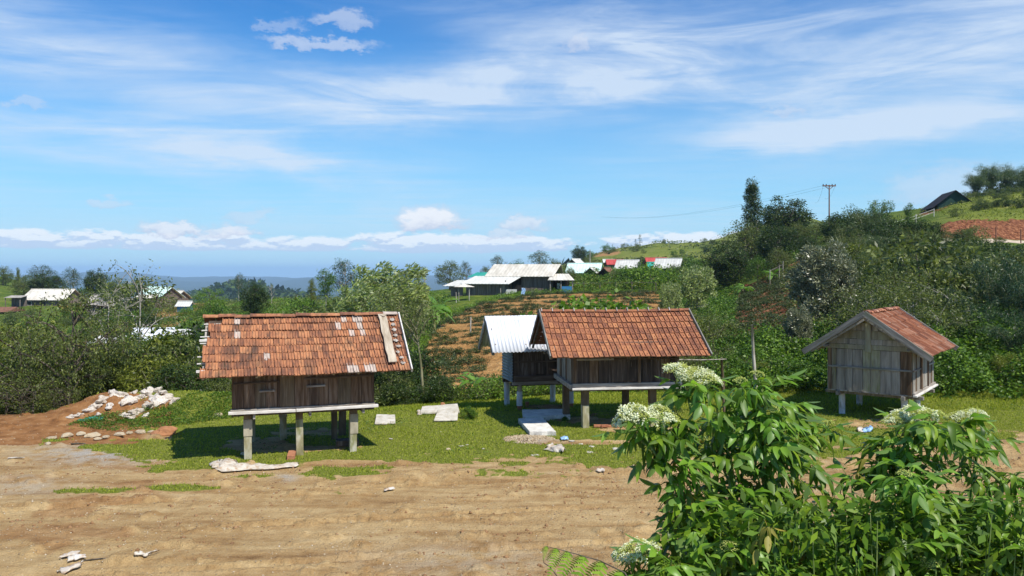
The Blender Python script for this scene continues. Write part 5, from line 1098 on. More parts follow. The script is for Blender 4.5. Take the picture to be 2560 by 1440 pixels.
# ------------------------------------------------------------------ trees; px, top row, distance, kind
LIB['tree_dark'] = tree_meshes('b', 41, 5.5, 2.4, 'l_dark', 'bark', 'round', 130, .55, 70, .20, .09, .12, .1, 10)
G = 'trees standing around the left village'
for a in [
 (105, 655, 205, 'feather', 'wide feathery tree rising above the dark rounded one on the left', 1.15),
 (118, 682, 185, 'broad', 'dark rounded tree just under the feathery tree', 1.25),
 (45, 672, 215, 'cone', 'pointed olive conifer at the far left skyline', .8),
 (180, 671, 215, 'loose', 'loose bluish tree between two dark round crowns, left skyline', 1.0),
 (243, 675, 175, 'broad', 'compact dark round tree right of the loose bluish one', .8),
 (8, 668, 230, 'broad_o', 'olive tree at the left border of the view on the skyline', 1.0),
 (290, 700, 150, 'broad_o', 'olive tree behind the slender bare trunk', 1.1),
 (345, 696, 140, 'bush_far_o', 'olive bush above the sooty village roof', 1.3),
 (60, 700, 190, 'broad_o', 'broad olive tree above the small open shed', 1.3),
 (598, 685, 165, 'loose', 'dark thin crowned tree on the skyline above the left granary', .75),
 (637, 708, 95, 'broad', 'dense dark green tree standing alone above the left granary roof', .95),
 (678, 706, 120, 'dead_far', 'leafless whitish tree right of the dense dark one', .8),
 (525, 722, 108, 'willow', 'light green willowy tree beside the blue walled hut', 1.2),
 (740, 738, 105, 'cone', 'small pointed yellow green tree in the meadow', .9),
 (780, 700, 115, 'cone', 'pointed light green tree left of the thin trunked one', 1.1),
 (815, 682, 98, 'thin', 'thin trunked tree with a narrow green crown in the meadow', 1.1),
 (862, 651, 105, 'loose', 'tall loose crowned tree left of the windblown clump', 1.1),
 (835, 745, 70, 'bush_far_o', 'olive bush at the foot of the windblown clump', 1.3),
 (735, 770, 80, 'bush_far_y', 'light green bush just above the left granary ridge', 1.0),
 (1125, 656, 135, 'broad_o', 'broad olive tree at the left of the farmhouse', 1.15),
 (1165, 655, 140, 'loose', 'thin brownish crown behind the broad olive tree', .8),
 (1062, 668, 150, 'dead_far', 'small ragged bare tree left of the broad olive tree', .9),
 (1245, 640, 150, 'loose', 'ragged tree rising behind the left end of the farmhouse roof', 1.0),
 (1215, 668, 140, 'broad_o', 'olive tree behind the green edged lean-to', .9),
 (1290, 650, 155, 'broad_g', 'round green tree behind the middle of the farmhouse roof', .9),
 (1350, 629, 150, 'loose', 'spreading tree behind the farmhouse ridge', 1.4),
 (1390, 652, 150, 'broad_o', 'olive tree over the right end of the farmhouse', 1.0),
 (1447, 616, 290, 'broad', 'dark round tree alone at the foot of the grassy hill', 1.0),
 (1475, 640, 270, 'broad_o', 'olive trees beside the lone dark round tree', 1.3),
 (1518, 608, 398, 'pine', 'small dark pine on the ridge of the grassy hill', 1.0),
 (1531, 611, 398, 'pine', 'smaller pine beside the first one on the ridge', 1.0),
 (1600, 587, 398, 'pine', 'tallest pine on the ridge of the grassy hill', 1.0),
 (1589, 598, 398, 'pine', 'pine just left of the tallest ridge pine', 1.0),
 (1660, 598, 380, 'broad_o', 'rounded olive tree on the ridge', .9),
 (1673, 601, 330, 'dead_far', 'whitish dead tree on the slope of the hill', .9),
 (1705, 622, 280, 'broad_g', 'green tree under the ridge right of the dead tree', .9),
 (1725, 602, 380, 'bush_far_d', 'dark bush on the ridge, left of two', 1.1),
 (1740, 604, 385, 'bush_far_d', 'dark bush on the ridge, right of two', 1.1),
 (1590, 610, 330, 'bush_far_o', 'dark bushy gully on the face of the hill', 1.2),
 (1770, 612, 300, 'bush_far_d', 'dark bush by the red bank on the hill', 1.6),
 (1712, 640, 170, 'broad_g', 'tall green tree behind the red roofed house', 1.0),
 (1735, 668, 140, 'broad', 'dark tree at the right end of the village', 1.0),
 (1820, 612, 88, 'broad', 'large dark green tree right of the village', 1.15),
 (1790, 650, 100, 'broad_o', 'olive tree in front of the village, by the large dark tree', 1.1),
 (1880, 460, 112, 'tall', 'tallest tree on the right, narrow with a white trunk', 1.05),
 (1862, 560, 108, 'broad_o', 'bushy lower tree at the foot of the tallest tree', 1.0),
 (1955, 498, 118, 'broad', 'broad dark tree right of the tallest tree', 1.15),
 (1990, 560, 112, 'broad_o', 'olive tree under the broad dark tree', 1.1),
 (1925, 585, 105, 'broad', 'shaded dark tree between the two tallest', 1.0),
 (2040, 560, 108, 'broad_o', 'olive tree under the power pole', 1.2),
 (2100, 540, 95, 'broad', 'dark tree right of the power pole', 1.2),
 (1895, 640, 84, 'broad_g', 'green bushy tree above the banana plants', .9),
 (1945, 622, 84, 'broad_o', 'olive bushy tree above the reddish terraces', 1.0),
 (2140, 530, 84, 'broad_g', 'round green tree on the right skyline', .9),
 (1735, 658, 68, 'wind', 'pale windblown tree right of the tea field', .75),
 (1672, 700, 66, 'wind', 'smaller pale windblown tree at the right edge of the tea field', .55),
 (958, 647, 60, 'wind', 'tallest windblown pale green tree behind the left granary', 1.0),
 (905, 700, 56, 'wind', 'windblown pale tree, left of the tallest one', .9),
 (1020, 700, 62, 'wind', 'windblown pale tree, right of the tallest one', .7),
 (985, 745, 48, 'broad_o', 'shadowed olive tree below the windblown clump', .7),
 (2058, 612, 40, 'silver', 'big silvery leaved tree left of the small right granary', .88),
 (1995, 770, 34, 'silver', 'lower silvery bush nearer the red terraces', .7),
 (180, 722, 24.2, 'sparse', 'large sparse tree with dark forked trunk at the left edge of the yard', .82),
 (50, 800, 25.0, 'sparse', 'lower sparse tree at the left border', .95),
 (262, 800, 27.0, 'sparse', 'sparse tree on the slope behind the rubbish heap', .8),
 (345, 640, 38, 'bare', 'slender nearly leafless tree with a whitish trunk, left', .9),
 (275, 655, 41, 'bare', 'second slender bare tree left of the whitish trunk', .7),
 (70, 930, 22.6, 'dead', 'dry branching shrub with whitish stems at the lower left', 1.4),
 (10, 900, 23.6, 'dead', 'dry tangled shrub at the left border', 1.3),
 (150, 955, 23.0, 'dead', 'low dry shrub at the foot of the dark forked trunk', 1.2),
 (1058, 740, 25.6, 'slender', 'slender leaning young tree between the left granary and the tea field', .75),
 (2130, 520, 80, 'tree_dark', 'dark leafy tree on the right slope below the skyline', 1.1),
 (2215, 560, 66, 'tree_dark', 'dark leafy tree above the silvery tree', 1.2),
 (2300, 545, 70, 'tree_dark', 'dark leafy tree below the rail fence', 1.2),
 (2360, 600, 56, 'tree_dark', 'dark leafy tree left of the red road cut', 1.0),
 (2180, 660, 46, 'tree_dark', 'dark tree in the middle of the right slope', 1.1),
 (2450, 690, 40, 'tree_dark', 'dark tree below the pale road', 1.1),
 (2545, 700, 36, 'tree_dark', 'dark tree at the right border under the road', 1.1),
 (2330, 690, 42, 'tree_dark', 'dark tree behind the small granary roof', 1.1),
 (1945, 560, 100, 'tree_dark', 'dark leafy tree between the tallest tree and the power pole', 1.2),
 (2020, 590, 92, 'tree_dark', 'dark leafy tree below the power pole', 1.2),
 (2085, 600, 76, 'tree_dark', 'dark leafy tree just above the silvery tree top', 1.0),
 (1600, 655, 128, 'loose', 'loose tree hiding the cream roofed house', .8),
 (1555, 672, 120, 'broad_g', 'round green tree before the left red roof', .7),
 (1700, 660, 120, 'broad_g', 'round green tree at the right end of the grey white house', .8),
 (1425, 668, 125, 'broad_o', 'olive tree at the left end of the turquoise roof', .6),
 (2290, 700, 31, 'scrub', 'twiggy shrub rising behind the small right granary', 1.2),
 (2190, 700, 33, 'scrub', 'twiggy pale branched shrub behind the small granary ridge', 1.1)]:
    px, top, Y, k, lab, wf = a
    cat = 'bush' if k.startswith('bush') or k in ('dead', 'scrub') else 'tree'
    place(LIB[k], px, top, Y, lab, cat, wf=wf, name={'bush': 'bush', 'tree': 'tree'}[cat], rz=(0 if k in ('wind', 'silver', 'slender') else None))
MARKS = [(300, 1010, 'rubbish heap'), (750, 850, 'left granary'), (1280, 840, 'white roofed granary'), (1560, 830, 'middle granary'), (2200, 860, 'small right granary'), (1250, 700, 'farmhouse'), (1460, 675, 'turquoise roof'), (1537, 660, 'left red roof'),
  (1672, 668, 'grey white house'), (133, 735, 'long plank house'), (398, 745, 'pale green roof'), (463, 770, 'blue walled hut'), (385, 845, 'shiny bluish roof'), (1180, 800, 'pole in the tea field'), (2073, 500, 'power pole'), (2372, 505, 'dark barn'), (1915, 720, 'red terraces'), (2058, 700, 'silvery tree'),
  (2470, 580, 'red road cut'), (637, 740, 'dense dark tree'), (1447, 630, 'lone dark hill tree'), (1600, 600, 'ridge pines'), (958, 700, 'windblown tree'), (1888, 870, 'tall fence post'), (1880, 520, 'tallest tree'), (525, 750, 'willowy tree'), (200, 900, 'dark forked trunk'), (780, 740, 'meadow trees'), (2480, 440, 'skyline bamboo'), (1735, 700, 'pale windblown tree')]
COLS = {'l_olive': 'olive', 'l_dark': 'dark green', 'l_green': 'green', 'l_bright': 'light green', 'l_yellow': 'yellowish'}
SEEN = {}
def where(px, top, Y, label, kind):
    """label that says which one: colour, kind and the nearest landmark with the side it is on"""
    m = min(MARKS, key=lambda q: math.hypot(q[0] - px, (q[1] - top) * 1.4)); dx, dy = px - m[0], top - m[1]
    side = ('left of' if dx < 0 else 'right of') if abs(dx) > abs(dy) * 1.2 else ('above' if dy < 0 else 'below'); d = math.hypot(dx, dy); far = 'close' if d < 45 else ('a little' if d < 100 else 'well')
    col = COLS.get(LIB[kind][1].materials[0].name.replace('_leaf', '').join(['l_', '']) if False else {'olive_leaf': 'l_olive', 'dark_leaf': 'l_dark', 'green_leaf': 'l_green', 'bright_leaf': 'l_bright', 'yellow_green_leaf': 'l_yellow'}.get(LIB[kind][1].materials[0].name, ''), 'leafy')
    shp = {'scrub': 'twiggy bush', 'shrub_a': 'dense bush', 'shrub_b': 'dense bush', 'broad_o': 'small broad tree', 'broad_g': 'small broad tree', 'vine': 'climber', 'bamboo': 'arching bamboo', 'bamboo_b': 'arching bamboo', 'bamboo_y': 'spreading bamboo'}.get(kind, 'bush'); back = 'far' if Y > 200 else ('distant' if Y > 90 else ('mid distance' if Y > 45 else 'near'))
    t = '%s %s %s, %s %s the %s' % (back, col, shp, far, side, m[2]); n = SEEN.get(t, 0); SEEN[t] = n + 1
    if n: t += [', the next one', ', the third one', ', the fourth one', ', the fifth one', ', another one'][min(n - 1, 4)]
    return t
def grove(items, label, group, cat='bush', name='bush', kinds=None, wf=1.0):
    for k, (px, top, Y) in enumerate(items): place(LIB[kinds[k % len(kinds)]], px, top, Y, where(px, top, Y, label, kinds[k % len(kinds)]), cat, group, wf=wf * rnd.uniform(.9, 1.15), name=name)
grove([(300, 850, 26.5), (365, 835, 28), (430, 820, 29.5), (480, 835, 27), (530, 900, 25.4), (235, 900, 25.6), (395, 890, 25.4), (460, 915, 24.6), (560, 945, 24.6)], 'leafy olive bush in the thicket between rubbish heap and left granary', 'thicket behind the rubbish heap', kinds=['shrub_a', 'shrub_d', 'shrub_b', 'shrub_a', 'scrub'])
grove([(620, 905, 26), (700, 920, 27), (790, 915, 27.5), (880, 905, 27), (950, 870, 27.5), (990, 925, 25.8), (1030, 880, 29)], 'dark bush crowded behind the left granary', 'bushes behind the left granary', kinds=['shrub_b', 'shrub_a', 'shrub_b', 'scrub'])
grove([(30, 850, 27), (110, 840, 29), (150, 880, 26), (60, 900, 26), (215, 860, 30), (0, 810, 32)], 'olive bush under the sparse trees at the left border', 'bushes at the left border', kinds=['shrub_a', 'scrub', 'shrub_d'])
grove([(1090, 945, 25.8), (1125, 972, 26.5), (1160, 975, 27), (1235, 975, 27.6), (1000, 960, 25.2)], 'leafy bush at the back edge of the grass before the tea field', 'bushes before the tea field', kinds=['shrub_b', 'scrub', 'shrub_d', 'shrub_c'])
grove([(1640, 800, 34), (1690, 778, 37), (1745, 760, 40), (1790, 790, 36), (1835, 830, 34), (1880, 895, 29), (1650, 860, 30), (1710, 880, 29), (1770, 850, 30), (1825, 885, 28.5), (1930, 895, 28.5)], 'twiggy bush in the thicket right of the middle granary', 'thicket right of the middle granary', kinds=['scrub', 'shrub_d', 'scrub', 'shrub_a', 'shrub_c'])
grove([(1478, 742, 31), (1528, 752, 31.5), (1450, 765, 32)], 'pale leafy climber showing over the middle granary ridge', 'climbers over the middle granary ridge', kinds=['vine'])
grove([(1960, 900, 27), (2010, 905, 26.6), (1905, 905, 27.2), (2380, 880, 27), (2450, 880, 27.5), (2520, 885, 27), (2350, 920, 25.5), (2425, 930, 25.6)], 'vine covered bush beside the small right granary', 'vine covered bushes at right', kinds=['shrub_c', 'shrub_c', 'shrub_d'])
rg_ = np.random.default_rng(77)
items = []
for k in range(46):
    Y = float(rg_.uniform(36, 80)); px = float(rg_.uniform(2110, 2640)); x, = ((px - 1280) / F * Y,); py = HOR + F * (CZ - float(Z(x, Y))) / Y
    if px < 2200 and Y < 46: continue
    top = py - F * float(rg_.uniform(2.0, 4.2)) / Y
    if px > 2330 and Y > 40: top = max(top, 632)
    if top < py - 12: items.append((px, top, Y))
grove(items, 'bush in the dense thicket covering the right hillside', 'bushes on the right hillside', kinds=['shrub_a', 'shrub_b', 'bush_far_o', 'scrub', 'broad_o', 'shrub_d'])
for k, (px, top, Y) in enumerate([(2165, 505, 72), (2240, 548, 70), (2110, 560, 66), (2190, 575, 60), (2290, 555, 64), (2350, 560, 74), (2150, 620, 54), (2230, 620, 52), (2310, 620, 52), (2390, 655, 50), (2080, 590, 70)]):
    place(LIB[['bamboo', 'bamboo_b', 'bamboo_y'][k % 3]], px, top, Y, where(px, top, Y, '', ['bamboo', 'bamboo_b', 'bamboo_y'][k % 3]), 'bamboo', 'bamboo on the right hillside', name='bamboo_clump')
for k, (px, top, Y, lab) in enumerate([(2420, 560, 76, 'bushy dark bamboo standing before the red road cut'), (2490, 625, 36, 'near bamboo with long drooping leaves below the road'), (2570, 610, 33, 'near bamboo with drooping leaves at the right border'),
        (2440, 720, 32, 'low drooping bamboo above the vine cover'), (2360, 700, 38, 'feathery bamboo behind the small right granary'), (2540, 760, 29, 'lowest bamboo at the right border')]):
    place(LIB['bamboo_near' if k else 'bamboo_b'], px, top, Y, lab, 'bamboo', name='bamboo_clump')
for k, (px, top, Y, lab) in enumerate([(2440, 425, 150, 'bamboo clump arching left over the dark barn'), (2475, 402, 152, 'tallest bamboo of the clump on the right skyline'), (2520, 408, 155, 'thick bamboo right of the tallest one on the skyline'), (2558, 412, 158, 'bamboo at the right border on the skyline')]):
    place(LIB['bamboo'], px, top, Y, lab, 'bamboo', name='bamboo_clump', wf=1.1)
grove([(2425, 478, 150), (2455, 470, 150), (2495, 465, 153), (2535, 450, 155), (2570, 450, 158)], 'dark bush under the skyline bamboo', 'bushes under the skyline bamboo', kinds=['bush_far_d'], wf=1.6)
for px, top, Y in [(2185, 512, 90), (2215, 510, 92), (2272, 515, 92)]:
    place(LIB['thin'], px, top, Y, 'thin ragged sapling against the sky beside the hill fence', 'tree', 'saplings along the hill fence', name='sapling', wf=.8)
items = []
for k in range(30):
    px = float(rg_.uniform(2380, 2600)); Y = float(rg_.uniform(97, 150)); x = (px - 1280) / F * Y; items.append((px, HOR + F * (CZ - float(Z(x, Y))) / Y - F * float(rg_.uniform(.5, 1.4)) / Y, Y))
grove(items, 'small dark bush dotted on the pasture under the skyline bamboo', 'bushes dotted on the pasture', kinds=['bush_far_o', 'bush_far_d'])
grove([(2402, 572, 82), (2432, 566, 82.3), (2385, 590, 81), (2500, 592, 81.5)], '', 'bushes before the red road cut', kinds=['bush_far_d', 'bush_far_o'])
items = []
for k in range(34):
    Y = float(rg_.uniform(104, 170)); px = float(rg_.uniform(1420, 1830)); x = (px - 1280) / F * Y; items.append((px, HOR + F * (CZ - float(Z(x, Y))) / Y - F * float(rg_.uniform(1.5, 3.2)) / Y, Y))
grove(items, 'garden bush between the tea field and the village houses', 'garden bushes below the village', kinds=['bush_far', 'bush_far_y', 'bush_far_o', 'bush_far'])
items = []
for k in range(60):
    Y = float(rg_.uniform(45, 150)); px = float(rg_.uniform(-20, 860)); x = (px - 1280) / F * Y; items.append((px, HOR + F * (CZ - float(Z(x, Y))) / Y - F * float(rg_.uniform(.9, 2.6)) / Y, Y))
items = [i for i in items if i[1] > 745 or i[2] < 70]
grove(items, 'rounded bush scattered over the left valley slope', 'bushes on the left valley slope', kinds=['bush_far', 'bush_far_o', 'bush_far_d', 'bush_far', 'bush_far_y'])
items = []
for k in range(20):
    px = float(rg_.uniform(1395, 1830)); Y = float(rg_.uniform(200, 385)); x = (px - 1280) / F * Y; items.append((px, HOR + F * (CZ - float(Z(x, Y))) / Y - F * float(rg_.uniform(1.2, 3.2)) / Y, Y))
grove(items, 'bush dotted over the far grassy hill', 'bushes on the far grassy hill', kinds=['bush_far_o', 'bush_far_d', 'bush_far'])
grove([(px_, top_, 235) for px_, top_ in [(-30, 672), (15, 680), (60, 690), (88, 696), (40, 700), (120, 706), (160, 715), (210, 716), (270, 712), (300, 718)]], 'bushy tree of the wooded rise behind the left village', 'trees of the wooded rise', 'tree', 'tree', kinds=['broad_o', 'broad_g', 'bush_far_o'])
banana(1862, 78, 2.2, 'left of the two banana plants above the red terraces', 1, n=7); banana(1932, 80, 2.2, 'right of the two banana plants above the red terraces', 2, n=7)
banana(1188, 29.5, 1.35, 'young banana plant just left of the white roofed granary', 3); banana(1222, 28.8, 1.45, 'fuller banana plant at the corner of the white roofed granary', 4)
banana(1172, 31, 1.2, 'small banana plant with one raised leaf before the tea field', 5, n=5); banana(1097, 70, 4.3, 'tall banana plant at the upper left corner of the tea field', 6); banana(1085, 68, 3.6, 'shorter banana plant beside the tall one by the tea field', 7)
place(LIB['shrub_c'], 1172, 1018, 21.6, 'small round leafy weed growing beside the fallen white sheet', 'plant', name='weed', sink=.02)
place(LIB['shrub_c'], 1412, 1040, 21.2, 'dark weed at the end of the concrete step', 'plant', name='weed', sink=.02, wf=.7)
# ------------------------------------------------------------------ tea bushes
TEA = [tree_meshes('t', 60 + k, .62, .42, 'l_tea', 'bark', 'shrub', 16, .16, 34, .10, .045, .03, .1, 4, twigs=False, hollow=0, trunks=1) for k in range(4)]
tea = []
rg_ = np.random.default_rng(3)
for j in range(60):
    if j >= len(ROWS) or ROWS[j] > 108: break
    yb = ROWS[j]
    for x in np.arange(-8, 19, .52):
        Y = yb - .10 * x + .25 * math.sin(x * .22 + j * .6)
        if not infield(np.array([x]), np.array([Y]))[0]: continue
        gap = float(vnoise(x * .35 + j * 3.1, j * 1.7, 5))
        dense = Y > 75 or x > 10
        if gap < (.06 if dense else .22) or rg_.random() < .03: continue
        tea.append((x + rg_.normal() * .07, Y + rg_.normal() * .06, rg_.uniform(.75, 1.25) * (1 + max(0, Y - 60) * .006)))
for j in range(16):
    for x in np.arange(13, 34, .62):
        Y = 43.5 + j * 2.45 + .05 * x + .3 * math.sin(x * .4 + j)
        if not infield2(np.array([x]), np.array([Y]))[0] or float(vnoise(x * .4 + j * 2.3, j * 1.3, 8)) < .18: continue
        tea.append((x + rg_.normal() * .07, Y + rg_.normal() * .05, rg_.uniform(1.05, 1.5)))
def hidden(x, Y):
    px, py = pix(x, Y, float(Z(x, Y)) + .3)
    return (1350 < px < 1760 and py > 790) or (1215 < px < 1400 and 800 < py < 960) or px > 2000
tea = [t for t in tea if not hidden(t[0], t[1])]; tea.sort(key=lambda t: t[1])
for x, Y, s in tea[:290]:
    tr, cr, H, Rr = TEA[rg_.integers(4)]
    r = put(cr, None, None, 'tea_bush'); r.location = (x, Y, float(Z(x, Y)) - .02); r.rotation_euler = (0, 0, rg_.uniform(0, 6.28)); s *= 1.12; r.scale = (s, s, s * rg_.uniform(.58, .82))
    tag(r, 'low dark green tea bush in the rows of the orange soil field', 'tea bush', 'tea bushes in the field rows')
if tea[290:]:
    Vs = []; Fs = []; o = 0
    cos = [np.array([v.co[:] for v in t[1].vertices]) for t in TEA]; fcs = [np.array([p.vertices[:] for p in t[1].polygons]) for t in TEA]
    for x, Y, s in tea[290:]:
        k = int(rg_.integers(4)); a = rg_.uniform(0, 6.28); c, q = math.cos(a), math.sin(a); v = cos[k] * s * [1.1, 1.1, .72]
        Vs.append(np.stack([v[:, 0] * c - v[:, 1] * q + x, v[:, 0] * q + v[:, 1] * c + Y, v[:, 2] + float(Z(x, Y)) - .02], -1)); Fs.append(fcs[k] + o); o += len(v)
    tag(put(mesh_np('far_tea_bushes', np.concatenate(Vs), np.concatenate(Fs), M['l_tea'])), kind='stuff', label='rows of small tea bushes in the upper part of the field', cat='tea bushes')
# ------------------------------------------------------------------ houses
def corr_slope(root, name, p_eave0, p_eave1, p_r1, p_r0, mat, th=.05, n=None):
    """roof sheet as a thin ribbed slab between four corners (eave left, eave right, ridge right, ridge left)"""
    a, b_, c, d = [Vector(p) for p in (p_eave0, p_eave1, p_r1, p_r0)]
    nrm = (b_ - a).cross(d - a).normalized()
    if nrm.z < 0: nrm = -nrm
    n = n or max(6, int((b_ - a).length / .55)); mb = MB(); V = []
    for i in range(2 * n + 1):
        t = i / (2 * n); off = nrm * (.035 if i % 2 else 0)
        V += [a.lerp(b_, t) + off, d.lerp(c, t) + off, a.lerp(b_, t) - nrm * th, d.lerp(c, t) - nrm * th]
    fs = []
    for i in range(2 * n):
        q = i * 4; fs += [(q, q + 4, q + 5, q + 1), (q + 2, q + 3, q + 7, q + 6), (q, q + 2, q + 6, q + 4), (q + 1, q + 5, q + 7, q + 3)]
    fs += [(0, 1, 3, 2), (8 * n, 8 * n + 2, 8 * n + 3, 8 * n + 1)]
    return mb.add(V, fs).build(name, M[mat], root)
def gable_house(px, base_py, Y, w, d, wh, rh, ang, roof, wall, label, oh=.5, name='village_house', half=None, door=True, win=2, stilts=0.0, ridge_cap=True, z0=None):
    """house with its ridge along local x; w along the ridge, front wall at local -y"""
    x = (px - 1280) / F * Y; bz = CZ - (base_py - HOR) * Y / F if z0 is None else z0
    r = empty(name, (x, Y, bz), R(ang), label, 'house'); g = -1.2
    hx, hy = w / 2, d / 2; lo = stilts
    t = .09
    MB().box(-hx, hx, -hy, -hy + t, lo + (g if not stilts else 0), wh + lo).box(-hx, hx, hy - t, hy, lo + (g if not stilts else 0), wh + lo).build('wall', M[wall], r)
    for s in (-1, 1):
        MB().prism([(-hy + t + .003, lo + (g if not stilts else 0)), (hy - t - .003, lo + (g if not stilts else 0)), (hy - t - .003, wh + lo), (0, wh + rh + lo - .02), (-hy + t + .003, wh + lo)], 'x', s * hx - (t if s > 0 else 0), s * hx + (t if s < 0 else 0)).build('gable_wall', M[wall], r)
    k = rh / hy; ex = hx + oh; ey = hy + oh; ez = wh + lo - oh * k + .06; tz = wh + rh + lo + .06
    corr_slope(r, 'roof', (-ex, -ey, ez), (ex, -ey, ez), (ex, 0, tz), (-ex, 0, tz), roof); corr_slope(r, 'roof', (ex, ey, ez), (-ex, ey, ez), (-ex, 0, tz), (ex, 0, tz), roof)
    if ridge_cap: MB().tube([(-ex, 0, tz + .05), (ex, 0, tz + .05)], .10, 6).build('ridge_cap', M[roof], r)
    if door: MB().box(-.45, .45, -hy - .05, -hy - .003, lo, lo + min(1.9, wh - .1)).build('door', M['void'], r)
    for i in range(win):
        c = (-.55 if i == 0 else .55) * hx * (1 if win > 1 else 1.2); f = MB().box(c - .45, c + .45, -hy - .05, -hy - .003, lo + wh * .38, lo + wh * .78).build('window', M['white_wood'], r)
        MB().box(c - .36, c + .36, -hy - .07, -hy - .053, lo + wh * .42, lo + wh * .74).build('pane', M['void'], f)
    if stilts:
        for sx in (-1, 1):
            for sy in (-1, 1): MB().box(sx * hx * .85 - .08, sx * hx * .85 + .08, sy * hy * .8 - .08, sy * hy * .8 + .08, -.8, lo).build('leg', M['post_grey'], r)
    return r
def lean_shed(px, base_py, Y, w, d, hf, hb, ang, roof, wall, label, open_front=True, name='shed', cat='shed'):
    x = (px - 1280) / F * Y; bz = CZ - (base_py - HOR) * Y / F
    r = empty(name, (x, Y, bz), R(ang), label, cat); hx, hy = w / 2, d / 2
    corr_slope(r, 'roof', (-hx - .3, -hy - .3, hf), (hx + .3, -hy - .3, hf), (hx + .3, hy + .2, hb), (-hx - .3, hy + .2, hb), roof)
    for sx in (-1, 1):
        for sy in (-1, 1): MB().box(sx * hx - .07, sx * hx + .07, sy * hy - .07, sy * hy + .07, -.8, (hf if sy < 0 else hb) - .1).build('post', M['greywall'], r)
    MB().box(-hx, hx, hy - .12, hy - .07, -.8, hb - .15).build('wall', M[wall], r)
    if not open_front: MB().box(-hx, hx, -hy - .02, -hy + .03, -.8, hf - .12).build('wall', M[wall], r)
    return r
# left village
gable_house(133, 772, 178, 9.6, 6.5, 2.3, 2.0, -6, 'fibro', 'greywall', 'long plank house with weathered grey roof at far left', win=1)
lean_shed(40, 768, 172, 3.0, 2.5, 2.1, 2.5, 4, 'fibro3', 'greywall', 'small open shed left of the long plank house')
gable_house(270, 783, 150, 5.4, 5.0, 1.8, 1.5, -4, 'fibro3', 'greywall', 'low house with sooty grey roof behind the sparse tree', win=0)
gable_house(310, 785, 146, 3.4, 3.0, 1.8, 1.0, 0, 'fibro3', 'greywall', 'small annex right of the sooty roofed house', win=0, door=False)
gable_house(398, 766, 158, 5.4, 6.5, 1.9, 1.9, -18, 'teal_pale', 'greywall', 'house with bright pale green white roof, middle of left village', win=1)
lean_shed(366, 770, 150, 3.2, 2.5, 1.9, 2.5, 0, 'fibro', 'greywall', 'lean-to shed attached left of the pale green roof')
gable_house(436, 757, 175, 4.6, 4.2, 1.2, 1.4, -24, 'fibro', 'greywall', 'brown gabled house right of the pale green roof', win=0)
gable_house(463, 786, 128, 1.9, 1.6, 1.0, .55, -4, 'fibro2', 'bluewall', 'tiny blue walled hut on stilts with a pale roof', win=0, door=False, stilts=.45, oh=.3)
lean_shed(335, 783, 147, 2.2, 1.6, 1.1, 1.4, 0, 'fibro', 'greywall', 'low open pen between the village houses', name='pen', cat='pen')
mb = MB().box(-.9, .9, -.04, 0, 0, 1.0); o = mb.build('tarp', M['bluebag']); p = at(393, 783, -3.7); o.location = (p.x * 1.0, p.y, -3.9); tag(o, 'blue tarp hung up below the pale green roofed house', 'tarp')
gable_house(385, 872, 92, 3.9, 3.2, 1.2, 1.05, 14, 'tin_white', 'greywall', 'low hut with shiny bluish white roof in the valley trees', win=0, oh=.3)
lean_shed(268, 872, 84, 2.6, 2.4, .7, 1.3, 8, 'fibro2', 'greywall', 'flat pale roof sunk among the valley bushes', open_front=False)
lean_shed(462, 855, 88, 1.7, 1.6, .9, 1.35, 24, 'fibro2', 'greywall', 'small tilted pale roof above the left granary', open_front=False)
p = at(12, 775, -3); m_ = MB().prism([(-3, 0), (3, 0), (0, .9)], 'x', -2.5, 2.5).build('roof_heap', M['brownroof']); m_.location = ((12 - 1280) / F * 160, 160, -3.9); tag(m_, 'reddish brown low roof at the left border of the village', 'roof')
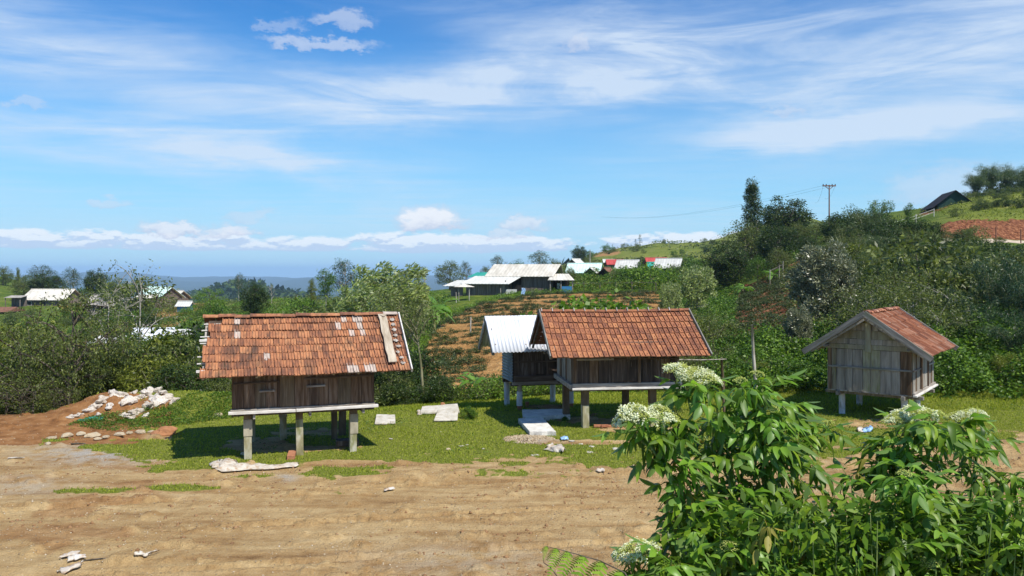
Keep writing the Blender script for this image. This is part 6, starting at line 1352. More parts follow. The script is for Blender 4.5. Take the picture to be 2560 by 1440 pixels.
# farmhouse above the tea field
def farmhouse():
    r = empty('farmhouse', (1.8, 108, 1.4), R(-13), 'long plank farmhouse with several pale roofs above the tea field', 'house')
    def wall(x0, x1, y0, y1, z0, z1, m='greywall', nm='wall', n=None):
        n = n or max(2, int(max(x1 - x0, y1 - y0) / .45)); rr = random.Random(int(x0 * 10))
        for i in range(n):
            a, b_ = i / n, (i + 1) / n
            if x1 - x0 > y1 - y0: mb = MB().box(x0 + (x1 - x0) * a + .01, x0 + (x1 - x0) * b_ - .01, y0 + rr.uniform(-.02, .02), y1, z0, z1)
            else: mb = MB().box(x0, x1, y0 + (y1 - y0) * a + .01, y0 + (y1 - y0) * b_ - .01, z0, z1)
            mb.build('wall_board', M[m], r)
    wall(-4.2, 4.0, -2.6, -2.5, -.6, 2.1); wall(-4.2, 4.0, 2.6, 2.7, -.6, 2.1)
    for s in (-4.2, 4.0): MB().prism([(-2.49, -.6), (2.59, -.6), (2.59, 2.05), (0, 3.35), (-2.49, 2.05)], 'x', s, s + .08).build('gable_wall', M['greywall'], r)
    corr_slope(r, 'main_roof', (-4.9, -3.2, 2.0), (4.4, -3.2, 2.0), (4.9, 0, 3.65), (-4.4, 0, 3.65), 'fibro', n=20); corr_slope(r, 'main_roof', (4.8, 3.3, 2.0), (-4.8, 3.3, 2.0), (-4.4, 0, 3.65), (4.9, 0, 3.65), 'fibro', n=20)
    corr_slope(r, 'lean_to_roof', (-7.6, -5.6, 1.05), (-1.0, -5.6, 1.05), (.2, -2.9, 2.05), (-6.3, -2.9, 2.05), 'fibro2', n=14)
    wall(-6.9, -1.6, -5.0, -4.95, -1.2, 1.0); wall(-1.62, -1.56, -4.95, -2.7, -1.0, 1.5, 'greywall')
    corr_slope(r, 'shed_roof', (-10.0, -5.6, .75), (-7.2, -5.6, .75), (-6.4, -3.6, 1.5), (-8.6, -3.6, 1.5), 'fibro2', n=6); wall(-9.0, -7.3, -5.0, -4.95, -1.4, .7)
    corr_slope(r, 'green_edge_roof', (-7.4, -2.6, 1.95), (-4.6, -2.6, 1.95), (-4.6, -.8, 2.55), (-6.6, -.8, 2.55), 'tealdk', n=5)
    corr_slope(r, 'porch_roof', (3.9, -4.4, 1.55), (7.4, -4.4, 1.55), (6.2, -1.6, 2.35), (3.9, -1.6, 2.35), 'fibro', n=7)
    wall(4.1, 6.3, -1.7, -1.65, -.6, 2.0, 'void', n=3)
    for x in (4.2, 5.6, 7.1): MB().box(x - .06, x + .06, -4.2, -4.08, -.8, 1.55).build('post', M['wood_h'], r)
    MB().box(5.7, 7.0, -4.16, -4.10, -.1, .75).build('railing', M['bluewall'], r); MB().box(4.75, 5.1, -2.2, -2.12, .0, 1.1).build('white_board', M['whitewall'], r)
    MB().box(-1.25, .0, -2.75, -2.62, -.1, 1.7).build('door', M['void'], r); MB().box(-1.5, -.05, -5.04, -5.0, -.2, .35).build('low_wall', M['whitewall'], r)
    return r
farmhouse()
def shelter():
    x, Y = (1160 - 1280) / F * 98, 98; r = empty('shelter', (x, Y, float(Z(x, Y))), R(10), 'small thatched shelter with junk under it, left of the farmhouse', 'shelter')
    mb = MB(); n = 8; ring = [(math.cos(6.283 * i / n) * 1.35, math.sin(6.283 * i / n) * 1.0, 1.7) for i in range(n)]; mb.add(ring + [(0, 0, 2.1), (0, 0, 1.75)], [(i, (i + 1) % n, n) for i in range(n)] + [((i + 1) % n, i, n + 1) for i in range(n)]); mb.build('canopy', M['fibro'], r)
    for a in range(4): MB().tube([(math.cos(a * 1.57 + .7) * .9, math.sin(a * 1.57 + .7) * .7, -.5), (math.cos(a * 1.57 + .7) * .9, math.sin(a * 1.57 + .7) * .7, 1.72)], .05, 5).build('post', M['bark_pale'], r)
shelter()
for k, (px, y0, y1, Y, lean, lab) in enumerate([(1141, 748, 722, 96, .12, 'leaning pale pole left of the thatched shelter'), (1176, 812, 762, 62, -.05, 'pale pole standing in the middle of the tea field'), (1252, 738, 716, 100, .1, 'short pole before the farmhouse wall')]):
    b0 = atY(px, Y); h = (y0 - y1) / F * Y; MB().tube([b0 - Vector((0, 0, .4)), b0 + Vector((lean * h * -.3, 0, h))], .055, 6).build('pole', M['bark_pale']).update_tag(); tag(bpy.data.objects[-1] if False else [o for o in SC.objects if o.name.startswith('pole')][-1], lab, 'pole')
def rag(px, Y, h, label, mat):
    b0 = atY(px, Y); r = empty('hung_cloth', b0, 0, label, 'cloth'); MB().tube([(0, 0, -.2), (0, 0, h)], .03, 5).build('pole', M['bark_pale'], r)
    mb = MB(); V = []; 
    for i in range(6):
        for j in range(4): V.append((-.22 + j * .15 + .05 * math.sin(i), .05 * math.sin(j * 2 + i) - .06, h - .1 - i * .16))
    mb.add(V, [(i * 4 + j, i * 4 + j + 1, i * 4 + j + 5, i * 4 + j + 4) for i in range(5) for j in range(3)]); o = mb.build('cloth', M[mat], r); s = o.modifiers.new('thick', 'SOLIDIFY'); s.thickness = .02
rag(1308, 99, 1.2, 'blue and white cloth hanging on a stick before the farmhouse', 'bluebag')
# village at the right
gable_house(1462, 697, 150, 5.6, 5.0, 1.3, 1.5, -14, 'teal_pale', 'greywall', 'pale turquoise roofed house left in the village', win=0)
gable_house(1440, 681, 165, 2.6, 3.0, 1.5, 1.2, 55, 'fibro2', 'greywall', 'small white roof behind the turquoise house', win=0)
gable_house(1481, 698, 140, 2.6, 2.6, .9, 1.1, 70, 'fibro2', 'void', 'dark gabled shed in front of the turquoise roof', win=0, door=False)
gable_house(1518, 698, 138, 2.4, 2.4, .9, 1.0, 62, 'brownroof', 'void', 'brown gabled hut right of the turquoise roof', win=0, door=False)
gable_house(1537, 674, 200, 3.6, 4, 1.4, 1.0, 0, 'redroof', 'greywall', 'house with plain red roof, left of the two red ones', win=0, door=False)
gable_house(1570, 685, 170, 4.0, 4.2, 1.4, 1.5, -20, 'fibro2', 'whitewall', 'cream roofed house in front of the left red roof', win=0)
gable_house(1640, 677, 190, 4.2, 4, 1.6, 1.4, 0, 'redroof', 'tealdk', 'red roof partly hidden beside the green metal roof', win=0, door=False)
gable_house(1636, 685, 168, 2.4, 3, 1.2, 1.2, 0, 'tealdk', 'tealdk', 'small green metal roof before the right red roof', win=0, door=False)
gable_house(1672, 686, 165, 4.6, 3.6, 1.6, 1.6, -24, 'fibro2', 'greywall', 'grey white gabled house at the right end of the village', win=0)
gable_house(1522, 666, 215, 2.4, 2.4, 1.2, .6, 0, 'fibro2', 'void', 'tiny white roofed hut up on the hill foot', win=0, door=False)
def power_pole(px, base_py, top_py, Y, label, arms=True):
    x = (px - 1280) / F * Y; bz = CZ - (base_py - HOR) * Y / F; h = (base_py - top_py) / F * Y; r = empty('utility_pole', (x, Y, bz), 0, label, 'utility pole')
    MB().tube([(0, 0, -1.5), (0, 0, h)], [h * .022, h * .015], 8).build('pole', M['bark_pale' if not arms else 'brownroof'], r)
    if arms:
        w = h * .19; MB().box(-w, w, -.09, .09, h * .955, h * .985).build('crossarm', M['brownroof'], r)
        for s in (-1, 1): MB().tube([(s * w * .6, 0, h * .955), (0, -.05, h * .86)], .05, 5).build('brace', M['brownroof'], r)
        for q in (-w * .92, -w * .45, w * .45, w * .92): MB().tube([(q, 0, h * .985), (q, 0, h * 1.02)], .07, 6).build('insulator', M['darkroof'], r)
    return Vector((x, Y, bz + h))
tp = power_pole(2073, 548, 462, 120, 'tall brown power pole with crossarm on the right skyline')
power_pole(1475, 690, 624, 155, 'slim pale pole rising between the village roofs', arms=False)
def wire(a, b_, sag, label, r=.011):
    pts = [a.lerp(b_, t / 14) - Vector((0, 0, sag * 4 * (t / 14) * (1 - t / 14))) for t in range(15)]
    tag(MB().tube(pts, r, 4).build('power_line', M['darkroof']), label, 'cable', 'cables of the power pole')
for k, q in enumerate((-.9, .9)):
    wire(tp + Vector((q, 0, -.1)), Vector((58 + q, 150, 17.0 + k * .9)), .8, 'thin cable running right from the power pole to behind the barn')
    wire(tp + Vector((-q, 0, -.1)), Vector((30 - q, 260, 22)), 2.0, 'thin cable descending left behind the power pole')
def barn():
    Y = 128; x = (2372 - 1280) / F * Y; bz = CZ - (527 - HOR) * Y / F; r = empty('barn', (x, Y, bz), R(78), 'dark green barn with black gable roof on the pasture', 'barn')
    L_, hw, wh, rh = 6.0, 2.5, .9, 2.0
    for s in (-1, 1): MB().prism([(-hw, -1.2), (hw, -1.2), (hw, wh), (0, wh + rh), (-hw, wh)], 'x', s * L_ / 2 - .05, s * L_ / 2 + .05).build('gable_wall', M['darkgreen'], r)
    for s in (-1, 1): MB().box(-L_ / 2 + .06, L_ / 2 - .06, s * hw - .05, s * hw + .05, -1.2, wh).build('wall', M['darkgreen'], r)
    k = rh / hw; e = .9
    for s in (-1, 1): corr_slope(r, 'roof', (s * -(L_ / 2 + .5), s * -(hw + e), wh - e * k + .08), (s * (L_ / 2 + .5), s * -(hw + e), wh - e * k + .08), (s * (L_ / 2 + .5), 0, wh + rh + .08), (s * -(L_ / 2 + .5), 0, wh + rh + .08), 'darkroof', n=8)
barn()
def fence(pts, label, h, sp, mat, rails=2, group=None, r=.045, name='fence'):
    r0 = empty(name, pts[0], 0, label, 'fence', group); o0 = Vector(pts[0]); L_ = [Vector(p) for p in pts]
    for a, b_ in zip(L_[:-1], L_[1:]):
        n = max(1, int((b_ - a).length / sp))
        for i in range(n + 1):
            p = a.lerp(b_, i / n); z = float(Z(p.x, p.y)); q = Vector((p.x, p.y, z)) - o0
            MB().tube([q - Vector((0, 0, .3)), q + Vector((rnd.uniform(-.04, .04), 0, h * rnd.uniform(.85, 1.1)))], r, 5).build('post', M[mat], r0)
        for k in range(rails):
            za, zb = float(Z(a.x, a.y)), float(Z(b_.x, b_.y)); hh = h * (.9 - .35 * k)
            MB().tube([Vector((a.x, a.y, za + hh)) - o0, Vector((b_.x, b_.y, zb + hh)) - o0], r * .4, 4).build('rail', M[mat], r0)
fence([atY(1420, 103), atY(1500, 103), atY(1580, 102), atY(1640, 101)], 'row of dark fence posts along the top of the tea field', 1.3, 1.7, 'greywall', 1)
fence([atY(2195, 105), atY(2240, 106), atY(2290, 107), atY(2335, 108)], 'pale rail fence on the skyline left of the barn', 1.1, 1.9, 'white_wood', 2)
fence([atY(2425, 84.5), atY(2490, 84.5), atY(2552, 84.5), atY(2620, 84.5)], 'wooden posts standing along the pale road', 1.5, 2.6, 'brownroof', 0, r=.06)
fence([atY(1925, 78), atY(1948, 78), atY(1957, 78)], 'pale posts above the red terraces', 1.9, 1.0, 'bark_pale', 1, r=.04)
# posts and bar right of the middle granary
def post(x, Y, z0, z1, lx, r, mat, label, name='post', cat='post'):
    b0 = Vector((x, Y, z0)); rr = random.Random(int(Y * 7)); pts = [Vector((lx * t, .0, (z1 - z0) * t)) + Vector((rr.uniform(-.01, .01), 0, 0)) for t in (0, .33, .66, 1)]
    o = MB().tube(pts, [r, r * .95, r * .85, r * .6], 7).build(name, M[mat], None, True); o.location = b0; tag(o, label, cat); return o
post(5.95, 22.2, -.2, CZ - (895 - HOR) * 22.2 / F, -.12, .05, 'post_dark', 'dark leaning post holding a thin pole beside the middle granary')
post(7.1, 23.0, -.2, CZ - (812 - HOR) * 23.0 / F, -.18, .055, 'bark_pale', 'tall weathered fence post standing in the weeds')
a = at(1694, 899, 1.55); b_ = at(1816, 898, 1.55); a = Vector(((1694 - 1280) / F * 22.15, 22.15, CZ - (899 - HOR) * 22.15 / F)); b_ = Vector(((1816 - 1280) / F * 22.13, 22.13, CZ - (898 - HOR) * 22.13 / F))
tag(MB().tube([a, (a + b_) / 2 + Vector((0, 0, -.015)), b_], .016, 6).build('drying_pole', M['bark_pale']), 'thin horizontal drying pole reaching from the middle granary to the dark post', 'pole')
# ------------------------------------------------------------------ things lying in the yard
def lump(seed, r, flat, rough, mat, n=2):
    """irregular stone or crumpled bag"""
    import bmesh
    bm = bmesh.new(); bmesh.ops.create_icosphere(bm, subdivisions=n, radius=1); rr = np.random.default_rng(seed)
    ax = rr.normal(size=(7, 3)); ph = rr.uniform(0, 6, 7); fr = rr.uniform(1.5, 5, 7)
    for v in bm.verts:
        c = np.array(v.co[:]); d = 1 + rough * sum(math.sin(fr[k] * float(c @ ax[k]) + ph[k]) for k in range(7)) / 3.0
        v.co = Vector((c[0] * d * r[0], c[1] * d * r[1], max(c[2], -.35) * d * r[2] * flat))
    me = bpy.data.meshes.new('lump'); bm.to_mesh(me); bm.free(); me.materials.append(M[mat]); return me
def gz(x, Y): return float(Z(x, Y) + near_disp(x, Y))
def gpt(px, py):
    """point of the yard surface seen at a photo pixel"""
    Y = np.arange(9.0, 31.0, .03); X = (px - 1280) / F * Y; zr = CZ - (py - HOR) / F * Y; zg = Z(X, Y) + near_disp(X, Y); k = int(np.argmax(zr <= zg)); return Vector((X[k], Y[k], zg[k]))
STONES = [lump(k, (1, .8, .6), 1, .22, 'stone') for k in range(4)]
for k, (px, py, s) in enumerate([(128, 1098, .11), (168, 1092, .13), (202, 1088, .12), (232, 1092, .16), (265, 1095, .1), (300, 1089, .11), (322, 1085, .10), (352, 1083, .13), (378, 1082, .09), (120, 1112, .08), (245, 1100, .09)]):
    o = put(STONES[k % 4], None, None, 'stone'); p = gpt(px, py); o.location = p + Vector((0, 0, .02)); o.scale = (s * 1.2, s, s * .8); o.rotation_euler = (0, 0, k * 1.3); tag(o, 'sandy stone in the row at the foot of the soil bank', 'stone', 'stones along the soil bank')
def boulder(px, py, r, mat, label, cat='stone', name='stone', seed=1, rough=.2, flat=1.0, rz=0):
    o = put(lump(seed, r, flat, rough, mat, 3), None, None, name); p = gpt(px, py); o.location = p + Vector((0, 0, r[2] * .15)); o.rotation_euler = (0, 0, rz); tag(o, label, cat); return o
boulder(415, 1086, (.30, .2, .17), 'redstone', 'large flat orange rock at the right end of the stone row', seed=4)
boulder(1107, 1020, (.10, .1, .15), 'redstone', 'small pointed orange rock behind the long white sheet', seed=5)
boulder(612, 1138, (.09, .06, .05), 'stone', 'small sandy stone at the foot of the left granary leg', seed=6)
boulder(1120, 1126, (.06, .05, .04), 'stone', 'small brownish stone alone in the grass near the left granary', seed=7)
boulder(545, 1040, (.12, .08, .06), 'stone', 'grey stone at the end of the soil bank', seed=8)
# rubbish heap: sacks and sheets, each its own thing
SACK = [lump(20 + k, (1, .72, .7), 1, .42, 'plastic', 3) for k in range(6)]
heap = [(300, 1012, .26), (325, 1030, .24), (282, 1000, .15), (352, 1018, .18), (378, 1005, .22), (395, 1000, .17), (418, 1020, .2), (400, 1028, .24), (370, 1036, .2), (345, 1045, .2), (258, 1026, .2), (240, 1036, .17), (228, 1044, .16), (440, 1022, .14), (384, 1020, .2), (356, 996, .16),
        (274, 1040, .14), (312, 1052, .12), (330, 1056, .12), (200, 1056, .13), (430, 1030, .12), (365, 1052, .11), (246, 1056, .13), (180, 1060, .12), (410, 1008, .14), (336, 1000, .15)]
for k, (px, py, s) in enumerate(heap):
    Yd = 20.9 + (1060 - py) / 60 * 1.5; x = (px - 1280) / F * Yd; o = put(SACK[k % 6], None, None, 'sack'); zz = CZ - (py - HOR) * Yd / F; g = float(Z(x, Yd)); zz = max(min(zz, g + .22), g + .0)
    o.location = (x, Yd, zz); o.scale = (s, s, s * .85); o.rotation_euler = (rnd.uniform(-.5, .5), rnd.uniform(-.5, .5), k * 1.1); tag(o, 'crumpled dirty white sack on the rubbish heap', 'sack', 'sacks on the rubbish heap')
def sheet(pts, label, mat, name='plastic_sheet', cat='sheet', seed=0, th=.012, amp=.05, nu=14, nv=5, lift=.03, group=None):
    """crumpled sheet on the ground between four photo corners (near left, near right, far right, far left)"""
    P = [gpt(*p) for p in pts]; rr = np.random.default_rng(seed); ph = rr.uniform(0, 6, 6); V = []
    for i in range(nu + 1):
        for j in range(nv + 1):
            u, v = i / nu, j / nv; p = P[0].lerp(P[1], u).lerp(P[3].lerp(P[2], u), v)
            e = math.sin(v * math.pi) ** .5; w = amp * e * (abs(math.sin(u * 9 + ph[0] + v * 4)) * .6 + abs(math.sin(u * 23 + ph[1] - v * 7)) * .4 + .4 * math.sin(u * 5 + ph[2]))
            p = p + Vector((math.sin(v * 9 + ph[3] + u * 6) * amp * .5, math.cos(u * 11 + ph[4]) * amp * .6, 0)); V.append((p.x, p.y, gz(p.x, p.y) + lift + w))
    fs = [(i * (nv + 1) + j, (i + 1) * (nv + 1) + j, (i + 1) * (nv + 1) + j + 1, i * (nv + 1) + j + 1) for i in range(nu) for j in range(nv)]
    o = MB().add(V, fs).build(name, M[mat], None, True); s = o.modifiers.new('thick', 'SOLIDIFY'); s.thickness = th; s.offset = 1; tag(o, label, cat, group); return o
sheet([(540, 1180), (742, 1172), (742, 1163), (560, 1168)], 'long crumpled white sacking lying on the sand before the left granary', 'plastic', seed=1, amp=.07, nu=40, nv=5)
sheet([(528, 1172), (600, 1176), (585, 1158), (532, 1158)], 'raised brownish fold of sacking at the left end of the long sheet', 'plastic', seed=2, amp=.09, nu=12, nv=6)
sheet([(148, 1401), (196, 1392), (200, 1384), (160, 1392)], 'torn white plastic strip in the lower left dirt, upper piece', 'plastic', seed=3, amp=.025)
sheet([(168, 1410), (215, 1402), (213, 1394), (180, 1398)], 'torn white plastic with a dark fold in the lower left dirt', 'plastic', seed=4, amp=.03)
sheet([(138, 1440), (200, 1420), (208, 1414), (150, 1428)], 'torn white plastic strip at the bottom edge of the dirt', 'plastic', seed=5, amp=.03)
sheet([(332, 1406), (366, 1396), (402, 1382), (350, 1390)], 'narrow white plastic scrap right of the torn strips', 'plastic', seed=6, amp=.03)
sheet([(960, 1232), (986, 1228), (984, 1224), (962, 1227)], 'small white paper scrap in the middle of the dirt', 'plastic', seed=7, amp=.02, nu=6, nv=3)
sheet([(1490, 1182), (1512, 1182), (1510, 1176), (1494, 1177)], 'small white scrap on the dirt edge left of the elder bush', 'plastic', seed=8, amp=.02, nu=6, nv=3)
sheet([(1362, 1128), (1412, 1132), (1408, 1120), (1372, 1116)], 'crumpled pinkish white sack in the grass before the concrete step', 'plastic', seed=9, amp=.08, nu=8, nv=5)
sheet([(1402, 1103), (1420, 1103), (1418, 1096), (1402, 1097)], 'small blue bag beside the rubble patch', 'bluebag', seed=10, amp=.04, nu=5, nv=4, name='plastic_bag', cat='bag')
sheet([(2155, 1084), (2180, 1082), (2180, 1074), (2160, 1074)], 'blue and white bag under the small right granary', 'bluebag', seed=11, amp=.08, nu=6, nv=5, name='plastic_bag', cat='bag')
sheet([(2142, 1083), (2160, 1084), (2160, 1075), (2146, 1073)], 'crumpled white scrap left of the blue and white bag', 'plastic', seed=12, amp=.06, nu=6, nv=5)
sheet([(190, 1057), (258, 1050), (258, 1046), (200, 1053)], 'strip of green tarp at the foot of the rubbish heap', 'greentarp', seed=13, amp=.05, name='tarp', cat='tarp')
for k, (px, py, s) in enumerate([(1155, 1117, .07), (1168, 1114, .05), (1208, 1124, .045), (1338, 1140, .09), (1474, 1132, .09), (1538, 1124, .10), (1430, 1104, .07), (1452, 1112, .06), (1480, 1118, .07), (1490, 1092, .08), (1510, 1094, .07), (1102, 1081, .03), (978, 1099, .05)]):
    o = put(STONES[k % 4] if k % 3 else SACK[k % 6], None, None, 'litter'); p = gpt(px, py); o.location = p + Vector((0, 0, .012)); o.scale = (s, s, s * .4); o.rotation_euler = (0, 0, k); o.data = o.data.copy(); o.data.materials[0] = M['slab_white']; tag(o, 'pale flat scrap of rubble lying in the short grass', 'rubble', 'pale rubble scraps in the grass')
def slab(pts, th, label, mat, name='concrete_slab', cat='slab', tilt=0, seed=0, lift=.0, curve=0.0):
    P = [gpt(*p) for p in pts]; rr = random.Random(seed); V = []; n = 6; z = sum(p.z for p in P) / 4 + lift
    zs = [z + tilt * v for v in (0, 0, 1, 1)]
    top = []; bot = []
    for i in range(n + 1):
        for j in (0, 1):
            u = i / n; a = P[0].lerp(P[1], u); b_ = P[3].lerp(P[2], u); p = a.lerp(b_, j); c = curve * math.sin(u * math.pi)
            q = Vector((p.x + rr.uniform(-.025, .025), p.y + rr.uniform(-.035, .035), z + (tilt if j else 0) + c)); top.append(q + Vector((0, 0, th))); bot.append(q)
    m = len(top); fs = []
    for i in range(n):
        a = 2 * i; fs += [(a, a + 2, a + 3, a + 1), (m + a, m + a + 1, m + a + 3, m + a + 2), (a, m + a, m + a + 2, a + 2), (a + 1, a + 3, m + a + 3, m + a + 1)]
    fs += [(0, 1, m + 1, m), (m - 2, 2 * m - 2, 2 * m - 1, m - 1)]
    o = MB().add(top + bot, fs).build(name, M[mat], None, False, bevel=.006); tag(o, label, cat); return o
slab([(938, 1066), (990, 1063), (990, 1044), (940, 1046)], .03, 'square white fibre sheet tilted in the grass right of the left granary', 'slab_white', 'roofing_sheet', 'sheet', tilt=.06, seed=1, lift=.02)
slab([(1082, 1058), (1144, 1056), (1146, 1036), (1100, 1034)], .03, 'broken white fibre sheet lying against the long one', 'slab_white', 'roofing_sheet', 'sheet', tilt=.12, seed=2, lift=.04)
slab([(1052, 1040), (1150, 1036), (1142, 1024), (1056, 1028)], .05, 'long narrow white fibre sheet behind the broken one', 'slab_white', 'roofing_sheet', 'sheet', tilt=.05, seed=3, lift=.05)
slab([(1325, 1092), (1388, 1088), (1356, 1058), (1296, 1060)], .13, 'low grey concrete step slab in front of the granaries', 'slab', 'concrete_step', 'step', seed=4)
slab([(1308, 1056), (1425, 1050), (1418, 1034), (1304, 1036)], .14, 'second concrete step in the shade behind the front one', 'slab', 'concrete_step', 'step', seed=5)
sheet([(1043, 1040), (1054, 1040), (1056, 1030), (1046, 1030)], 'small white wrapper at the left end of the long sheet', 'plastic', seed=15, amp=.06, nu=5, nv=4)
def brick(px, py, s, rz, label, mat='brick', group=None, name='brick', cat='brick'):
    o = MB().box(-s[0] / 2, s[0] / 2, -s[1] / 2, s[1] / 2, 0, s[2]).build(name, M[mat], None, bevel=.006); o.location = gpt(px, py); o.rotation_euler = (0, 0, rz); tag(o, label, cat, group)
brick(729, 1144, (.16, .5, .10), .2, 'reddish squared block lying under the left granary'); brick(868, 1112, (.5, .3, .12), .3, 'dark stack of boards in the shade under the left granary', 'wood_dark', name='board_stack', cat='boards')
for k, px in enumerate([1494, 1512, 1530, 1548]): brick(px, 1068 + k * .3, (.2, .10, .06), .1 * k, 'clay brick in the short row beside the middle granary leg', group='bricks beside the middle granary')
brick(1318, 1016, (.09, .09, .14), .3, 'single upright brick under the white roofed granary')
def stick(px, py, L_, a, label, mat='bark', r=.012):
    p = gpt(px, py); d = Vector((math.cos(a), math.sin(a), .02)); tag(MB().tube([p + Vector((0, 0, r)), p + d * L_ * .5 + Vector((0, 0, r * 1.6)), p + d * L_ + Vector((0, 0, r))], [r, r * .9, r * .6], 5).build('stick', M[mat]), label, 'stick')
stick(20, 1149, .33, .1, 'pale stick on the dirt at the left border', 'bark_pale', .016); stick(178, 1113, .32, .05, 'brown stick on the grey gravel', 'bark', .02); stick(202, 1405, .42, .25, 'dark thin stick across the torn plastic')
# ------------------------------------------------------------------ elder bushes in the foreground
def leaflet_mesh_arrays(L_, w, droop, fold, rg, base, dirv, upv):
    """one lanceolate leaflet: 3 x 7 grid, folded along the midrib and arching down"""
    m = 6; side = unit(np.cross(dirv, upv)); up = np.cross(side, dirv); V = []
    tw = rg.normal() * .25
    for i in range(m + 1):
        t = i / m; ww = w * (math.sin(math.pi * min(1, t ** .75)) ** .9) * .5 + (.0015 if i < m else 0); dz = -droop * t * t * L_
        wav = .06 * L_ * math.sin(t * 5 + tw * 9) * t
        c = base + dirv * (L_ * t * (1 - .22 * droop * t)) + up * (dz * .5 + wav * .3) + np.array([0, 0, dz * .8]) + side * tw * L_ * t * t * .5
        V += [c - side * ww + up * fold * ww, c, c + side * ww + up * fold * ww]
    Fq = np.array([(i * 3 + q, i * 3 + q + 1, i * 3 + q + 4, i * 3 + q + 3) for i in range(m) for q in (0, 1)])
    return np.array(V), Fq
def compound_leaf(seed, L_, pairs, mat, droop=.5, lw=.30):
    """elder leaf: stalk with opposite leaflets and one at the tip; grows along +x, hangs to -z"""
    rg = np.random.default_rng(seed); Vs = []; Fs = []; o = 0; path = []
    for i in range(7):
        t = i / 6; path.append((L_ * t * (1 - .12 * droop * t), 0, L_ * (.18 * t - droop * .55 * t * t)))
    path = np.array(path); V, Fq = tubes_np([(path, np.linspace(.0022, .0011, 7))], 4); Vs.append(V); Fs.append(Fq); o += len(V); nst = len(Fq)
    up = np.array([0, 0, 1.])
    at_ = [(.38 + .5 * k / max(1, pairs - 1) if pairs > 1 else .6) for k in range(pairs)]
    for t in at_:
        i = min(int(t * 6), 5); p = path[i] + (path[i + 1] - path[i]) * (t * 6 - i); tan = unit(path[i + 1] - path[i])
        for s in (-1, 1):
            d = unit(tan * .62 + np.array([0, s * .85, -.12]) + rg.normal(size=3) * .10); l = L_ * rg.uniform(.46, .60)
            V, Fq = leaflet_mesh_arrays(l, l * lw, droop * rg.uniform(.7, 1.4), .35, rg, p, d, unit(up + rg.normal(size=3) * .25)); Vs.append(V); Fs.append(Fq + o); o += len(V)
    tan = unit(path[-1] - path[-2]); l = L_ * .62; V, Fq = leaflet_mesh_arrays(l, l * lw * 1.1, droop, .35, rg, path[-1], tan, unit(np.cross(tan, [0, 1., 0]) * -1)); Vs.append(V); Fs.append(Fq + o)
    return mesh_np('leaf', np.concatenate(Vs), np.concatenate(Fs), M[mat], True)
ELEAF = [compound_leaf(k, [.13, .11, .125, .105, .135, .12, .10, .12, .13, .075][k], [2, 2, 3, 2, 3, 2, 2, 3, 2, 1][k], 'l_elder_y' if k in (0, 4) else ('l_elder_old' if k == 9 else 'l_elder'), [.3, .6, .45, .9, .15, .5, .8, .35, .7, .9][k], lw=[.36, .32, .38, .34, .40, .30, .38, .36, .33, .42][k]) for k in range(10)]
EYOUNG = [compound_leaf(40 + k, .11, 2, 'l_elder_y', [.3, .5, .7][k], lw=.36) for k in range(3)]
ARR = {me.name: (np.array([v.co[:] for v in me.vertices]), np.array([p.vertices[:] for p in me.polygons])) for me in ELEAF + EYOUNG}
def umbel(seed, R0, white=.6, nf=520):
    """flat topped head of tiny florets and buds on branching stalks"""
    rg = np.random.default_rng(seed); a = rg.uniform(0, 6.28, nf); q = np.sqrt(rg.random(nf)) * R0
    lum = np.sin(a * 3 + seed) * .10 * R0
    P = np.stack([np.cos(a) * q, np.sin(a) * q, .25 * R0 - .5 * q ** 2 / R0 + lum * q / R0 + rg.normal(size=nf) * .05 * R0 + .22 * R0 * (vnoise(np.cos(a) * q * 38 + 9, np.sin(a) * q * 38, seed + 3) - .5)], -1)
    wm = (vnoise(P[:, 0] * 40 + seed, P[:, 1] * 40, seed) < white); Vs = []; Fs = []; mi = []; o = 0
    r = rg.uniform(.0022, .0045, nf)
    V, Fq = octa(P, np.where(wm, r, r * .75), rg, .8); Vs.append(V); Fs3 = Fq; mi3 = np.repeat(np.where(wm, 0, 1), 8)
    nw = int(wm.sum()); PW = P[wm]; D = unit(rg.normal(size=(nw * 4, 3)) * [1, 1, .4] + [0, 0, .3]); S = unit(np.cross(D, [0, 0, 1.]) + 1e-6); V2, F2 = quads_from(np.repeat(PW, 4, 0), D, S, .006, .0038); 
    paths = []
    for k in range(7):
        b0 = np.array([0, 0, -.75 * R0]); e = np.array([math.cos(k * .9) * R0 * .6, math.sin(k * .9) * R0 * .6, .0]); paths.append((bez(b0, (b0 + e) / 2 + [0, 0, -.1 * R0], e, 4), np.full(4, .0016)))
        for j in range(3): f_ = e + np.array([rg.normal() * .3 * R0, rg.normal() * .3 * R0, .05 * R0]); paths.append((bez(e, (e + f_) / 2, f_, 3), np.full(3, .001)))
    V3, F3 = tubes_np(paths, 4)
    Vall = np.concatenate([V, V2, V3]); Fl = [Fs3, F2 + len(V), F3 + len(V) + len(V2)]; mi = np.concatenate([mi3, np.zeros(len(F2)), np.full(len(F3), 2)])
    return mesh_np('flower_head', Vall, Fl, [M['petal'], M['bud'], M['stem']], False, mi)
UMB = [umbel(1, .092, .50, 1300), umbel(2, .075, .42, 1000), umbel(3, .058, .3, 560), umbel(4, .035, .02, 160)]
def ppt(px, py, Y): return Vector(((px - 1280) / F * Y, Y, CZ - (py - HOR) * Y / F))
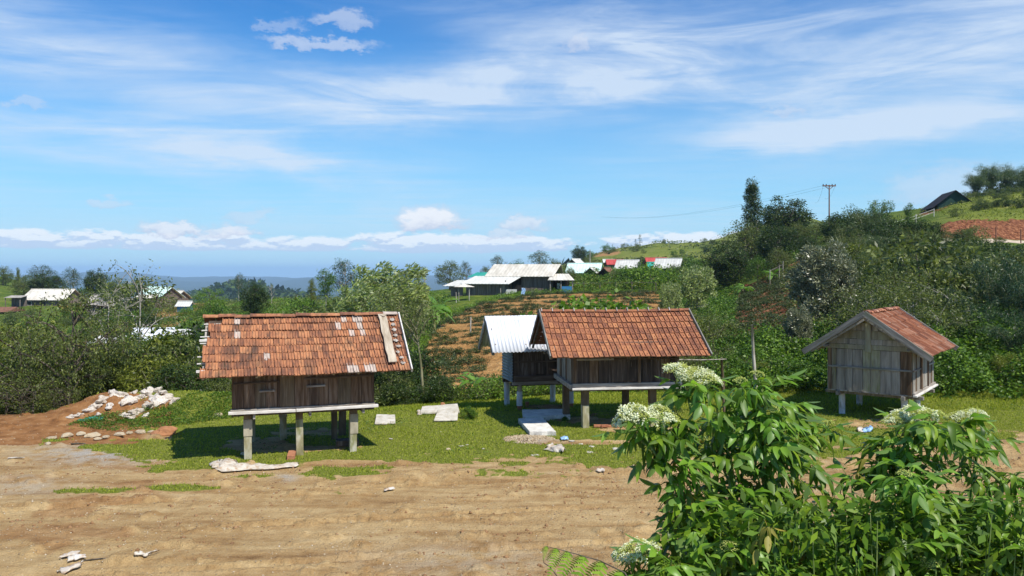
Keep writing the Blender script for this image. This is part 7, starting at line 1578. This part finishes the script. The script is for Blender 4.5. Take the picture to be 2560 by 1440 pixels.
def elder(root_px, rootY, tips, label, seed, extra_leaf=.85):
    rr = random.Random(seed); rx = (root_px - 1280) / F * rootY; base = Vector((rx, rootY, float(Z(rx, rootY)) - .05)); r = empty('elder_bush', base, 0, label, 'bush'); nleaf = 0
    paths = []; hubs = []; extra = {}
    for hx in (-.35, -.12, .1, .3):
        h = base + Vector((hx * 1.0, rr.uniform(-.1, .25), 0)); h.z = CZ - .395 * h.y - rr.uniform(.0, .1); hubs.append(h)
        paths.append((np.array(bez(np.array(base + Vector((hx * .2, 0, 0)) - base), np.array(base.lerp(h, .5) + Vector((hx * .1, 0, .15)) - base), np.array(h - base), 7)), np.linspace(.018, .011, 7)))
    o_tips = sorted(tips, key=lambda t: t[1], reverse=True); nodes = list(hubs)
    for t in o_tips:
        px, py, Y, fl, n = t; p = ppt(px, py, Y)
        h = min(nodes, key=lambda q: (q - p).length + max(0, q.z - p.z + .12) * 6 + (0.0 if q in hubs else .05)); m_ = h.lerp(p, .5) + Vector((rr.uniform(-.04, .04), rr.uniform(-.04, .04), -.04 * (p - h).length))
        P = bez(np.array(h - base), np.array(m_ - base), np.array(p - base), 7); paths.append((P, np.linspace(.0085, .0036, 7))); nodes.append(h.lerp(p, .55))
        if fl is not None:
            o = put(UMB[fl], r, None, 'flower_head'); o.location = p - base + Vector((0, 0, .05 if fl < 3 else .03)); o.rotation_euler = (rr.uniform(-.25, .25), rr.uniform(-.25, .25), rr.uniform(0, 6)); s_ = rr.uniform(.9, 1.15); o.scale = (s_, s_, s_)
            if fl == 3: o['label'] = 'small green budding flower head'
        a0 = rr.uniform(0, 6.28)
        n = int(n * 1.7)
        for k in range(n):
            young = rr.random() < (.5 if fl == 3 or k < 1 else .10); me = rr.choice(EYOUNG if young else ELEAF); o = put(me, r, None, 'leaf') if nleaf < 290 else bpy.data.objects.new('tmp', me); nleaf += 1
            t_ = 1 - (k / max(1, n)) * .55 * rr.uniform(.6, 1); i = min(int(t_ * 6), 5); q = P[i] + (P[i + 1] - P[i]) * (t_ * 6 - i)
            o.location = q; o.rotation_mode = 'XYZ'; o.rotation_euler = (rr.uniform(-.35, .35), rr.uniform(-.6, .5), a0 + k * 2.4 + rr.uniform(-.4, .4)); s_ = rr.uniform(.75, 1.2); o.scale = (s_, s_, s_)
            if nleaf > 290:
                M4 = np.array(Matrix.LocRotScale(o.location, o.rotation_euler, o.scale)); v = ARR[me.name][0]; extra.setdefault(me.materials[0].name, []).append((v @ M4[:3, :3].T + M4[:3, 3], ARR[me.name][1])); bpy.data.objects.remove(o)
    if extra:
        Vs = []; Fs = []; mi = []; o_ = 0; mats = []
        for mn, lst in extra.items():
            mats.append(bpy.data.materials[mn])
            for v, f in lst: Vs.append(v); Fs.append(f + o_); mi.append(np.full(len(f), len(mats) - 1)); o_ += len(v)
        tag(put(mesh_np('leaf_mass', np.concatenate(Vs), np.concatenate(Fs), mats, True, np.concatenate(mi)), r, None, 'leaf_mass'), kind='stuff')
    V, Fq = tubes_np(paths, 7); put(mesh_np('stems', V, Fq, M['stem'], True), r, None, 'stems')
    return r
def fill(n, x0, x1, y0, y1, Y0, Y1, seed, lf=6):
    rr = random.Random(seed); return [(rr.uniform(x0, x1), rr.uniform(y0, y1), rr.uniform(Y0, Y1), (3 if rr.random() < .12 else None), lf) for _ in range(n)]
tipsA = [(1735, 962, 3.5, 0, 5), (1705, 950, 3.55, 1, 2), (1765, 975, 3.45, 1, 3), (1895, 948, 3.6, 3, 6), (1850, 965, 3.5, 3, 6), (1605, 1062, 3.4, 0, 6), (1570, 1075, 3.45, 1, 4), (1660, 1060, 3.4, 1, 5), (1690, 1040, 3.5, 3, 3), (1800, 1020, 3.6, None, 6), (1905, 1000, 3.6, None, 6), (1860, 1050, 3.55, None, 6),
         (1760, 1105, 3.6, None, 6), (1950, 1060, 3.7, None, 6), (2065, 1072, 3.8, 3, 5), (1985, 1095, 3.7, None, 5), (1830, 1140, 3.5, None, 6), (1710, 1150, 3.4, None, 6), (1660, 1160, 3.4, None, 5), (1920, 1150, 3.6, None, 6), (1690, 1230, 3.4, None, 6), (1780, 1220, 3.5, None, 6), (1870, 1230, 3.45, None, 6), (1960, 1230, 3.6, None, 6), (2010, 1160, 3.7, None, 5), (1640, 1115, 3.4, None, 5), (2030, 1240, 3.5, None, 5), (1890, 1090, 3.5, None, 6), (1975, 1085, 4.0, 2, 3)] + fill(22, 1690, 2050, 1270, 1460, 3.1, 3.8, 5, 5) + fill(16, 1700, 1960, 1010, 1270, 3.4, 4.0, 15, 5)
tipsB = [(2285, 1062, 3.7, 0, 5), (2245, 1075, 3.7, 1, 4), (2330, 1060, 3.6, 2, 5), (2290, 1098, 3.6, 2, 4), (2340, 1052, 3.5, None, 6), (2430, 1058, 3.8, 1, 5), (2400, 1064, 3.8, 1, 4), (2470, 1085, 3.8, None, 5), (2215, 1110, 3.7, None, 6), (2260, 1150, 3.6, None, 6), (2380, 1120, 3.6, None, 6), (2420, 1160, 3.8, None, 5), (2200, 1170, 3.7, None, 5), (2260, 1200, 3.2, 3, 8), (2310, 1215, 3.3, None, 6), (2130, 1190, 3.6, None, 5), (2160, 1260, 3.5, None, 6),
         (2500, 1190, 3.6, None, 5), (2550, 1180, 3.5, None, 5), (2480, 1240, 3.4, None, 4), (2545, 1250, 3.3, None, 5), (2580, 1330, 3.2, None, 6)] + fill(28, 2060, 2600, 1290, 1460, 3.0, 3.8, 6, 5) + fill(7, 2190, 2400, 1110, 1260, 3.4, 4.0, 16, 5)
elder(1890, 3.9, tipsA, 'tall elder bush with creamy flower heads in the right foreground, left plant', 1); elder(2330, 3.9, tipsB, 'elder bush with creamy flower heads in the right foreground, right plant', 2)
elder(1680, 3.3, [(1590, 1402, 3.2, 0, 3), (1570, 1412, 3.25, 1, 2), (1635, 1378, 3.2, 3, 5), (1680, 1400, 3.1, None, 6), (1640, 1435, 3.0, None, 6), (1720, 1420, 3.1, None, 6), (1700, 1380, 3.2, None, 4)], 'low elder shoot with one flower head at the bottom edge', 3)
rgc = np.random.default_rng(4)
def under(n, x0, x1, y0, y1, Y0, Y1, mat, L_, Wd, seed, label):
    rg = np.random.default_rng(seed); px = rg.uniform(x0, x1, n); py = rg.uniform(y0, y1, n); Y = rg.uniform(Y0, Y1, n); P = np.stack([(px - 1280) / F * Y, Y, CZ - (py - HOR) * Y / F], -1)
    C = P[:n // 14]; V, Fq = leafset(C, .10, 14, L_, Wd, rg, .35, upb=.4); paths = [(bez(np.array([c[0] + rg.normal() * .15, c[1] + .1, float(Z(c[0], c[1]))]), c - [0, 0, .4], c, 5), np.linspace(.006, .002, 5)) for c in C[::2]]
    V2, F2 = tubes_np(paths, 4); me = mesh_np('undergrowth', np.concatenate([V, V2]), np.concatenate([Fq, F2 + len(V)]), [M[mat], M['stem']], False, np.concatenate([np.zeros(len(Fq)), np.ones(len(F2))])); tag(put(me), kind='stuff', label=label, cat='undergrowth')
under(11000, 1690, 2640, 1270, 1500, 3.1, 4.4, 'l_elder', .065, .026, 1, 'tangle of green leaves under the foreground elder bushes')
under(2600, 2150, 2660, 1290, 1480, 3.6, 5.0, 'l_olive', .05, .02, 2, 'small leaved weeds under the right elder bush')
# ------------------------------------------------------------------ fern
def fern():
    Y = 3.0; pts = [ppt(*p) for p in [(1562, 1432, 2.95), (1500, 1402, 2.98), (1440, 1385, 3.0), (1400, 1374, 3.02), (1366, 1366, 3.05)]]
    root = Vector((pts[0].x + .15, pts[0].y - .1, float(Z(pts[0].x, pts[0].y)))); r = empty('fern', root, 0, 'bright yellow green fern frond at the bottom edge of the dirt', 'fern')
    P = np.array([(p - root)[:] for p in pts]); t0 = np.linspace(0, 1, 5); tt = np.linspace(0, 1, 25); C = np.stack([np.interp(tt, t0, P[:, k]) for k in range(3)], -1)
    V, Fq = tubes_np([(np.concatenate([[[0, 0, 0], [.04, .02, (P[0][2]) * .6]], C]), np.concatenate([[.004, .0035], np.linspace(.003, .001, 25)]))], 5); fr = put(mesh_np('frond_stalk', V, Fq, M['bark'], True), r, None, 'frond')
    rg = np.random.default_rng(2); npair = 6
    for k in range(npair):
        t = .02 + .96 * k / (npair - 1); p = np.array([np.interp(t, tt, C[:, q]) for q in range(3)]); tan = unit(np.array([np.interp(min(1, t + .05), tt, C[:, q]) for q in range(3)]) - np.array([np.interp(max(0, t - .05), tt, C[:, q]) for q in range(3)]))
        for s in (-1, 1):
            L_ = (.17 if s > 0 else .10) * (1 - t) ** .7 + .022
            d = unit(np.array([-.35, -.35 * s, -.75 if s > 0 else -.25])); Vs = []; Fs = []; o = 0; path = [p + d * L_ * u + np.array([-.10 * L_ * u, 0, -.55 * L_ * u * u]) for u in np.linspace(0, 1, 9)]; m = 12
            side = unit(np.cross(d, [0, 1., .25]))
            for j in range(m):
                u = (j + .5) / m; i = min(int(u * 8), 7); q = path[i] + (path[i + 1] - path[i]) * (u * 8 - i); l = L_ * .24 * math.sin(math.pi * min(1, .22 + u * .78)) * .75 + .004; dn = unit(path[i + 1] - path[i])
                for s2 in (-1, 1):
                    e = unit(side * s2 + dn * .25 + np.array([0, 0, -.12])); w = dn * L_ / m * .5
                    Vs += [q - w, q + w, q + e * l + w * .5, q + e * l - w * .5]; Fs.append([o, o + 1, o + 2, o + 3] if s2 > 0 else [o + 3, o + 2, o + 1, o]); o += 4
            put(mesh_np('pinna', np.array(Vs), np.array(Fs), M['fern']), fr, None, 'pinna')
fern()
p0 = ppt(1358, 1395, 3.1); p1 = ppt(1400, 1450, 3.0)
tag(MB().tube([p1 + Vector((.05, 0, -1.0)), p1, p0.lerp(p1, .4), p0 + Vector((.003, 0, -.02)), p0], [.004, .0025, .002, .0018, .001], 5).build('twig', M['bark']), 'thin bare dark twig left of the fern frond', 'twig')
# ------------------------------------------------------------------ haze
def haze():
    zt = 95.0; V = [(x, y, z) for z in (-330, zt) for x, y in ((-17000, -300), (17000, -300), (17000, 17000), (-17000, 17000))]
    me = bpy.data.meshes.new('haze'); me.from_pydata(V, [], [(0, 3, 2, 1), (4, 5, 6, 7), (0, 1, 5, 4), (1, 2, 6, 5), (2, 3, 7, 6), (3, 0, 4, 7)])
    m = bpy.data.materials.new('haze_air'); m.use_nodes = True; t = m.node_tree; t.nodes.clear()
    v = t.nodes.new('ShaderNodeVolumePrincipled'); v.inputs['Color'].default_value = (.48, .70, 1.0, 1); v.inputs['Density'].default_value = HAZE; v.inputs['Anisotropy'].default_value = 0.0
    out = t.nodes.new('ShaderNodeOutputMaterial'); t.links.new(v.outputs[0], out.inputs['Volume']); me.materials.append(m)
    o = put(me, None, None, 'haze'); o['kind'] = 'stuff'
HAZE = 0.00012
haze()
